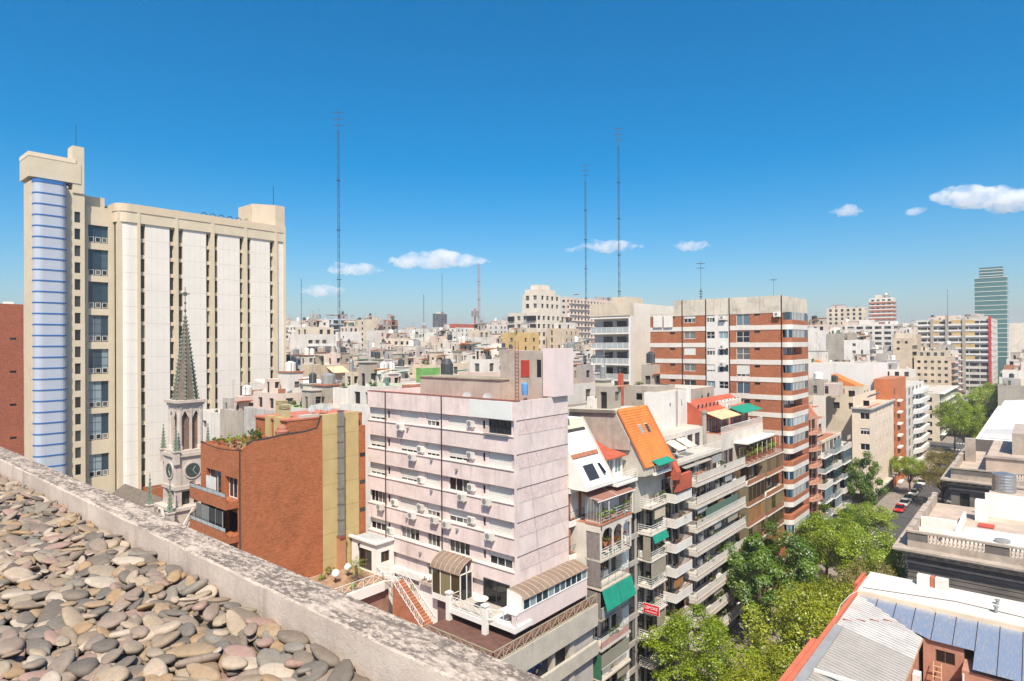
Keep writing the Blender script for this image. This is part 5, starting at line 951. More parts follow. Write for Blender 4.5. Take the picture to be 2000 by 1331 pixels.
# ================================================================== right side of the street
# --- low house with corrugated and foil roofs round a courtyard
REDPAR = M('parapet_terracotta', (.50, .135, .075), .85, .1, .8, dirt=.12, dirtcol=(.35, .12, .08)); ZINC = M('zinc_sheet', (.56, .53, .49), .55, .15, .6, metal=.25, dirt=.4, dirtcol=(.4, .3, .24)); ZINCG = M('zinc_dull', (.37, .34, .305), .6, .08, .5, metal=.15)
SALW = M('courtyard_salmon', (.44, .22, .15), .9, .12, .6, dirt=.15, streak=.2)
def foilmat():
    m = bpy.data.materials.new('foil_membrane'); m.use_nodes = True; t = m.node_tree; p = t.nodes['Principled BSDF']; p.inputs['Metallic'].default_value = .65; p.inputs['Roughness'].default_value = .34; p.inputs['Base Color'].default_value = (.42, .46, .54, 1)
    tc = t.nodes.new('ShaderNodeTexCoord'); n1 = _n(t, 'ShaderNodeTexNoise', Scale=5, Detail=8, Roughness=.7); t.links.new(tc.outputs['Object'], n1.inputs['Vector']); mp = t.nodes.new('ShaderNodeMapping'); mp.inputs['Scale'].default_value = (4, .6, 1); t.links.new(tc.outputs['Object'], mp.inputs[0]); n2 = _n(t, 'ShaderNodeTexNoise', Scale=3, Detail=5); t.links.new(mp.outputs[0], n2.inputs['Vector'])
    t.links.new(_mix(t, _ramp(t, n2.outputs[0], .45, .75), (.40, .47, .58), (.66, .58, .52)), p.inputs['Base Color'])
    b = t.nodes.new('ShaderNodeBump'); b.inputs['Strength'].default_value = .7; b.inputs['Distance'].default_value = .03; t.links.new(n1.outputs[0], b.inputs['Height']); t.links.new(b.outputs[0], p.inputs['Normal']); return m
FOIL = foilmat()
rh = thing('courtyard_house', 'low terracotta house with corrugated and silver foil roofs round a courtyard', 'building', (-7, 58, 0)); WX, EXX = -13.5, 6.0; NY0, NY1 = 64.6, 70.2; zw = 14.2
MB().box(WX+.35, EXX, NY0, NY1, 0, zw-.25).build('north_wing', SALW, rh); MB().box(WX+.3, EXX+.1, NY0-.12, NY1+.1, zw-.25, zw).build('white_slab', M('roof_white', (.60, .56, .50), .85, .08, .5, dirt=.35, dscale=.8, dirtcol=(.6, .52, .45)), rh); MB().box(WX+.3, EXX, NY0-.2, NY0-.122, zw-.5, zw-.06).build('slab_edge', M('edge_cream', (.7, .58, .44), .9), rh)
zh, zl, ex, ny = 13.75, 12.6, -7.75, 61.0
MB().box(WX, WX+.32, 38, 69.2, 0, 14.02).build('parapet', REDPAR, rh); MB().box(WX-.35, WX-.003, 38, 52.0, 8, 14.1).build('parapet', REDPAR, rh); MB().box(WX-.3, WX-.003, 66.0, 69.6, 8, 14.2).build('parapet', REDPAR, rh)
MB().tube([(WX+.1, 57.6, 14.06), (WX-.12, 60, 14.1), (WX+.0, 63, 14.08), (WX+.5, 65.2, 14.1)], .025, 4).build('cable', METW, rh)
def corr(y0, y1, mat, z=0, x0=WX+.34, pitch=.42):     # corrugated lean-to sheet, ribs run down the slope
    mb = MB(); VL = MB(); n = int((y1-y0)/pitch*4); 
    def X1(y): return ex if y < ny else ex-(y-ny)*(ex-WX-.34)/(NY0-ny)
    vs = []; fs = []
    for i in range(n+1):
        y = y0+(y1-y0)*i/n; dz = .024*math.sin(i*math.pi/2)+z
        xe = max(X1(y), x0+.05); t = (xe-x0)/(ex-WX-.34); vs += [(x0, y, zh+dz), (xe, y, zh-(zh-zl)*t+dz)]
    for i in range(n): fs.append((2*i, 2*i+1, 2*i+3, 2*i+2))
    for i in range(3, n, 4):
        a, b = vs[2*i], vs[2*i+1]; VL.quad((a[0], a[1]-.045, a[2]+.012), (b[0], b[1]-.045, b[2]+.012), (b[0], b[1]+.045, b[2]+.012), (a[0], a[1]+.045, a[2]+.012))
    if VL.v: VL.build('valley_shade', M('zinc_valley_shade', (.24, .215, .185), .8, .3, 1.5), rh)  # dark strips painting the shade between the ribs into each valley
    return mb.add(vs, fs)
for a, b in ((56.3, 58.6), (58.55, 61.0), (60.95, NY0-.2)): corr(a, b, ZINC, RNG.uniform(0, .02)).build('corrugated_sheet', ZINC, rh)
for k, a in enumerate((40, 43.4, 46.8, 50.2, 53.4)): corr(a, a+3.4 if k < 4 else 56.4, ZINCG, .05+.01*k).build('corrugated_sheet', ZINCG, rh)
MB().box(WX+.3, WX+.95, 40, 56.2, zh+.03, zh+.16).build('gutter_flashing', M('flashing', (.36, .36, .35), .5, .1, metal=.3), rh); MB().box(WX+.3, -9.5, 47.6, 47.75, zh-.1, zh+.12).build('white_batten', METW, rh)
xs = [WX+.5+1.45*k for k in range(14)]
for a, b in zip(xs[:-1], xs[1:]):                    # foil sheets with dark laps
    fx = (a-(WX+.34))/(ex-WX-.34); y_a = NY0-.2-(NY0-.2-ny)*min(1, max(0, (a-WX-.34)/(ex-WX-.34))); y_b = NY0-.2-(NY0-.2-ny)*min(1, max(0, (b-WX-.34)/(ex-WX-.34)))
    if a > -5.1: y_a = y_b = ny-2.0
    def zz_(y): return zh-(zh-zl)*(NY0-y)/(NY0-ny)
    MB().add([(a, NY0-.15, zh+.02), (b-.03, NY0-.15, zh+.02), (b-.03, y_b, zz_(y_b)+.03), (a, y_a, zz_(y_a)+.03)], [(3, 2, 1, 0)]).build('foil_sheet', FOIL, rh); MB().add([(b-.03, NY0-.15, zh+.035), (b+.03, NY0-.15, zh+.035), (b+.03, y_b, zz_(y_b)+.045), (b-.03, y_b, zz_(y_b)+.045)], [(3, 2, 1, 0)]).build('foil_lap', TAR, rh)
ops = [(-6.9, -5.6, 10.9, 11.9, 'br2')]; block(rh, ex, -5.0, ny+.25, NY0, 4, zl-.05, SALW, S=ops, depth=.15, name='court_wall'); ops = [(-3.9, -1.2, 9.9, 10.9, 'br3'), (-.8, 2.4, 9.9, 10.9, 'br3')]; block(rh, -4.99, EXX, ny-1.7, NY0, 4, zl-1.0, SALW, S=ops, depth=.15, name='court_wall')
MB().box(WX+.33, ex-.35, 40, NY0, 3, zl-.15).build('west_wing', SALW, rh); MB().box(ex-.4, ex+.02, 40, ny+.3, zl-.28, zl-.1).build('eave_beam', M('eave_wood', (.42, .28, .19), .9, .2), rh)
MB().box(ex-.36, EXX, 38, ny+.3, 6.8, 7.0).build('court_floor', TERRA, rh); MB().tube(((-4.9, ny-1.85, 7), (-4.9, ny-1.85, zl-1.2)), .07, 8).build('downpipe', METW, rh)
ac(rh, 'E', ex-.35, 58.2, 9.6, .9, 1.3, .5)
ld = thing('wooden_ladder', 'wooden ladder leaning against the salmon courtyard wall', 'ladder', (-6.6, 59, 7)); WOOD = M('ladder_wood', (.55, .33, .18), .8, .2, 3)
for s in (-.33, .33): MB().tube(((-6.55+s, 58.9, 7.0), (-6.75+s*.8, 60.9, 11.0)), .04, 5).build('rail', WOOD, ld)
for k in range(11): t = (k+.6)/11.4; MB().tube(((-6.55-.2*t-.33, 58.9+2*t, 7+4*t), (-6.55-.2*t+.33, 58.9+2*t, 7+4*t)), .05, 5).build('rung', WOOD, ld)
tp = thing('blue_tarpaulin', 'dark blue tarpaulin hanging in the courtyard corner', 'tarpaulin', (-5.4, 60.3, 9)); MB().prism(((-6.0, 60.4, 8.2), (-5.0, 60.4, 8.4), (-5.0, 60.9, 9.9), (-5.9, 60.9, 9.8)), (0, .04, 0)).build('sheet', M('tarp_blue', (.02, .06, .22), .6, .2, 2), tp)
# --- classical stone building with balustrade
STN = M('old_stone', (.40, .335, .275), .95, .15, .6, .2, dirt=.5, streak=.35, dirtcol=(.13, .11, .10)); STD = M('sooty_shaded_stone', (.15, .13, .118), .95, .2, .6, .2, dirt=.5, streak=.3, dirtcol=(.09, .08, .08)); ROOFP = M('flat_roof_tan', (.45, .36, .29), .95, .15, .4, dirt=.35, dirtcol=(.3, .24, .2)); LIME = M('lime_white', (.78, .73, .66), .9, .05, .5, dirt=.15, dirtcol=(.5, .42, .36))  # STD: sooty wall stone, coloured darker still to stand for the cornice's shadow
def balusters(root, face, pl, a0, a1, z0, z1, mat):
    def bm():
        h = z1-z0; return MB().lathe(0, 0, [(.11, 0), (.11, .08*h), (.06, .14*h), (.13, .38*h), (.1, .55*h), (.05, .78*h), (.1, .88*h), (.1, h)], 8).mesh('baluster', mat, False)
    me = cached(('bal', round(z1-z0, 2), mat.name), bm); n = max(2, int((a1-a0)/.36))
    for i in range(n): a = a0+(a1-a0)*(i+.5)/n; link('baluster', me, root, (a, pl, z0) if face == 'S' else (pl, a, z0))
def classical(label, x0, x1, y0, y1, zc, name='classical_building', win_=True, bal=((-10.6, -5.2), (-3.0, 3.5))):
    c = thing(name, label, 'building', ((x0+x1)/2, (y0+y1)/2, 0)); rz = zc+.55
    ops = [(x0+1.2+q*3.4, x0+2.6+q*3.4, zc-4.6, zc-2.2, 'd12') for q in range(int((x1-x0-2)/3.4))] if win_ else []
    for k in range(14 if not win_ else 0): MB().fbox('S', y0, x0, x1, .003, .07, zc-2.25-k*.55, zc-1.82-k*.55).build('rusticated_course', STD, c)
    block(c, x0, x1, y0, y1, 0, zc-.9, STD, S=ops, depth=.35, roof=ROOFP); MB().box(x0+.3, x1, y0+.3, y1, zc-.9, rz).build('roof_deck', ROOFP, c)
    mb = MB()
    for d, a, b in ((.25, zc-1.7, zc-1.45), (.45, zc-.9, zc-.6), (1.15, zc-.35, zc-.1), (1.4, zc-.1, zc+.15)): mb.box(x0-d, x1, y0-d, y0+.3, a, b); mb.box(x0-d, x0+.3, y0+.3, y1, a, b)
    mb.build('cornice', STN, c)
    n = int((x1-x0)/1.1)
    for k in range(n): x = x0+.4+k*1.1; MB().box(x, x+.4, y0-1.0, y0-.003, zc-.62, zc-.36).build('modillion', STN, c)
    for k in range(int((y1-y0)/1.6)): y = y0+.4+k*1.6; MB().box(x0-1.0, x0-.003, y, y+.4, zc-.62, zc-.36).build('modillion', STN, c)
    pb, pt = zc+.16, zc+2.1; MB().box(x0-.02, x1, y0, y0+.35, pb, pb+.75).build('plinth', STN, c); mb = MB(); mb.box(x0-.1, x1, y0-.08, y0+.45, pt-.22, pt); mb.box(x0-.1, x0+.4, y0+.45, y1, pt-.22, pt); mb.build('coping', STN, c)
    segs = []; cur = x0
    for a, b in bal: segs.append((cur, a)); cur = b; balusters(c, 'S', y0+.17, a, b, pb+.75, pt-.22, M('baluster_stone', (.52, .45, .39), .9, .15, 2, dirt=.2))
    segs.append((cur, x1))
    for a, b in segs: MB().box(a, b, y0+.02, y0+.33, pb+.75, pt-.22).build('pedestal', STD, c)
    MB().box(x0+.02, x0+.32, y0+.35, y1, pb, pt-.22).build('side_parapet', STN, c)
    k = 0; y = y0+1.5
    while y < y1: MB().box(x0-.12, x0+.45, y, y+.8, pt-.2, pt+.22).build('parapet_block', STN, c); y += 4.2
    return c, rz, pt
c1, rz, pt = classical('grey classical building with stone balustrade and heavy sooty cornice', -12.6, 6, 88, 112.5, 12.25, 'classical_building', False)
MB().box(-9.4, -7.2, 90.6, 92.4, rz, rz+1.1).build('vent_house', LIME, c1); MB().box(-12.2, -8.4, 95.6, 96.0, rz, rz+1.6).build('lime_wall', LIME, c1); MB().box(-8.4, -8.1, 92.5, 104, rz, rz+1.1).build('lime_wall', LIME, c1); MB().box(-12.2, -8.42, 94, 94.3, rz, rz+.6).build('lime_curb', LIME, c1)
MB().box(-7.9, 4, 92.5, 100, rz+.004, rz+.06).build('white_membrane', LIME, c1); MB().box(-6.7, -5.0, 101, 103, rz+.062, rz+.16).build('red_mat', M('mat_red', (.42, .07, .05), .9, .1), c1); MB().lathe(-3.9, 95, [(.75, rz+.06), (.8, rz+.4), (.2, rz+.55)], 14).build('roof_vent', METG, c1)
MB().box(-6.3, 6, 108, 108.4, rz, rz+3.2).build('penthouse_wall', LIME, c1); MB().box(-7.2, -5.9, 104.5, 106.5, rz, rz+2.6).build('lime_pier', LIME, c1)
p = onX(1971, 915, -4.6); mb = MB(); prof = []
for k in range(13): prof += [(1.35+(.05 if k % 2 else 0), rz+2.9+k*.2)]
MB().lathe(-4.4, 112.5, prof+[(.3, rz+5.6)], 22).build('steel_tank', M('tank_steel', (.45, .44, .42), .35, .15, 1.5, metal=.75), c1); MB().box(-6, 6, 110, 115, rz, rz+2.85).build('tank_base', ROOFP, c1)
c2, rz2, _ = classical('farther classical stone building with stepped attic and corner pedestals', -12.4, 7, 132, 165, 13.0, 'classical_building', True, ((-6, -2), (0, 5)))
MB().box(-8, 7, 140, 165, rz2, rz2+2.6).build('attic', ROOFP, c2); MB().box(-8.3, 7, 139.7, 140.2, rz2+2.6, rz2+3.0).build('attic_cornice', STN, c2); MB().box(-4.5, 7, 146, 163, rz2+2.6, rz2+6.5).build('upper_attic', STN, c2)
mb = MB(); mb.box(-11.8, -10.2, 150, 151.6, 13, rz2+4.4); mb.build('chimney_block', STN, c2)
# --- white metal hall and apartment fronts further along
mh = thing('metal_hall', 'white ribbed metal roof hall behind the classical stone building', 'building', (-2, 200, 0)); block(mh, -11.5, 12, 170, 260, 0, 15.5, STD, roof=WALLW); zr = onX(1985, 750, -6).z
for k in range(9): y = 172+k*9.6; MB().prism(((-10.8, y, 15.6), (12, y, 15.6), (12, y, 19.5), (-9.8, y, 17.5)), (0, 9.3, 0)).build('roof_sheet', M('hall_white', (.62, .62, .64), .6, .04, .4), mh)

for y, h in ((66.2, .5), (68.4, .35)): MB().lathe(-3.2+y*.0, y, [(.12, zw), (.12, zw+h), (.2, zw+h), (.2, zw+h+.08)], 8).build('vent_pipe', METG, rh)
MB().tube(((WX+.6, 65.2, zw+.03), (-6, 66.8, zw+.03), (2, 66.2, zw+.03), (6, 66.6, zw+.03)), .03, 4).build('cable', PIPE, rh)
MB().box(-9.2, -8.2, 69.2, 70.0, zw, zw+.9).build('air_unit', ACM, rh); MB().box(-7.8, -6.8, 69.2, 70.0, zw, zw+.9).build('air_unit', ACM, rh); MB().box(-8.15, -7.85, 69.3, 69.9, zw, zw+.95).build('unit_pillar', REDPAR, rh)
for k in range(5): MB().tube(((WX+.5+k*.8, 58+k*1.1, 13.75-k*.16), (WX+1.1+k*.8, 58.3+k*1.1, 13.62-k*.16)), .04, 4).build('sheet_clip', RUST, rh)
# ================================================================== houses and towers behind, each where it stands
def glazefar():
    m = bpy.data.materials.new('far_glazing'); m.use_nodes = True; t = m.node_tree; p = t.nodes['Principled BSDF']; p.inputs['Roughness'].default_value = .15
    ge = t.nodes.new('ShaderNodeNewGeometry'); sn = t.nodes.new('ShaderNodeVectorMath'); sn.operation = 'SNAP'; sn.inputs[1].default_value = (2.2, 2.2, 2.9); t.links.new(ge.outputs['Position'], sn.inputs[0]); wn = t.nodes.new('ShaderNodeTexWhiteNoise'); t.links.new(sn.outputs[0], wn.inputs['Vector'])
    t.links.new(_mix(t, _ramp(t, wn.outputs['Value'], .3, 1.), (.012, .014, .017), (.15, .14, .125)), p.inputs['Base Color']); return m
FARG = glazefar()
PAL = {'white': M('f_white', (.66, .62, .56), .9, .1, .2, dirt=.4, streak=.5, dirtcol=(.33, .27, .22), dscale=.25, rnd=.14), 'cream': M('f_cream', (.62, .53, .41), .9, .1, .2, dirt=.4, streak=.45, dirtcol=(.3, .23, .17), dscale=.25, rnd=.14), 'grey': M('f_grey', (.42, .39, .36), .9, .12, .15, dirt=.45, streak=.5, dscale=.25, rnd=.2), 'beige': M('f_beige', (.52, .42, .31), .9, .12, .15, dirt=.45, streak=.5, dirtcol=(.22, .17, .12), dscale=.25, rnd=.2), 'pink': M('f_pink', (.60, .48, .41), .9, .1, .15, dirt=.2, streak=.2, dscale=.12), 'brick': M('f_brick', (.34, .14, .08), .9, .2, .3, brick=(.36, .26, .2)), 'ochre': M('f_ochre', (.52, .36, .16), .9, .12, .2, dirt=.2), 'concrete': M('f_conc', (.40, .35, .29), .95, .18, .3, dirt=.55, streak=.5, dscale=.15), 'pale blue': M('f_blue', (.46, .52, .56), .9, .08, .2, dirt=.15), 'dark': M('f_dark', (.09, .085, .085), .7, .2)}
RFS = [TERRA, SALMON, CONC, CONCL, M('roof_green', (.16, .36, .10), .9, .2, .5, dirt=.2), M('roof_tan', (.48, .38, .29), .95, .15, .3, dirt=.3), M('roof_pale', (.62, .56, .48), .9, .1, .3, dirt=.2)]
def gridops(a0, a1, z0, z1, bay, fh, ww, wh, sill=.85, edge=.7, skip=0, rg=RNG):
    n = max(1, int((a1-a0-2*edge)/bay)); m = max(1, int((z1-z0-.5)/fh)); out = []
    for j in range(m):
        z = z1-fh*(j+1)+sill
        if z < z0: break
        for i in range(n):
            if skip and rg.random() < skip: continue
            c = a0+edge+(a1-a0-2*edge)*(i+.5)/n; out.append((c-ww/2, c+ww/2, z, min(z+wh, z1-.2)))
    return out
def body(root, x0, x1, y0, y1, z0, z1, mat, S=(), E=(), roof=None, par=.5, name='wall', d=.35, glaze=True):
    block(root, x0, x1, y0, y1, z0, z1, mat, S=S, E=E, depth=d, roof=roof or CONC, par=par, name=name, win=False)
    if glaze and (S or E):
        g = MB().box(x0+.05, x1-d+.01, y0+d-.01, y1-.05, z0, z1-par-.06).build('glazing', FARG, root)
def corner(pc, yt, dep, p0, p1):
    c = at(pc, yt, dep); return onY(p0, yt, c.y).x, c.x, c.y, onX(p1, yt, c.x).y, c.z
def slabs(root, face, pl, a0, a1, zt, fh, n, d, mat, par=None, ph=.8):
    for k in range(n):
        z = zt-fh*k
        if z < 1: break
        o = MB().fbox(face, pl, a0, a1, .002, d, z-.15, z).build('balcony', mat, root)
        if par: MB().fbox(face, pl, a0+.02, a1-.02, d-.1, d-.004, z, z+ph).build('parapet', par, o)
def antenna(root, x, y, z, h):
    mb = MB(); mb.tube(((x, y, z), (x, y, z+h)), .035, 4)
    for k in range(3): mb.tube(((x-.5, y-.2, z+h-.1-k*.35), (x+.5, y+.2, z+h-.1-k*.35)), .02, 3)
    return mb.build('tv_antenna', METG, root)
def rooftop(root, x0, x1, y0, y1, z, rg, rich=1):
    w, d = x1-x0, y1-y0
    mats = [PAL[k] for k in ('white', 'cream', 'concrete', 'grey', 'pink', 'concrete', 'white')]
    for k in range(rg.randint(1, 4)):
        a = rg.uniform(.2, .42)*w; b = rg.uniform(.2, .42)*d; x = rg.uniform(x0+.4, x1-a-.4); y = rg.uniform(y0+.4, y1-b-.4); h = rg.uniform(2.2, 3.4); m = rg.choice(mats)
        ops = [(x+a*.3, x+a*.3+.8, z+.1, z+1.9)] if rg.random() < .6 else []
        mb = MB(); skin(mb, 'S', y, x, x+a, z-.3, z+h, ops, .2); skin(mb, 'E', x+a, y, y+b, z-.3, z+h, [(y+b*.4, y+b*.4+.9, z+.9, z+1.9)], .2); mb.quad((x, y, z+h), (x+a, y, z+h), (x+a, y+b, z+h), (x, y+b, z+h)); mb.quad((x+a, y+b, z), (x, y+b, z), (x, y+b, z+h), (x+a, y+b, z+h)); mb.quad((x, y+b, z), (x, y, z), (x, y, z+h), (x, y+b, z+h)); mb.build('stairhead', m, root); MB().box(x+.2, x+a-.18, y+.18, y+b-.2, z-.2, z+h-.1).build('dark_interior', FARG, root)
        if rg.random() < .5: MB().box(x-.15, x+a+.15, y-.15, y+b+.15, z+h+.003, z+h+.18).build('roof_slab', rg.choice([CONC, TERRA, CONCL, OFFW]), root)
        if rg.random() < .45: r = min(a, b)*.32; MB().lathe(x+a/2, y+b/2, [(r, z+h+.2), (r, z+h+1.5), (r*.35, z+h+1.8)], 10).build('water_tank', rg.choice([METG, CONC, WALLW, M('tank_black', (.05, .055, .06), .6)]), root)
        if rg.random() < .6: antenna(root, x+a*.8, y+b*.3, z+h, rg.uniform(1.5, 4.5))
    if rg.random() < .5: SHB = cached('roofshrub', lambda: crown_mesh(9, .7, .55, 160, leafmat('leaf_roof', (.07, .11, .02), (.22, .25, .05)), .3, 9, 'roof_shrub', .1)); o = link('roof_shrub', SHB[0], root, (rg.uniform(x0+.6, x1-.6), y0+rg.uniform(.3, 1.2), z+.5)); o.scale = (rg.uniform(.8, 1.6),)*3
    if rich:
        for k in range(rg.randint(5, 10)):
            x, y = rg.uniform(x0+.5, x1-1.5), rg.uniform(y0+.5, y1-1.5); q = rg.random()
            if q < .3: MB().box(x, x+rg.uniform(.5, 1), y, y+rg.uniform(.4, .9), z-.2, z+rg.uniform(.6, 1.5)).build('chimney', rg.choice([PAL['brick'], PAL['concrete'], PAL['white']]), root)
            elif q < .55: MB().prism(((x, y, z+2.1), (x+2.5, y, z+2.4), (x+2.5, y, z+2.5), (x, y, z+2.2)), (0, 2.2, 0)).build('lean_to_roof', rg.choice([REDR, GREENA, OFFW, TERRA, M('tin', (.45, .45, .44), .5, .1, metal=.3), ORR]), root); 
            elif q < .7: dish(root, x, y, z, .45, rg.uniform(0, 1))
            else: MB().box(x, x+.8, y, y+.35, z, z+.6).build('air_unit', ACM, root)
def backb(name, label, pc, yt, dep, p0, p1, mat, fh=2.9, bay=2.4, ww=1.3, wh=1.4, roof=None, d=.3, sS=.85, eS=0., cat='building', group=None, z0=0, par=.5, rich=1, wE=None, top=True):
    x0, x1, y0, y1, zt = corner(pc, yt, dep, p0, p1); b = thing(name, label, cat, ((x0+x1)/2, (y0+y1)/2, 0), group); rg = random.Random(int(pc*7+yt))
    S = gridops(x0, x1, max(z0, zt-40), zt-.6, bay, fh, ww, wh) if sS else []; E = gridops(y0, y1, max(z0, zt-40), zt-.6, wE or bay, fh, ww, wh) if eS >= 0 else []
    body(b, x0, x1, y0, y1, z0, zt, mat, S, E, roof, par, d=d)
    if top: rooftop(b, x0, x1, y0, y1, zt-par, rg, rich)
    return b, (x0, x1, y0, y1, zt)
# white balcony block left of the brick tower
wb, (x0, x1, y0, y1, zt) = backb('white_balcony_block', 'white apartment block with deep glass-railed balconies left of the brick tower', 1238, 592, 118, 1162, 1318, M('wb_white', (.70, .64, .55), .9, .06, .3, streak=.15), bay=50, sS=0, eS=-1, top=False)
xm = (x0+x1)/2; fh = 2.95
for k in range(8):
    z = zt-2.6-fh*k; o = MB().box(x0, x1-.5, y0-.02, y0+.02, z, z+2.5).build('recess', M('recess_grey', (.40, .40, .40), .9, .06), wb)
    for a, b in ((x0+2, x0+4), (x1-3.6, x1-1.6)): window(wb, 'S', y0, a, b, z+.15, z+2.2, 'd2', -.06)
    b_ = MB().box(x0-.1, x1-.3, y0-1.5, y0-.02, z-.28, z).build('balcony', WBR, wb); r_ = rail(wb, ((x0, y0-1.4), (x1-.4, y0-1.4)), z, 1.0, WBR, 'glass', r=.035); r_.parent = b_; r_.matrix_parent_inverse = Matrix()
MB().box(x0-.2, x1, y0-1.6, y0, zt-2.4, zt+.1).build('top_fascia', PAL['cream'], wb); MB().box(x1-.35, x1+.02, y0-1.4, y0, 0, zt-2.4).build('fin_wall', WBR, wb)
for k in range(9):
    for q in range(2): window(wb, 'E', x1, y0+9+q*1.6, y0+9.6+q*1.6, zt-3.6-fh*k, zt-2.2-fh*k, 'd1', -.05)
MB().box(x0+2, x1-3, y0+3, y0+9, zt-.6, zt+1.5).build('machine_room', PAL['cream'], wb)
# stepped cream tower with rounded crown, wide pink slab
TWHC = M('stepped_white', (.62, .55, .46), .9, .08, .2, dirt=.2, streak=.2)
st_, (x0, x1, y0, y1, zt) = backb('stepped_tower', 'stepped pale apartment tower with set-back top and dark corner windows', 1046, 610, 250, 993, 1105, TWHC, fh=3.3, bay=2.9, ww=1.7, wh=1.7, rich=0, top=False)
z2 = at(1060, 577, 262).z; body(st_, x0+5, x1-.5, y0+3, y1-3, zt-.5, z2, TWHC, gridops(x0+5, x1, zt, z2, 2.9, 3.3, 1.8, 1.8), gridops(y0+3, y1-3, zt, z2, 2.9, 3.3, 1.6, 1.7), CONCL, name='upper_wall')
z3 = at(1060, 560, 266).z; ym_ = (y0+y1)/2; MB().box(x1-9, x1-1.5, ym_-6, ym_+5, z2-.5, (z2+z3)/2).build('crown', TWHC, st_); MB().box(x1-7.5, x1-3, ym_-4, ym_+3, (z2+z3)/2, z3).build('crown', TWHC, st_)
for k in range(7): z = zt-1-3.3*k; MB().box(x0-.1, x0+3.2, y0-.5, y0-.01, z-2.3, z-.4).build('dark_bay', GLASSD, st_); MB().box(x1-4.8, x1+.3, y0-.5, y0-.01, z-2.3, z-.4).build('dark_bay', GLASSD, st_)
ws, (x0, x1, y0, y1, zt) = backb('wide_slab', 'broad pinkish slab block with rows of small windows behind the stepped tower', 1105, 580, 320, 1096, 1228, PAL['pink'], fh=3.0, bay=3.0, ww=1.6, wh=1.3)
slabs(ws, 'E', x1, y0+3, y1-2, zt-3, 3.0, 9, .7, PAL['white'])
# skyline to the left
o, (x0, x1, y0, y1, zt) = backb('curved_block', 'white apartment block with small windows beside the slab tower', 600, 634, 330, 545, 624, PAL['white'], bay=3.1, ww=1.6); slabs(o, 'E', x1, y0, y1, zt-2.9, 2.9, 9, .9, PAL['white'])
o, (x0, x1, y0, y1, zt) = backb('blue_balcony_block', 'grey block with wide bluish glazed balconies under the tallest mast', 632, 622, 320, 620, 694, PAL['pale blue'], bay=4, ww=3.2, wh=2.0); slabs(o, 'E', x1, y0+1, y1-1, zt-2.9, 2.9, 9, 1.2, PAL['white'])
backb('blank_white_block', 'cream block with a big blank party wall right of the tallest mast', 722, 624, 330, 693, 746, PAL['cream'], bay=6, ww=1.5, eS=-1)
o, (x0, x1, y0, y1, zt) = backb('dark_red_block', 'dark red brown block with black balconies beside the blank cream wall', 747, 625, 330, 744, 777, PAL['brick'], bay=3, ww=2.3, wh=2.0); slabs(o, 'E', x1, y0, y1, zt-2.9, 2.9, 8, .9, PAL['concrete'])
backb('black_tower', 'small dark office tower alone on the horizon', 851, 613, 900, 845, 873, PAL['dark'], bay=5, ww=3.6, wh=1.6, rich=0)
o, (x0, x1, y0, y1, zt) = backb('red_top_block', 'white block with a long red rooftop strip on the horizon', 890, 640, 420, 878, 940, PAL['white'], bay=3.4); MB().box(x0, x1, y0-.2, y1, zt, zt+2.4).build('red_strip', REDR, o)
backb('horizon_block', 'pale block with tan party wall left of the stepped tower', 975, 634, 380, 942, 998, PAL['white'], bay=3.2)
# near roofs between the slab tower and the pink block
lh = thing('long_canopy_house', 'low house with a long white roof canopy beside the slab tower', 'building', (-88, 72, 0)); c = at(640, 748, 122); x1, y0, zt = c.x, onX(556, 745, c.x).y, c.z
y0, y1 = onX(540, 750, c.x).y, c.y; body(lh, x1-10, x1, y0, y1, 0, zt-1.2, PAL['brick'], [], [(y0+1+q*2.6, y0+2.9+q*2.6, zt-4.4, zt-1.9) for q in range(int((y1-y0)/2.6))], par=.05); MB().prism(((x1-8, y0, zt+.6), (x1+1.6, y0, zt-.6), (x1+1.6, y0, zt-.3), (x1-8, y0, zt+.9)), (0, y1-y0+1, 0)).build('canopy', WBR, lh)
for k in range(8): y = y0+.6+k*2.6; MB().box(x1+1.3, x1+1.5, y, y+.2, zt-4.6, zt-.5).build('post', METW, lh)
MB().box(x1, x1+2.5, y0, y1+1, zt-5.2, zt-4.7).build('terrace', CONCL, lh)
ah = thing('arcade_house', 'cream house with tan awning terrace and dark arches', 'building', (-85, 90, 0)); c = at(690, 712, 135); x1, zt = c.x, c.z; y0, y1 = onX(638, 712, x1).y, c.y
body(ah, x1-9, x1, y0, y1, 0, zt, PAL['beige'], [], [(y0+1+q*3, y0+3.2+q*3, zt-6.8-3*k, zt-4.8-3*k) for q in range(int((y1-y0-1)/3)) for k in range(2)]); MB().prism(((x1, y0, zt-.4), (x1+2.4, y0, zt-1.6), (x1+2.4, y0, zt-1.5), (x1, y0, zt-.3)), (0, (y1-y0)*.6, 0)).build('awning', M('awning_sand', (.66, .46, .28), .85), ah); MB().box(x1, x1+2.4, y0, y1, zt-4.5, zt-4.1).build('balcony', PAL['pink'], ah); rail(ah, ((x1+2.3, y0), (x1+2.3, y1)), zt-4.1, 1.0, METW, 'bars', .3, .03); rooftop(ah, x1-9, x1, y0, y1, zt-.5, random.Random(3))
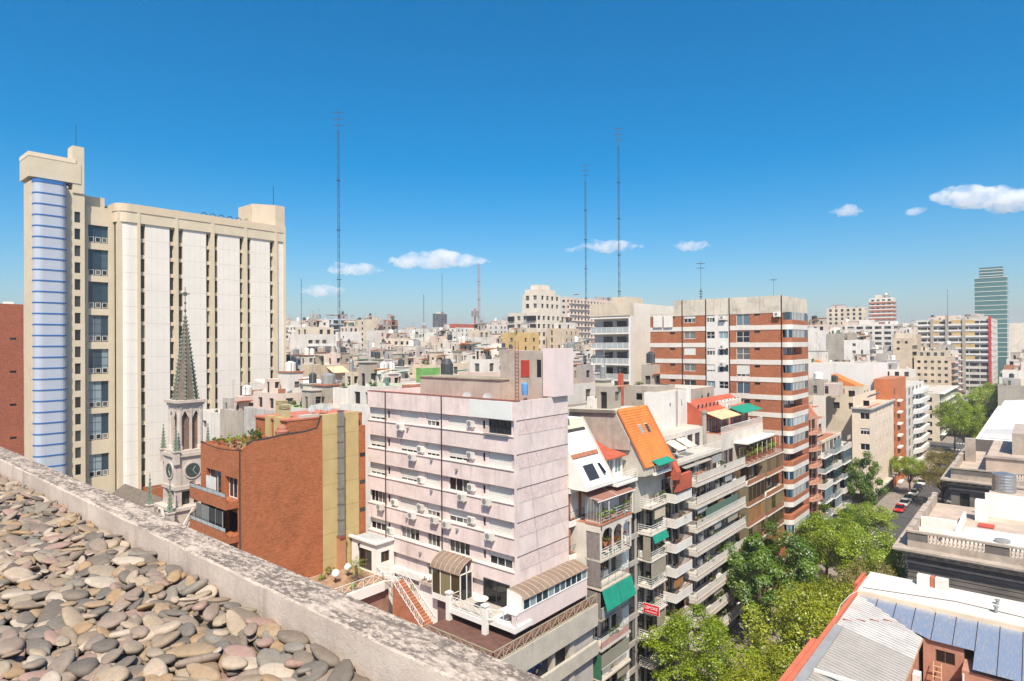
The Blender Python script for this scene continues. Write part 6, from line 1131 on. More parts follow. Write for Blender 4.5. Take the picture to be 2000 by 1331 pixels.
# green tarpaulin terrace and dark tank near the pink roof
gs = thing('green_screen_house', 'house with bright green terrace screen beside a dark water tank', 'building', (-70, 95, 0)); c = at(815, 718, 110); x1, zt = c.x, c.z; y0, y1 = c.y, onX(860, 718, x1).y
body(gs, x1-9, x1, y0, y1+8, 0, zt-3, PAL['white'], [], [(y1+1, y1+3, zt-6, zt-4.4), (y1+4, y1+6, zt-6, zt-4.4)]); MB().box(x1-.3, x1-.1, y0, y1, zt-3.2, zt-.2).build('green_screen', RFS[4], gs); p = onX(873, 735, x1-2); MB().lathe(p.x, p.y, [(1.2, zt-3.5), (1.2, zt+.3), (.6, zt+1.3)], 12).build('water_tank', M('tank_black', (.05, .055, .06)), gs); MB().box(p.x-1.5, p.x+1.5, p.y-1.5, p.y+1.5, zt-4.5, zt-3.5).build('tank_base', CONC, gs)
# right hand skyline
backb('cream_tower', 'cream residential tower right of the brick tower on the skyline', 1688, 600, 420, 1614, 1694, PAL['cream'], bay=3.4, ww=1.6, wh=1.8)
o, (x0, x1, y0, y1, zt) = backb('red_striped_tower', 'red and white striped tower on the skyline', 1744, 581, 480, 1697, 1749, PAL['white'], bay=3.2, ww=2, wh=1.4, rich=0)
for k in range(9): z = zt-4.5-3.1*k; MB().fbox('S', y0, x0-.1, x1+.1, .01, .5, z, z+1.3).build('red_band', REDB, o); MB().fbox('E', x1, y0-.5, y1+.1, .01, .5, z, z+1.3).build('red_band', REDB, o)
backb('pale_slab', 'long pale grey office slab with small windows on the right skyline', 1784, 632, 330, 1650, 1792, PAL['white'], bay=4.2, ww=3.2, wh=1.5)
o, (x0, x1, y0, y1, zt) = backb('coloured_slab', 'long slab with white floor bands, ochre panels and red end stripe', 1938, 622, 320, 1789, 1948, PAL['white'], fh=3.1, bay=4.5, ww=4.2, wh=1.7, rich=0)
for k in range(7):
    z = zt-3.2-3.1*k; MB().fbox('S', y0, x0, x1, .01, .6, z-.2, z+.75).build('white_band', WBR, o)
    if k % 2 == 0:
        for q in (.2, .48, .66): xa = x0+(x1-x0)*q; MB().fbox('S', y0, xa, xa+4, .01, .35, z+.8, z+2.7).build('ochre_panel', PAL['ochre'], o)
MB().box(x1-1.6, x1-.4, y0-.9, y0-.61, 8, zt+1).build('red_stripe', M('stripe_red', (.45, .05, .05), .8), o); xa = x0+(x1-x0)*.40
for q in (.40, .62, .2): xa = x0+(x1-x0)*q; MB().box(xa, xa+1.4, y0-1.0, y0+.3, 10, zt+(2.5 if q == .4 else .4)).build('concrete_pier', PAL['concrete'], o)
gt = thing('glass_tower', 'tall green glass tower with white floor lines on the right skyline', 'building', (-30, 560, 0)); c = at(1966, 540, 520); x1, y0, z1 = c.x, c.y, c.z; x0 = onY(1903, 540, y0).x; y1 = onX(1971, 540, x1).y; GGL = glassmat('tower_glass', (.035, .12, .115), (.15, .28, .27), .12)
y1 = y0+30; zz1 = at(1940, 521, 525).z; MB().box(x0, x1, y0, y1, 0, z1).build('shaft', GGL, gt); MB().box(x0+3, x1-2.5, y0+3, y1-8, z1, zz1).build('crown', GGL, gt)
k = 0; z = z1
while z > 20: MB().box(x0-.2, x1+.3, y0-.25, y1+.2, z-.42, z).build('floor_line', WBR, gt); z -= 3.9
for k in range(3): MB().box(x0+2.8, x1-2.3, y0+2.8, y1-7.8, z1+1.5+k*2.6, z1+2+k*2.6).build('floor_line', WBR, gt)
# --- beyond the crossing: cream corner house and its neighbours along the street
cc = thing('cream_corner_house', 'cream corner house with ledge and roof terrace by the crossing', 'building', (-36, 160, 0)); CX, CY = -28.7, 153.6; x0 = onY(1664, 800, CY).x; zt = onX(1700, 800, CX).z; y1 = onX(1745, 800, CX).y; CRC = M('corner_cream', (.74, .61, .47), .9, .05, .4, streak=.12, dirtcol=(.5, .4, .3))
S = [(x0+1.6, x0+3.4, zt-2.2-3.35*k, zt-.8-3.35*k, 's4' if k == 1 else 'w2') for k in range(6)]; E = [(CY+6+q*4.2, CY+7+q*4.2, zt-2.4-3.35*k, zt-.7-3.35*k, 'd1') for q in range(int((y1-CY-6)/4.2)) for k in range(6)]
block(cc, x0, CX, CY, y1, 4.2, zt, CRC, S=S, E=E, depth=.25, roof=TERRA, par=.9); MB().box(x0, CX-.4, CY+.4, y1, 0, 4.2).build('ground_floor', M('granite_dark', (.08, .07, .065), .6, .2), cc); mb = MB(); mb.box(x0-.1, CX+.5, CY-.5, CY-.003, zt, zt+.35); mb.box(CX+.003, CX+.5, CY-.003, y1, zt, zt+.35); mb.build('ledge', CONCL, cc); MB().box(x0-.2, CX+.9, CY-.9, y1, 3.9, 4.19).build('canopy_slab', CONCL, cc)
block(cc, x0, CX-3.5, CY+1, y1-2, zt-.9, zt+2.6, CRC, S=[(x0+2, x0+3.2, zt+.6, zt+1.8, 'd1')], depth=.2, roof=CONCL, name='penthouse_wall'); MB().prism(((x0+3, CY+2, zt+2.8), (CX-1, CY+2, zt+2.3), (CX-1, CY+2, zt+2.45), (x0+3, CY+2, zt+2.95)), (0, 12, 0)).build('roof_canopy', METG, cc)
os_ = thing('orange_brick_strip', 'narrow orange brick house between the cream corner and white zigzag balconies', 'building', (-35, 195, 0)); a, b = y1+.3, onX(1770, 850, -28.9).y; zt = onX(1757, 738, -28.9).z
block(os_, -33, -28.9, a, b, 0, zt, M('bright_brick', (.50, .17, .07), .9, .12, .4), E=[(a+2, a+3.6, zt-4-3*k, zt-2.4-3*k, 'd1') for k in range(10)], depth=.2, roof=TERRA); block(os_, -62, -33.2, a+1, b, 0, onX(1700, 705, -40).z, M('blank_white', (.70, .66, .62), .9, .04, .2, streak=.1), roof=CONCL, name='white_party_wall')
for k in range(8): MB().box(-28.9, -28.1, a+6, a+10, zt-6-3*k, zt-5.6-3*k).build('balcony', WALLW, os_)
zg = thing('zigzag_balcony_house', 'white house with stacked slanting balconies along the street', 'building', (-35, 222, 0)); a, b = b+.3, onX(1812, 850, -28.7).y; zt = onX(1790, 752, -28.7).z
block(zg, -45, -29.6, a, b, 0, zt, PAL['white'], E=[(a+2+q*7, a+6+q*7, zt-2.8-2.95*k, zt-.6-2.95*k, 'd2') for q in range(int((b-a)/7)) for k in range(9)], depth=.3, roof=CONCL)
for k in range(10): z = zt-2.9-2.95*k; MB().prism(((-29.6, a+(b-a)*.42, z), (-27.9, a+(b-a)*.6, z), (-27.9, b-1, z), (-29.6, b-1, z)), (0, 0, 1.25)).build('slanting_balcony', WBR, zg)
tg = thing('teal_glass_house', 'house with teal glass fronts and white balcony edges at the second crossing', 'building', (-35, 300, 0)); a, b = 276.5, 330; zt = onX(1835, 770, -29).z
block(tg, -48, -29.2, a, b, 0, zt, PAL['cream'], S=gridops(-47, -30, zt-20, zt-1, 3, 3, 1.5, 1.6), roof=CONCL, depth=.12, win=False); MB().box(-29.19, -28.9, a+1, b-1, 1, zt-.3).build('teal_glazing', M('teal_glass', (.06, .12, .12), .2, .2, .5), tg); slabs(tg, 'E', -29.2, a, b, zt, 3.0, 9, 1.6, WBR); rooftop(tg, -48, -30, a, a+20, zt, random.Random(8))

for i, (px, py, dep, w, h_, col_, lab) in enumerate(((1618, 712, 175, 9, 26, 'white', 'white house with bright orange hip roof right of the brick tower'), (1648, 742, 150, 8, 24, 'cream', 'cream terrace house with orange lean roof above the round balconies'), (1697, 752, 165, 9, 24, 'white', 'white house with red tiled lean roof left of the orange brick strip'))):
    c = at(px, py, dep); o = thing('orange_roof_house', lab, 'building', (c.x, c.y, 0)); x0, x1, y0, y1 = c.x-w/2, c.x+w/2, c.y, c.y+w; body(o, x0, x1, y0, y1, 0, c.z-1.5, PAL[col_], gridops(x0, x1, c.z-9, c.z-2, 2.6, 2.9, 1.4, 1.5), gridops(y0, y1, c.z-9, c.z-2, 2.6, 2.9, 1.4, 1.5)); MB().prism(((x0+1, y0+1, c.z+1.2), (x1-1, y0+1, c.z-1.6), (x1-1, y0+1, c.z-2), (x0+1, y0+1, c.z-2)), (0, w-2, 0)).build('tiled_roof', ORR if i < 2 else REDR, o); antenna(o, x0+1.5, y0+2, c.z+1, 3)

rooftop(os_, -60, -36, 190, 204, onX(1700, 705, -40).z, random.Random(15)); rooftop(cc, -44, -33, CY+3, CY+16, onX(1700, 800, -28.7).z+2.6, random.Random(16))
rooftop(om, -39, -34, 55.8, 61, 29.9, random.Random(18)); rooftop(wp, -44, -39, 76, 82, onX(1297, 768, -37).z, random.Random(19)); rooftop(hi, -43, -34, 121, 134, onX(1630, 862, -29).z+3.2, random.Random(20))
# ================================================================== the roofs of the city behind
def proj(p): d = Vector(p)-EYE; w = d.dot(_F); return (1000+FPX*d.dot(_R)/w, 665.5-FPX*d.dot(_U)/w, w) if w > 1 else None
bpy.context.view_layer.update()
foot = []; buf = [1400.]*2100
for o in list(COL.objects):
    if o.type != 'MESH' or o.name.startswith(('ground', 'road', 'cross_street', 'pavement', 'kerb', 'zebra', 'pebble', 'sky')): continue
    r = o
    while r.parent: r = r.parent
    if r.get('category') not in ('building', 'church', 'wall'): continue
    c = [o.matrix_world @ Vector(q) for q in o.bound_box]; xs = [q.x for q in c]; ys = [q.y for q in c]; zs = [q.z for q in c]
    if max(xs)-min(xs) > 3 and max(ys)-min(ys) > 3: foot.append((min(xs), max(xs), min(ys), max(ys)))
    if max(xs)-min(xs)+max(ys)-min(ys) > 4 and max(zs)-min(zs) > 1.5:
        t = [proj((x, y, max(zs))) for x in (min(xs), max(xs)) for y in (min(ys), max(ys))]
        if None in t: continue
        a, b, yt = int(max(0, min(q[0] for q in t)+1)), int(min(2099, max(q[0] for q in t)-1)), max(q[1] for q in t)
        for k in range(a, b): buf[k] = min(buf[k], yt) if proj(o.matrix_world @ Vector(o.bound_box[0]))[2] < 105 else buf[k]
rg = random.Random(21); cells = []
def tryc(x0, x1, y0, y1):
    if any(x0 < f[1]+.3 and x1 > f[0]-.3 and y0 < f[3]+.3 and y1 > f[2]-.3 for f in foot): return
    for a, b in XS:
        if y0 < b+2 and y1 > a-2: return
    m = proj(((x0+x1)/2, (y0+y1)/2, 25))
    if m is None or not (440 < m[0] < 2060): return
    cells.append([x0, x1, y0, y1, math.hypot(x1, y0)])
y = 49.
while y < 760:
    dy = rg.uniform(7.5, 12)*(1 if y < 330 else 1.6); x = -45.5
    while x > -520:
        dx = rg.uniform(6, 10.5)*(1 if y-x < 430 else 2); tryc(x-dx, x-.15, y, y+dy-.15); x -= dx
    if y > 262:
        tryc(-44.9, -31, y, y+dy-.15)
        tryc(-12.5, 2, y, y+dy-.15)
    elif y > 150: tryc(-45, -33, y, y+dy-.15)
    y += dy
cells.sort(key=lambda c: c[4]); colw = ['white']*17+['cream']*5+['beige']*3+['grey']*4+['pink']*2+['concrete']*5+['brick']*2+['ochre']; vis = []; hid = []
for c in cells:
    x0, x1, y0, y1, r = c; q = rg.random(); h = rg.uniform(26, 32.5) if r < 160 else rg.uniform(24, 34)
    if r < 118: h = min(h, 37-r*.098)
    if r > 210 and q < .2: h = rg.uniform(36, 43)
    if r > 360 and q < .35: h = rg.uniform(38, 50)
    if x1 > -34 and y0 > 250: h = rg.uniform(25, 34) if x1 < -20 else rg.uniform(20, 28)
    pm = proj(((x0+x1)/2, (y0+y1)/2, h))
    if 1580 < pm[0] < 1900 and r < 260: h = min(h, rg.uniform(22, 29.5))
    if -46 < x0 and r < 260: h = rg.uniform(19, 25)
    t = [proj((a, b, h)) for a in (x0, x1) for b in (y0, y1)]; a, b = int(max(0, min(k[0] for k in t))), int(min(2050, max(k[0] for k in t))); yt = sum(k[1] for k in t)/4; area = sum(max(0, min(buf[k], 1331)-yt) for k in range(a, b+1))
    yn = max(k[1] for k in t)
    for k in range(a, b+1): buf[k] = min(buf[k], yn)
    (vis if area > 50 and r < 620 and a < 2005 else hid).append((x0, x1, y0, y1, h, r, proj(((x0+x1)/2, (y0+y1)/2, h))[0], area, rg.choice(colw), rg.randrange(len(RFS))))
vis.sort(key=lambda v: -v[7]); hid += vis[298:]; vis = vis[:298]
def zone(p): return ('between the slab tower and the pink block' if p < 715 else 'above the pink roof' if p < 975 else 'behind the slanting white studio' if p < 1275 else 'behind the brick tower' if p < 1580 else 'beyond the round balconies' if p < 1760 else 'near the far end of the street')
ORD = 'first second third fourth fifth sixth seventh eighth ninth tenth eleventh twelfth thirteenth fourteenth fifteenth sixteenth seventeenth eighteenth nineteenth twentieth'.split(); groups = {}
for v in vis: groups.setdefault((v[8], zone(v[6]), 'near' if v[5] < 150 else 'middle' if v[5] < 300 else 'far'), []).append(v)
for (cw_, zn, bd), L in groups.items():
    L.sort(key=lambda v: v[6])
    for i, (x0, x1, y0, y1, h, r, p, ar_, _, ri) in enumerate(L):
        lab = f'{cw_} house among {bd} roofs {zn}' if len(L) == 1 else f'{ORD[min(i, 19)]} {cw_} house from left, {bd} roofs {zn}'
        b = thing('city_house', lab, 'building', ((x0+x1)/2, (y0+y1)/2, 0), 'houses of the city behind'); rq = random.Random(int(x0*13+y0*7)); par = rq.choice((.3, .6, .9, 1.0)); bay = rq.choice((2.2, 2.8, 3.6)) if x1 < -34 else 2.2; ww = rq.choice((.9, 1.2, 1.6)); sk = rq.choice((.05, .2, .45))
        zb = h-17
        S = gridops(x0, x1, zb, h-par-.2, bay, 2.9, ww, rq.choice((1.2, 1.5, 1.9)), .8, .6, sk, rq) if rq.random() < .75 else []; E = gridops(y0, y1, zb, h-par-.2, bay, 2.9, ww, 1.4, .8, .6, sk, rq) if rq.random() < .75 or x1 > -34 else []
        body(b, x0, x1, y0, y1, 0, h, PAL[cw_], S, E, RFS[ri], par, d=.3)
        if x1 > -34: slabs(b, 'E', x1, y0+.3, y1-.3, h-2.9, 2.9, 9, 1.2, rq.choice([WALLW, OFFW, CONCL, TERRA]), rq.choice([None, OFFW, WALLW, REDB]))
        elif rq.random() < .35: slabs(b, 'E', x1, y0+.5, y1-.5, h-par-2.9, 2.9, 3, .9, rq.choice([WALLW, OFFW, CONCL]), rq.choice([None, OFFW, WALLW]))
        if rq.random() < .4 and r > 60:      # set-back upper floor
            a, c = x0+rq.uniform(.3, 1.6), x1-rq.uniform(.3, 1.6); d_, e = y0+rq.uniform(1, 3), y1-.6; hh2 = h+2.4; body(b, a, c, d_, e, h-par, hh2, PAL[rq.choice(('white', 'cream', 'pink', 'white'))], gridops(a, c, h-par, hh2, 2.4, 2.9, 1.3, 1.6, .5, .5, .3, rq), gridops(d_, e, h-par, hh2, 2.4, 2.9, 1.3, 1.6, .5, .5, .3, rq), rq.choice(RFS), .3, 'penthouse_wall', .25); rooftop(b, a, c, d_, e, hh2-.3, rq, r < 330)
        else: rooftop(b, x0, x1, y0, y1, h-par, rq, r < 330)
for cname in sorted({v[8] for v in hid}):
    mb = MB()
    for x0, x1, y0, y1, h, r, p, ar_, cw_, ri in hid:
        if cw_ != cname: continue
        rq = random.Random(int(x0*3+y0)); skin(mb, 'S', y0, x0, x1, 0, h, gridops(x0, x1, h-9, h-.5, 3, 2.9, 1.3, 1.3, skip=.4, rg=rq) if r > 150 else [], .3); skin(mb, 'E', x1, y0, y1, 0, h, gridops(y0, y1, h-9, h-.5, 3, 2.9, 1.3, 1.3, skip=.4, rg=rq) if r > 150 else [], .3); mb.quad((x0, y0, h), (x1, y0, h), (x1, y1, h), (x0, y1, h)); mb.quad((x1, y1, 0), (x0, y1, 0), (x0, y1, h), (x1, y1, h)); mb.quad((x0, y1, 0), (x0, y0, 0), (x0, y0, h), (x0, y1, h))
        if rq.random() < .6: a, b = rq.uniform(x0+.5, x1-4), rq.uniform(y0+.5, y1-4); mb.box(a, a+3, b, b+3, h, h+rq.uniform(1.5, 4))
    o = mb.build('far_city', PAL[cname]); tag(o, f'distant {cname} roofs merging towards the horizon', 'city', None, 'stuff')
mb = MB()
for x0, x1, y0, y1, h, *_ in hid: mb.box(x0+.1, x1-.28, y0+.28, y1-.1, 0, h-.25)
tag(mb.build('far_glazing', FARG), 'dark windows of the distant roofs', 'city', None, 'stuff')
# skyline strip far off, thinning to the horizon
mb = MB(); rg = random.Random(4)
for k in range(420):
    px = rg.uniform(430, 2060); d = rg.uniform(760, 2600); c = at(px, 668, d); h = rg.uniform(14, 40) if rg.random() < .9 else rg.uniform(40, 62); w = rg.uniform(10, 26); mb.box(c.x-w/2, c.x+w/2, c.y-w/2, c.y+w/2, 0, h)
tag(mb.build('horizon_city', PAL['cream']), 'pale band of far buildings along the horizon', 'city', None, 'stuff')
# ================================================================== trees and plants
BARK = M('bark', (.15, .115, .085), .95, .3, 3); LG = [leafmat('leaf_deep', (.05, .115, .008), (.21, .33, .02)), leafmat('leaf_bright', (.19, .235, .01), (.52, .55, .03)), leafmat('leaf_olive', (.18, .17, .035), (.40, .32, .08)), leafmat('leaf_mid', (.14, .22, .01), (.43, .53, .03))]
def trunk_mesh(cen, zc, seed):
    rg = random.Random(seed); mb = MB(); zf = zc*.45; mb.tube(((0, 0, 0), (.1, .05, zf*.5), (.05, -.1, zf)), .24, 7, .17); pick = rg.sample(range(len(cen)), 12)
    for i in pick: c = Vector(cen[i]); e = Vector((c.x*.8, c.y*.8, zc+c.z*.7)); m = Vector((c.x*.3, c.y*.3, zf+(e.z-zf)*.45)); mb.tube(((.05, -.1, zf-.15), m, e), .12, 5, .03)
    return mb.mesh('trunk', BARK)
TT = []
for s, (rx, rz, n, mt, lf, cl, zc) in enumerate(((4.3, 3.4, 17000, LG[0], .28, 60, 7.6), (4.6, 3.3, 19000, LG[1], .22, 80, 7.6), (4.2, 3.2, 14000, LG[2], .20, 75, 7.2), (4.4, 3.6, 18000, LG[3], .24, 75, 8.0))):
    me, cen = crown_mesh(31+s, rx, rz, n, mt, lf, cl); TT.append((me, trunk_mesh(cen, zc, s), zc))
def tree(kind, x, y, s, label, rot=0, zs=1.):
    r = thing('street_tree', label, 'tree', (x, y, .1), 'street trees'); c, t, zc = TT[kind]; o = link('crown', c, r); o.matrix_parent_inverse = Matrix(); o.location = (0, 0, zc*s*zs); o.scale = (s, s, s*zs); o.rotation_euler[2] = rot; k = link('trunk', t, r); k.matrix_parent_inverse = Matrix(); k.scale = (s, s, s*zs); k.rotation_euler[2] = rot
for kind, x, y, s, lab, rot, zs in ((0, -25.9, 77.5, 1.12, 'dense dark green tree against the long white balconies', 0, 1.05), (0, -25.6, 83.5, 1.0, 'dark green tree behind the dense tree by the brown bays', 2, 1.1), (1, -17.0, 62, 1.2, 'biggest yellow green tree beside the terracotta parapet', 1, 1.0), (1, -16.3, 53.0, 1.05, 'yellow green tree nearest the grey corrugated sheets', 4, .95), (3, -26.0, 57.2, 1.06, 'fresh green tree under the red estate sign', 2.2, .86), (1, -17.2, 72.0, 1.0, 'yellow green tree by the white roof slab corner', 3, 1.05), (2, -16.4, 84.5, .95, 'thin olive tree at the classical cornice', 0.4, 1.05), (3, -17.5, 92.5, 1.1, 'green tree over the street below the classical balustrade', 5, 1.0), (3, -24.6, 100, 1.05, 'green tree in front of the brick band tower foot', 1.3, .95), (0, -25.2, 112, .95, 'dark tree below the round salmon balconies', 2.7, .9), (3, -24.0, 123, .95, 'green tree below the glazed balconies near the crossing', .2, .8), (0, -27.0, 137.0, .85, 'narrow dark tree at the cream corner house', 1, 1.5), (3, -24.6, 176, .95, 'rounded green tree behind the parked red car', 4, .85), (2, -17.3, 168, 1.15, 'brownish olive tree over the street past the crossing', 2, .85), (3, -22.5, 252, 1.4, 'bright green tree at the second crossing', 1.7, 1.1), (3, -18.0, 236, 1.35, 'large bright tree in the middle of the far street', 3.3, 1.0), (3, -17.0, 292, 1.6, 'green tree behind the large bright far tree', 5.1, 1.05), (2, -18, 330, 1.7, 'olive tree further along the far street', .8, .9), (3, -19, 380, 1.6, 'farthest green tree closing the street', 2.4, .9), (2, -22, 205, .9, 'small olive tree before the slanting white balconies', 1.9, .8)): tree(kind, x, y, s, lab, rot, zs)
tree(1, -108, 27.5, .8, 'yellow green tree at the foot of the slab tower', 1, 1.66)
SHR = {}
for k, (mt, n, lf) in {'green': (LG[3], 500, .16), 'yellow': (leafmat('leaf_yellow', (.14, .15, .02), (.36, .32, .05)), 450, .15), 'red': (leafmat('leaf_red', (.20, .03, .02), (.42, .10, .05)), 350, .14), 'orange': (leafmat('leaf_orange', (.25, .07, .02), (.50, .20, .05)), 450, .16), 'dark': (LG[0], 450, .16)}.items(): SHR[k] = crown_mesh(5, .6, .6, n, mt, lf, 14, 'leaves', .1)[0]
POT = M('clay_pot', (.42, .18, .1), .9, .15)
def plant(kind, x, y, z, s, label, zs=1., pot=True):
    r = thing('potted_plant' if pot else 'shrub', label, 'plant', (x, y, z), 'terrace plants'); o = link('leaves', SHR[kind], r); o.matrix_parent_inverse = Matrix(); o.location = (0, 0, (.35 if pot else 0)+.55*s*zs); o.scale = (s, s, s*zs); o.rotation_euler[2] = x*7 % 6
    st = MB().tube(((0, 0, .1), (0, 0, .3+.5*s*zs)), .03, 5).build('stem', BARK, r); st.matrix_parent_inverse = Matrix()
    if pot: q = MB().lathe(0, 0, [(.16, 0), (.25, .36), (.21, .36)], 10).build('pot', POT, r); q.matrix_parent_inverse = Matrix()
bz_ = tf+.0; EXb = -53.0
for kind, dx, dy, s, lab, zs, up in (('yellow', -6.0, 5.6, 1.1, 'tall yellow green shrub on the brick house terrace', 1.6, .6), ('dark', -3.0, 3.0, 1.0, 'dark bushy plant beside the clay oven', 1.2, .7), ('yellow', -1.7, 1.6, 1.15, 'bright yellow shrub at the brick parapet dip', 1.2, .45), ('green', -3.6, 1.2, 1.0, 'green shrub behind the front brick parapet', 1.1, .5), ('red', -2.6, .9, .8, 'reddish plant near the front corner of the brick terrace', 1.1, .5), ('green', -6.6, 1.1, .75, 'small plant at the left corner of the brick terrace', .9, .5), ('green', -3.2, 6.4, .9, 'leafy plant beside the brick roof house wall', 1.5, .8), ('yellow', -5.0, 1.2, .8, 'yellowish plant midway along the front brick parapet', .9, .5), ('dark', -4.8, 3.6, .9, 'dark plant on the inner planter wall of the brick terrace', 1.1, .9)): plant(kind, EXb+dx, 26.2+dy, onY(430, 872, 26.2).z-.95+up, s, lab, zs)
for kind, x, y, s, lab, zs in (('yellow', -52.2, 34.6, .9, 'yellow shrub at the foot of the ochre flue panel', .8), ('green', -51.6, 33.2, .7, 'low green shrub on the garden terrace edge', .8), ('yellow', -52.0, 36.4, .7, 'pale shrub behind the palm', 1.0), ('red', -52.4, 31.3, .9, 'purple leaved bush against the brick wall', 1.0), ('green', -47.3, 33.6, .6, 'small green cactus bed at the terrace railing', 1.3), ('red', -48.0, 34.3, .7, 'reddish ground plants beside the palm', .6)): plant(kind, x, y, 15.02, s, lab, zs, False)
for kind, x, y, z, s, lab, zs, pt_ in (('green', -45.2, 38.9, 13.6, .6, 'tall leafy plant by the top of the garden stairs', 1.8, False), ('red', -43.7, 38.9, 12.6, .55, 'magenta bush beside the garden stairs', 1.2, False), ('red', -43.1, 38.35, 15.5, .45, 'red flowers in the long flower box', .7, False), ('orange', -42.4, 38.35, 15.5, .4, 'orange flowers in the long flower box', .7, False), ('yellow', -35.4, 34.3, 13.0, 1.0, 'spiky yellow green plant at the podium railing corner', .9, False), ('dark', -33.3, 34.6, 13.0, .8, 'dark shrub behind the lattice railing', .8, False), ('green', -37.6, 35.2, 13.0, .7, 'green shrub under the front terrace', 1.1, False), ('orange', -38.8, 35.2, 12.7, .5, 'orange planter flowers by the terrace post', .7, True), ('green', -36.6, 34.4, 13.0, .8, 'green shrub at the middle of the podium deck edge', 1.0, False), ('dark', -34.2, 36.0, 13.0, .9, 'dark shrub by the right terrace post', 1.0, False), ('green', -31.6, 36.2, 13.0, .7, 'green shrub below the pink podium wall corner', .9, False), ('red', -32.0, 38.6, 13.0, .6, 'red leaved shrub along the lattice railing', .8, False), ('dark', -38.0, 33.9, 13.0, .9, 'dark shrub where the lattice railing meets the parapet', .9, False), ('green', -36.3, 36.3, 13.0, .8, 'leafy shrub between the two terrace posts', 1.0, False), ('orange', -34.9, 35.4, 13.0, .6, 'orange flowering shrub in front of the right terrace post', .9, False), ('green', -35.6, 37.6, 13.0, .8, 'shaded shrub beneath the front terrace slab', 1.0, False), ('red', -32.6, 38.2, 15.0, .4, 'red geranium at the terrace table', .6, True)): plant(kind, x, y, z, s, lab, zs, pt_)
zb2_ = onX(1173, 1101, -30.2).z+.2; zt2_ = onX(1173, 1029, -30.2).z+.15
for k, (kind, y, z, s, lab) in enumerate((('orange', 49.2, zb2_+.55, .75, 'orange leaved planter on the arched balcony'), ('orange', 50.6, zb2_+.6, .8, 'second orange planter along the arched balcony'), ('red', 51.9, zb2_+.8, .8, 'red orange plant at the far end of the arched balcony'), ('yellow', 48.9, zb2_+1.0, .6, 'yellow plant rising under the first arch'), ('green', 48.2, zt2_, .8, 'green plant at the corner under the brown awning'), ('green', 49.6, zt2_, .9, 'bushy green plant under the brown awning'), ('dark', 51.6, zt2_, .8, 'dark plant near the end of the brown awning'), ('green', 53.0, zt2_+.3, .7, 'trailing plant right of the brown awning'))): plant(kind, -30.5, y, z, s, lab, 1.0, True)
zf_ = onX(1462, 912, -29.7).z+.2
for k in range(7): plant(['yellow', 'yellow', 'green', 'orange', 'yellow', 'green', 'yellow'][k], -30.3, 84+k*1.8, zf_, 1.0+.15*(k % 3), ['first', 'second', 'third', 'fourth', 'fifth', 'sixth', 'seventh'][k]+' planter from the left on the brown bay roof terrace', 1.3)
for k, (y, kind) in enumerate(((58.5, 'green'), (59.4, 'yellow'))): plant(kind, -29.9, y, onY(1250, 905, 55.5).z-.9, .55, ['green', 'yellow'][k]+' plant under the green awning of the orange mansard', 1.)
pal = thing('palm', 'small fan palm on the garden terrace', 'palm', (-48.6, 34.9, 15.02)); MB().tube(((-48.6, 34.9, 15.02), (-48.55, 34.92, 15.9), (-48.6, 34.9, 16.6)), .17, 8, .12).build('trunk', BARK, pal); PLM = leafmat('palm_leaf', (.12, .16, .015), (.34, .36, .05))
for k in range(22):
    a = 6.2832*k*.381966*1.0; el = .9-1.5*(k/22); L = 1.15; mb = MB(); n_ = 7; pts = []
    for j in range(n_+1): t = j/n_; pts.append(Vector((math.cos(a)*L*t*math.cos(el*.6), math.sin(a)*L*t*math.cos(el*.6), L*(t*math.sin(el)+.25*t-.45*t*t))))
    sd = Vector((-math.sin(a), math.cos(a), 0))
    for j in range(1, n_):
        for s in (-1, 1): b_ = pts[j]; tip = b_+sd*s*.34*math.sin(math.pi*j/n_+.2)+(pts[j+1]-b_)*1.4-Vector((0, 0, .06)); mb.add((b_, b_+(pts[j+1]-b_)*.55, tip), ((0, 1, 2),))
    mb.v = [(x-48.6, y+34.9, z+16.6) for x, y, z in mb.v]; mb.build('frond', PLM, pal)
for x, y, lab in ((-49.9, 33.6, 'white globe lamp nearest the yellow shrub'), (-50.4, 35.3, 'white globe lamp behind the palm')): g = thing('globe_lamp', lab, 'lamp', (x, y, 15.02)); MB().lathe(x, y, [(.02, 15.5), (.22, 15.58), (.36, 15.8), (.36, 16.0), (.22, 16.22), (.02, 16.3)], 16).build('globe', M('globe_white', (.85, .84, .8), .35, .02), g, True); MB().tube(((x, y, 15.02), (x, y, 15.55)), .05, 6).build('stand', PIPE, g)
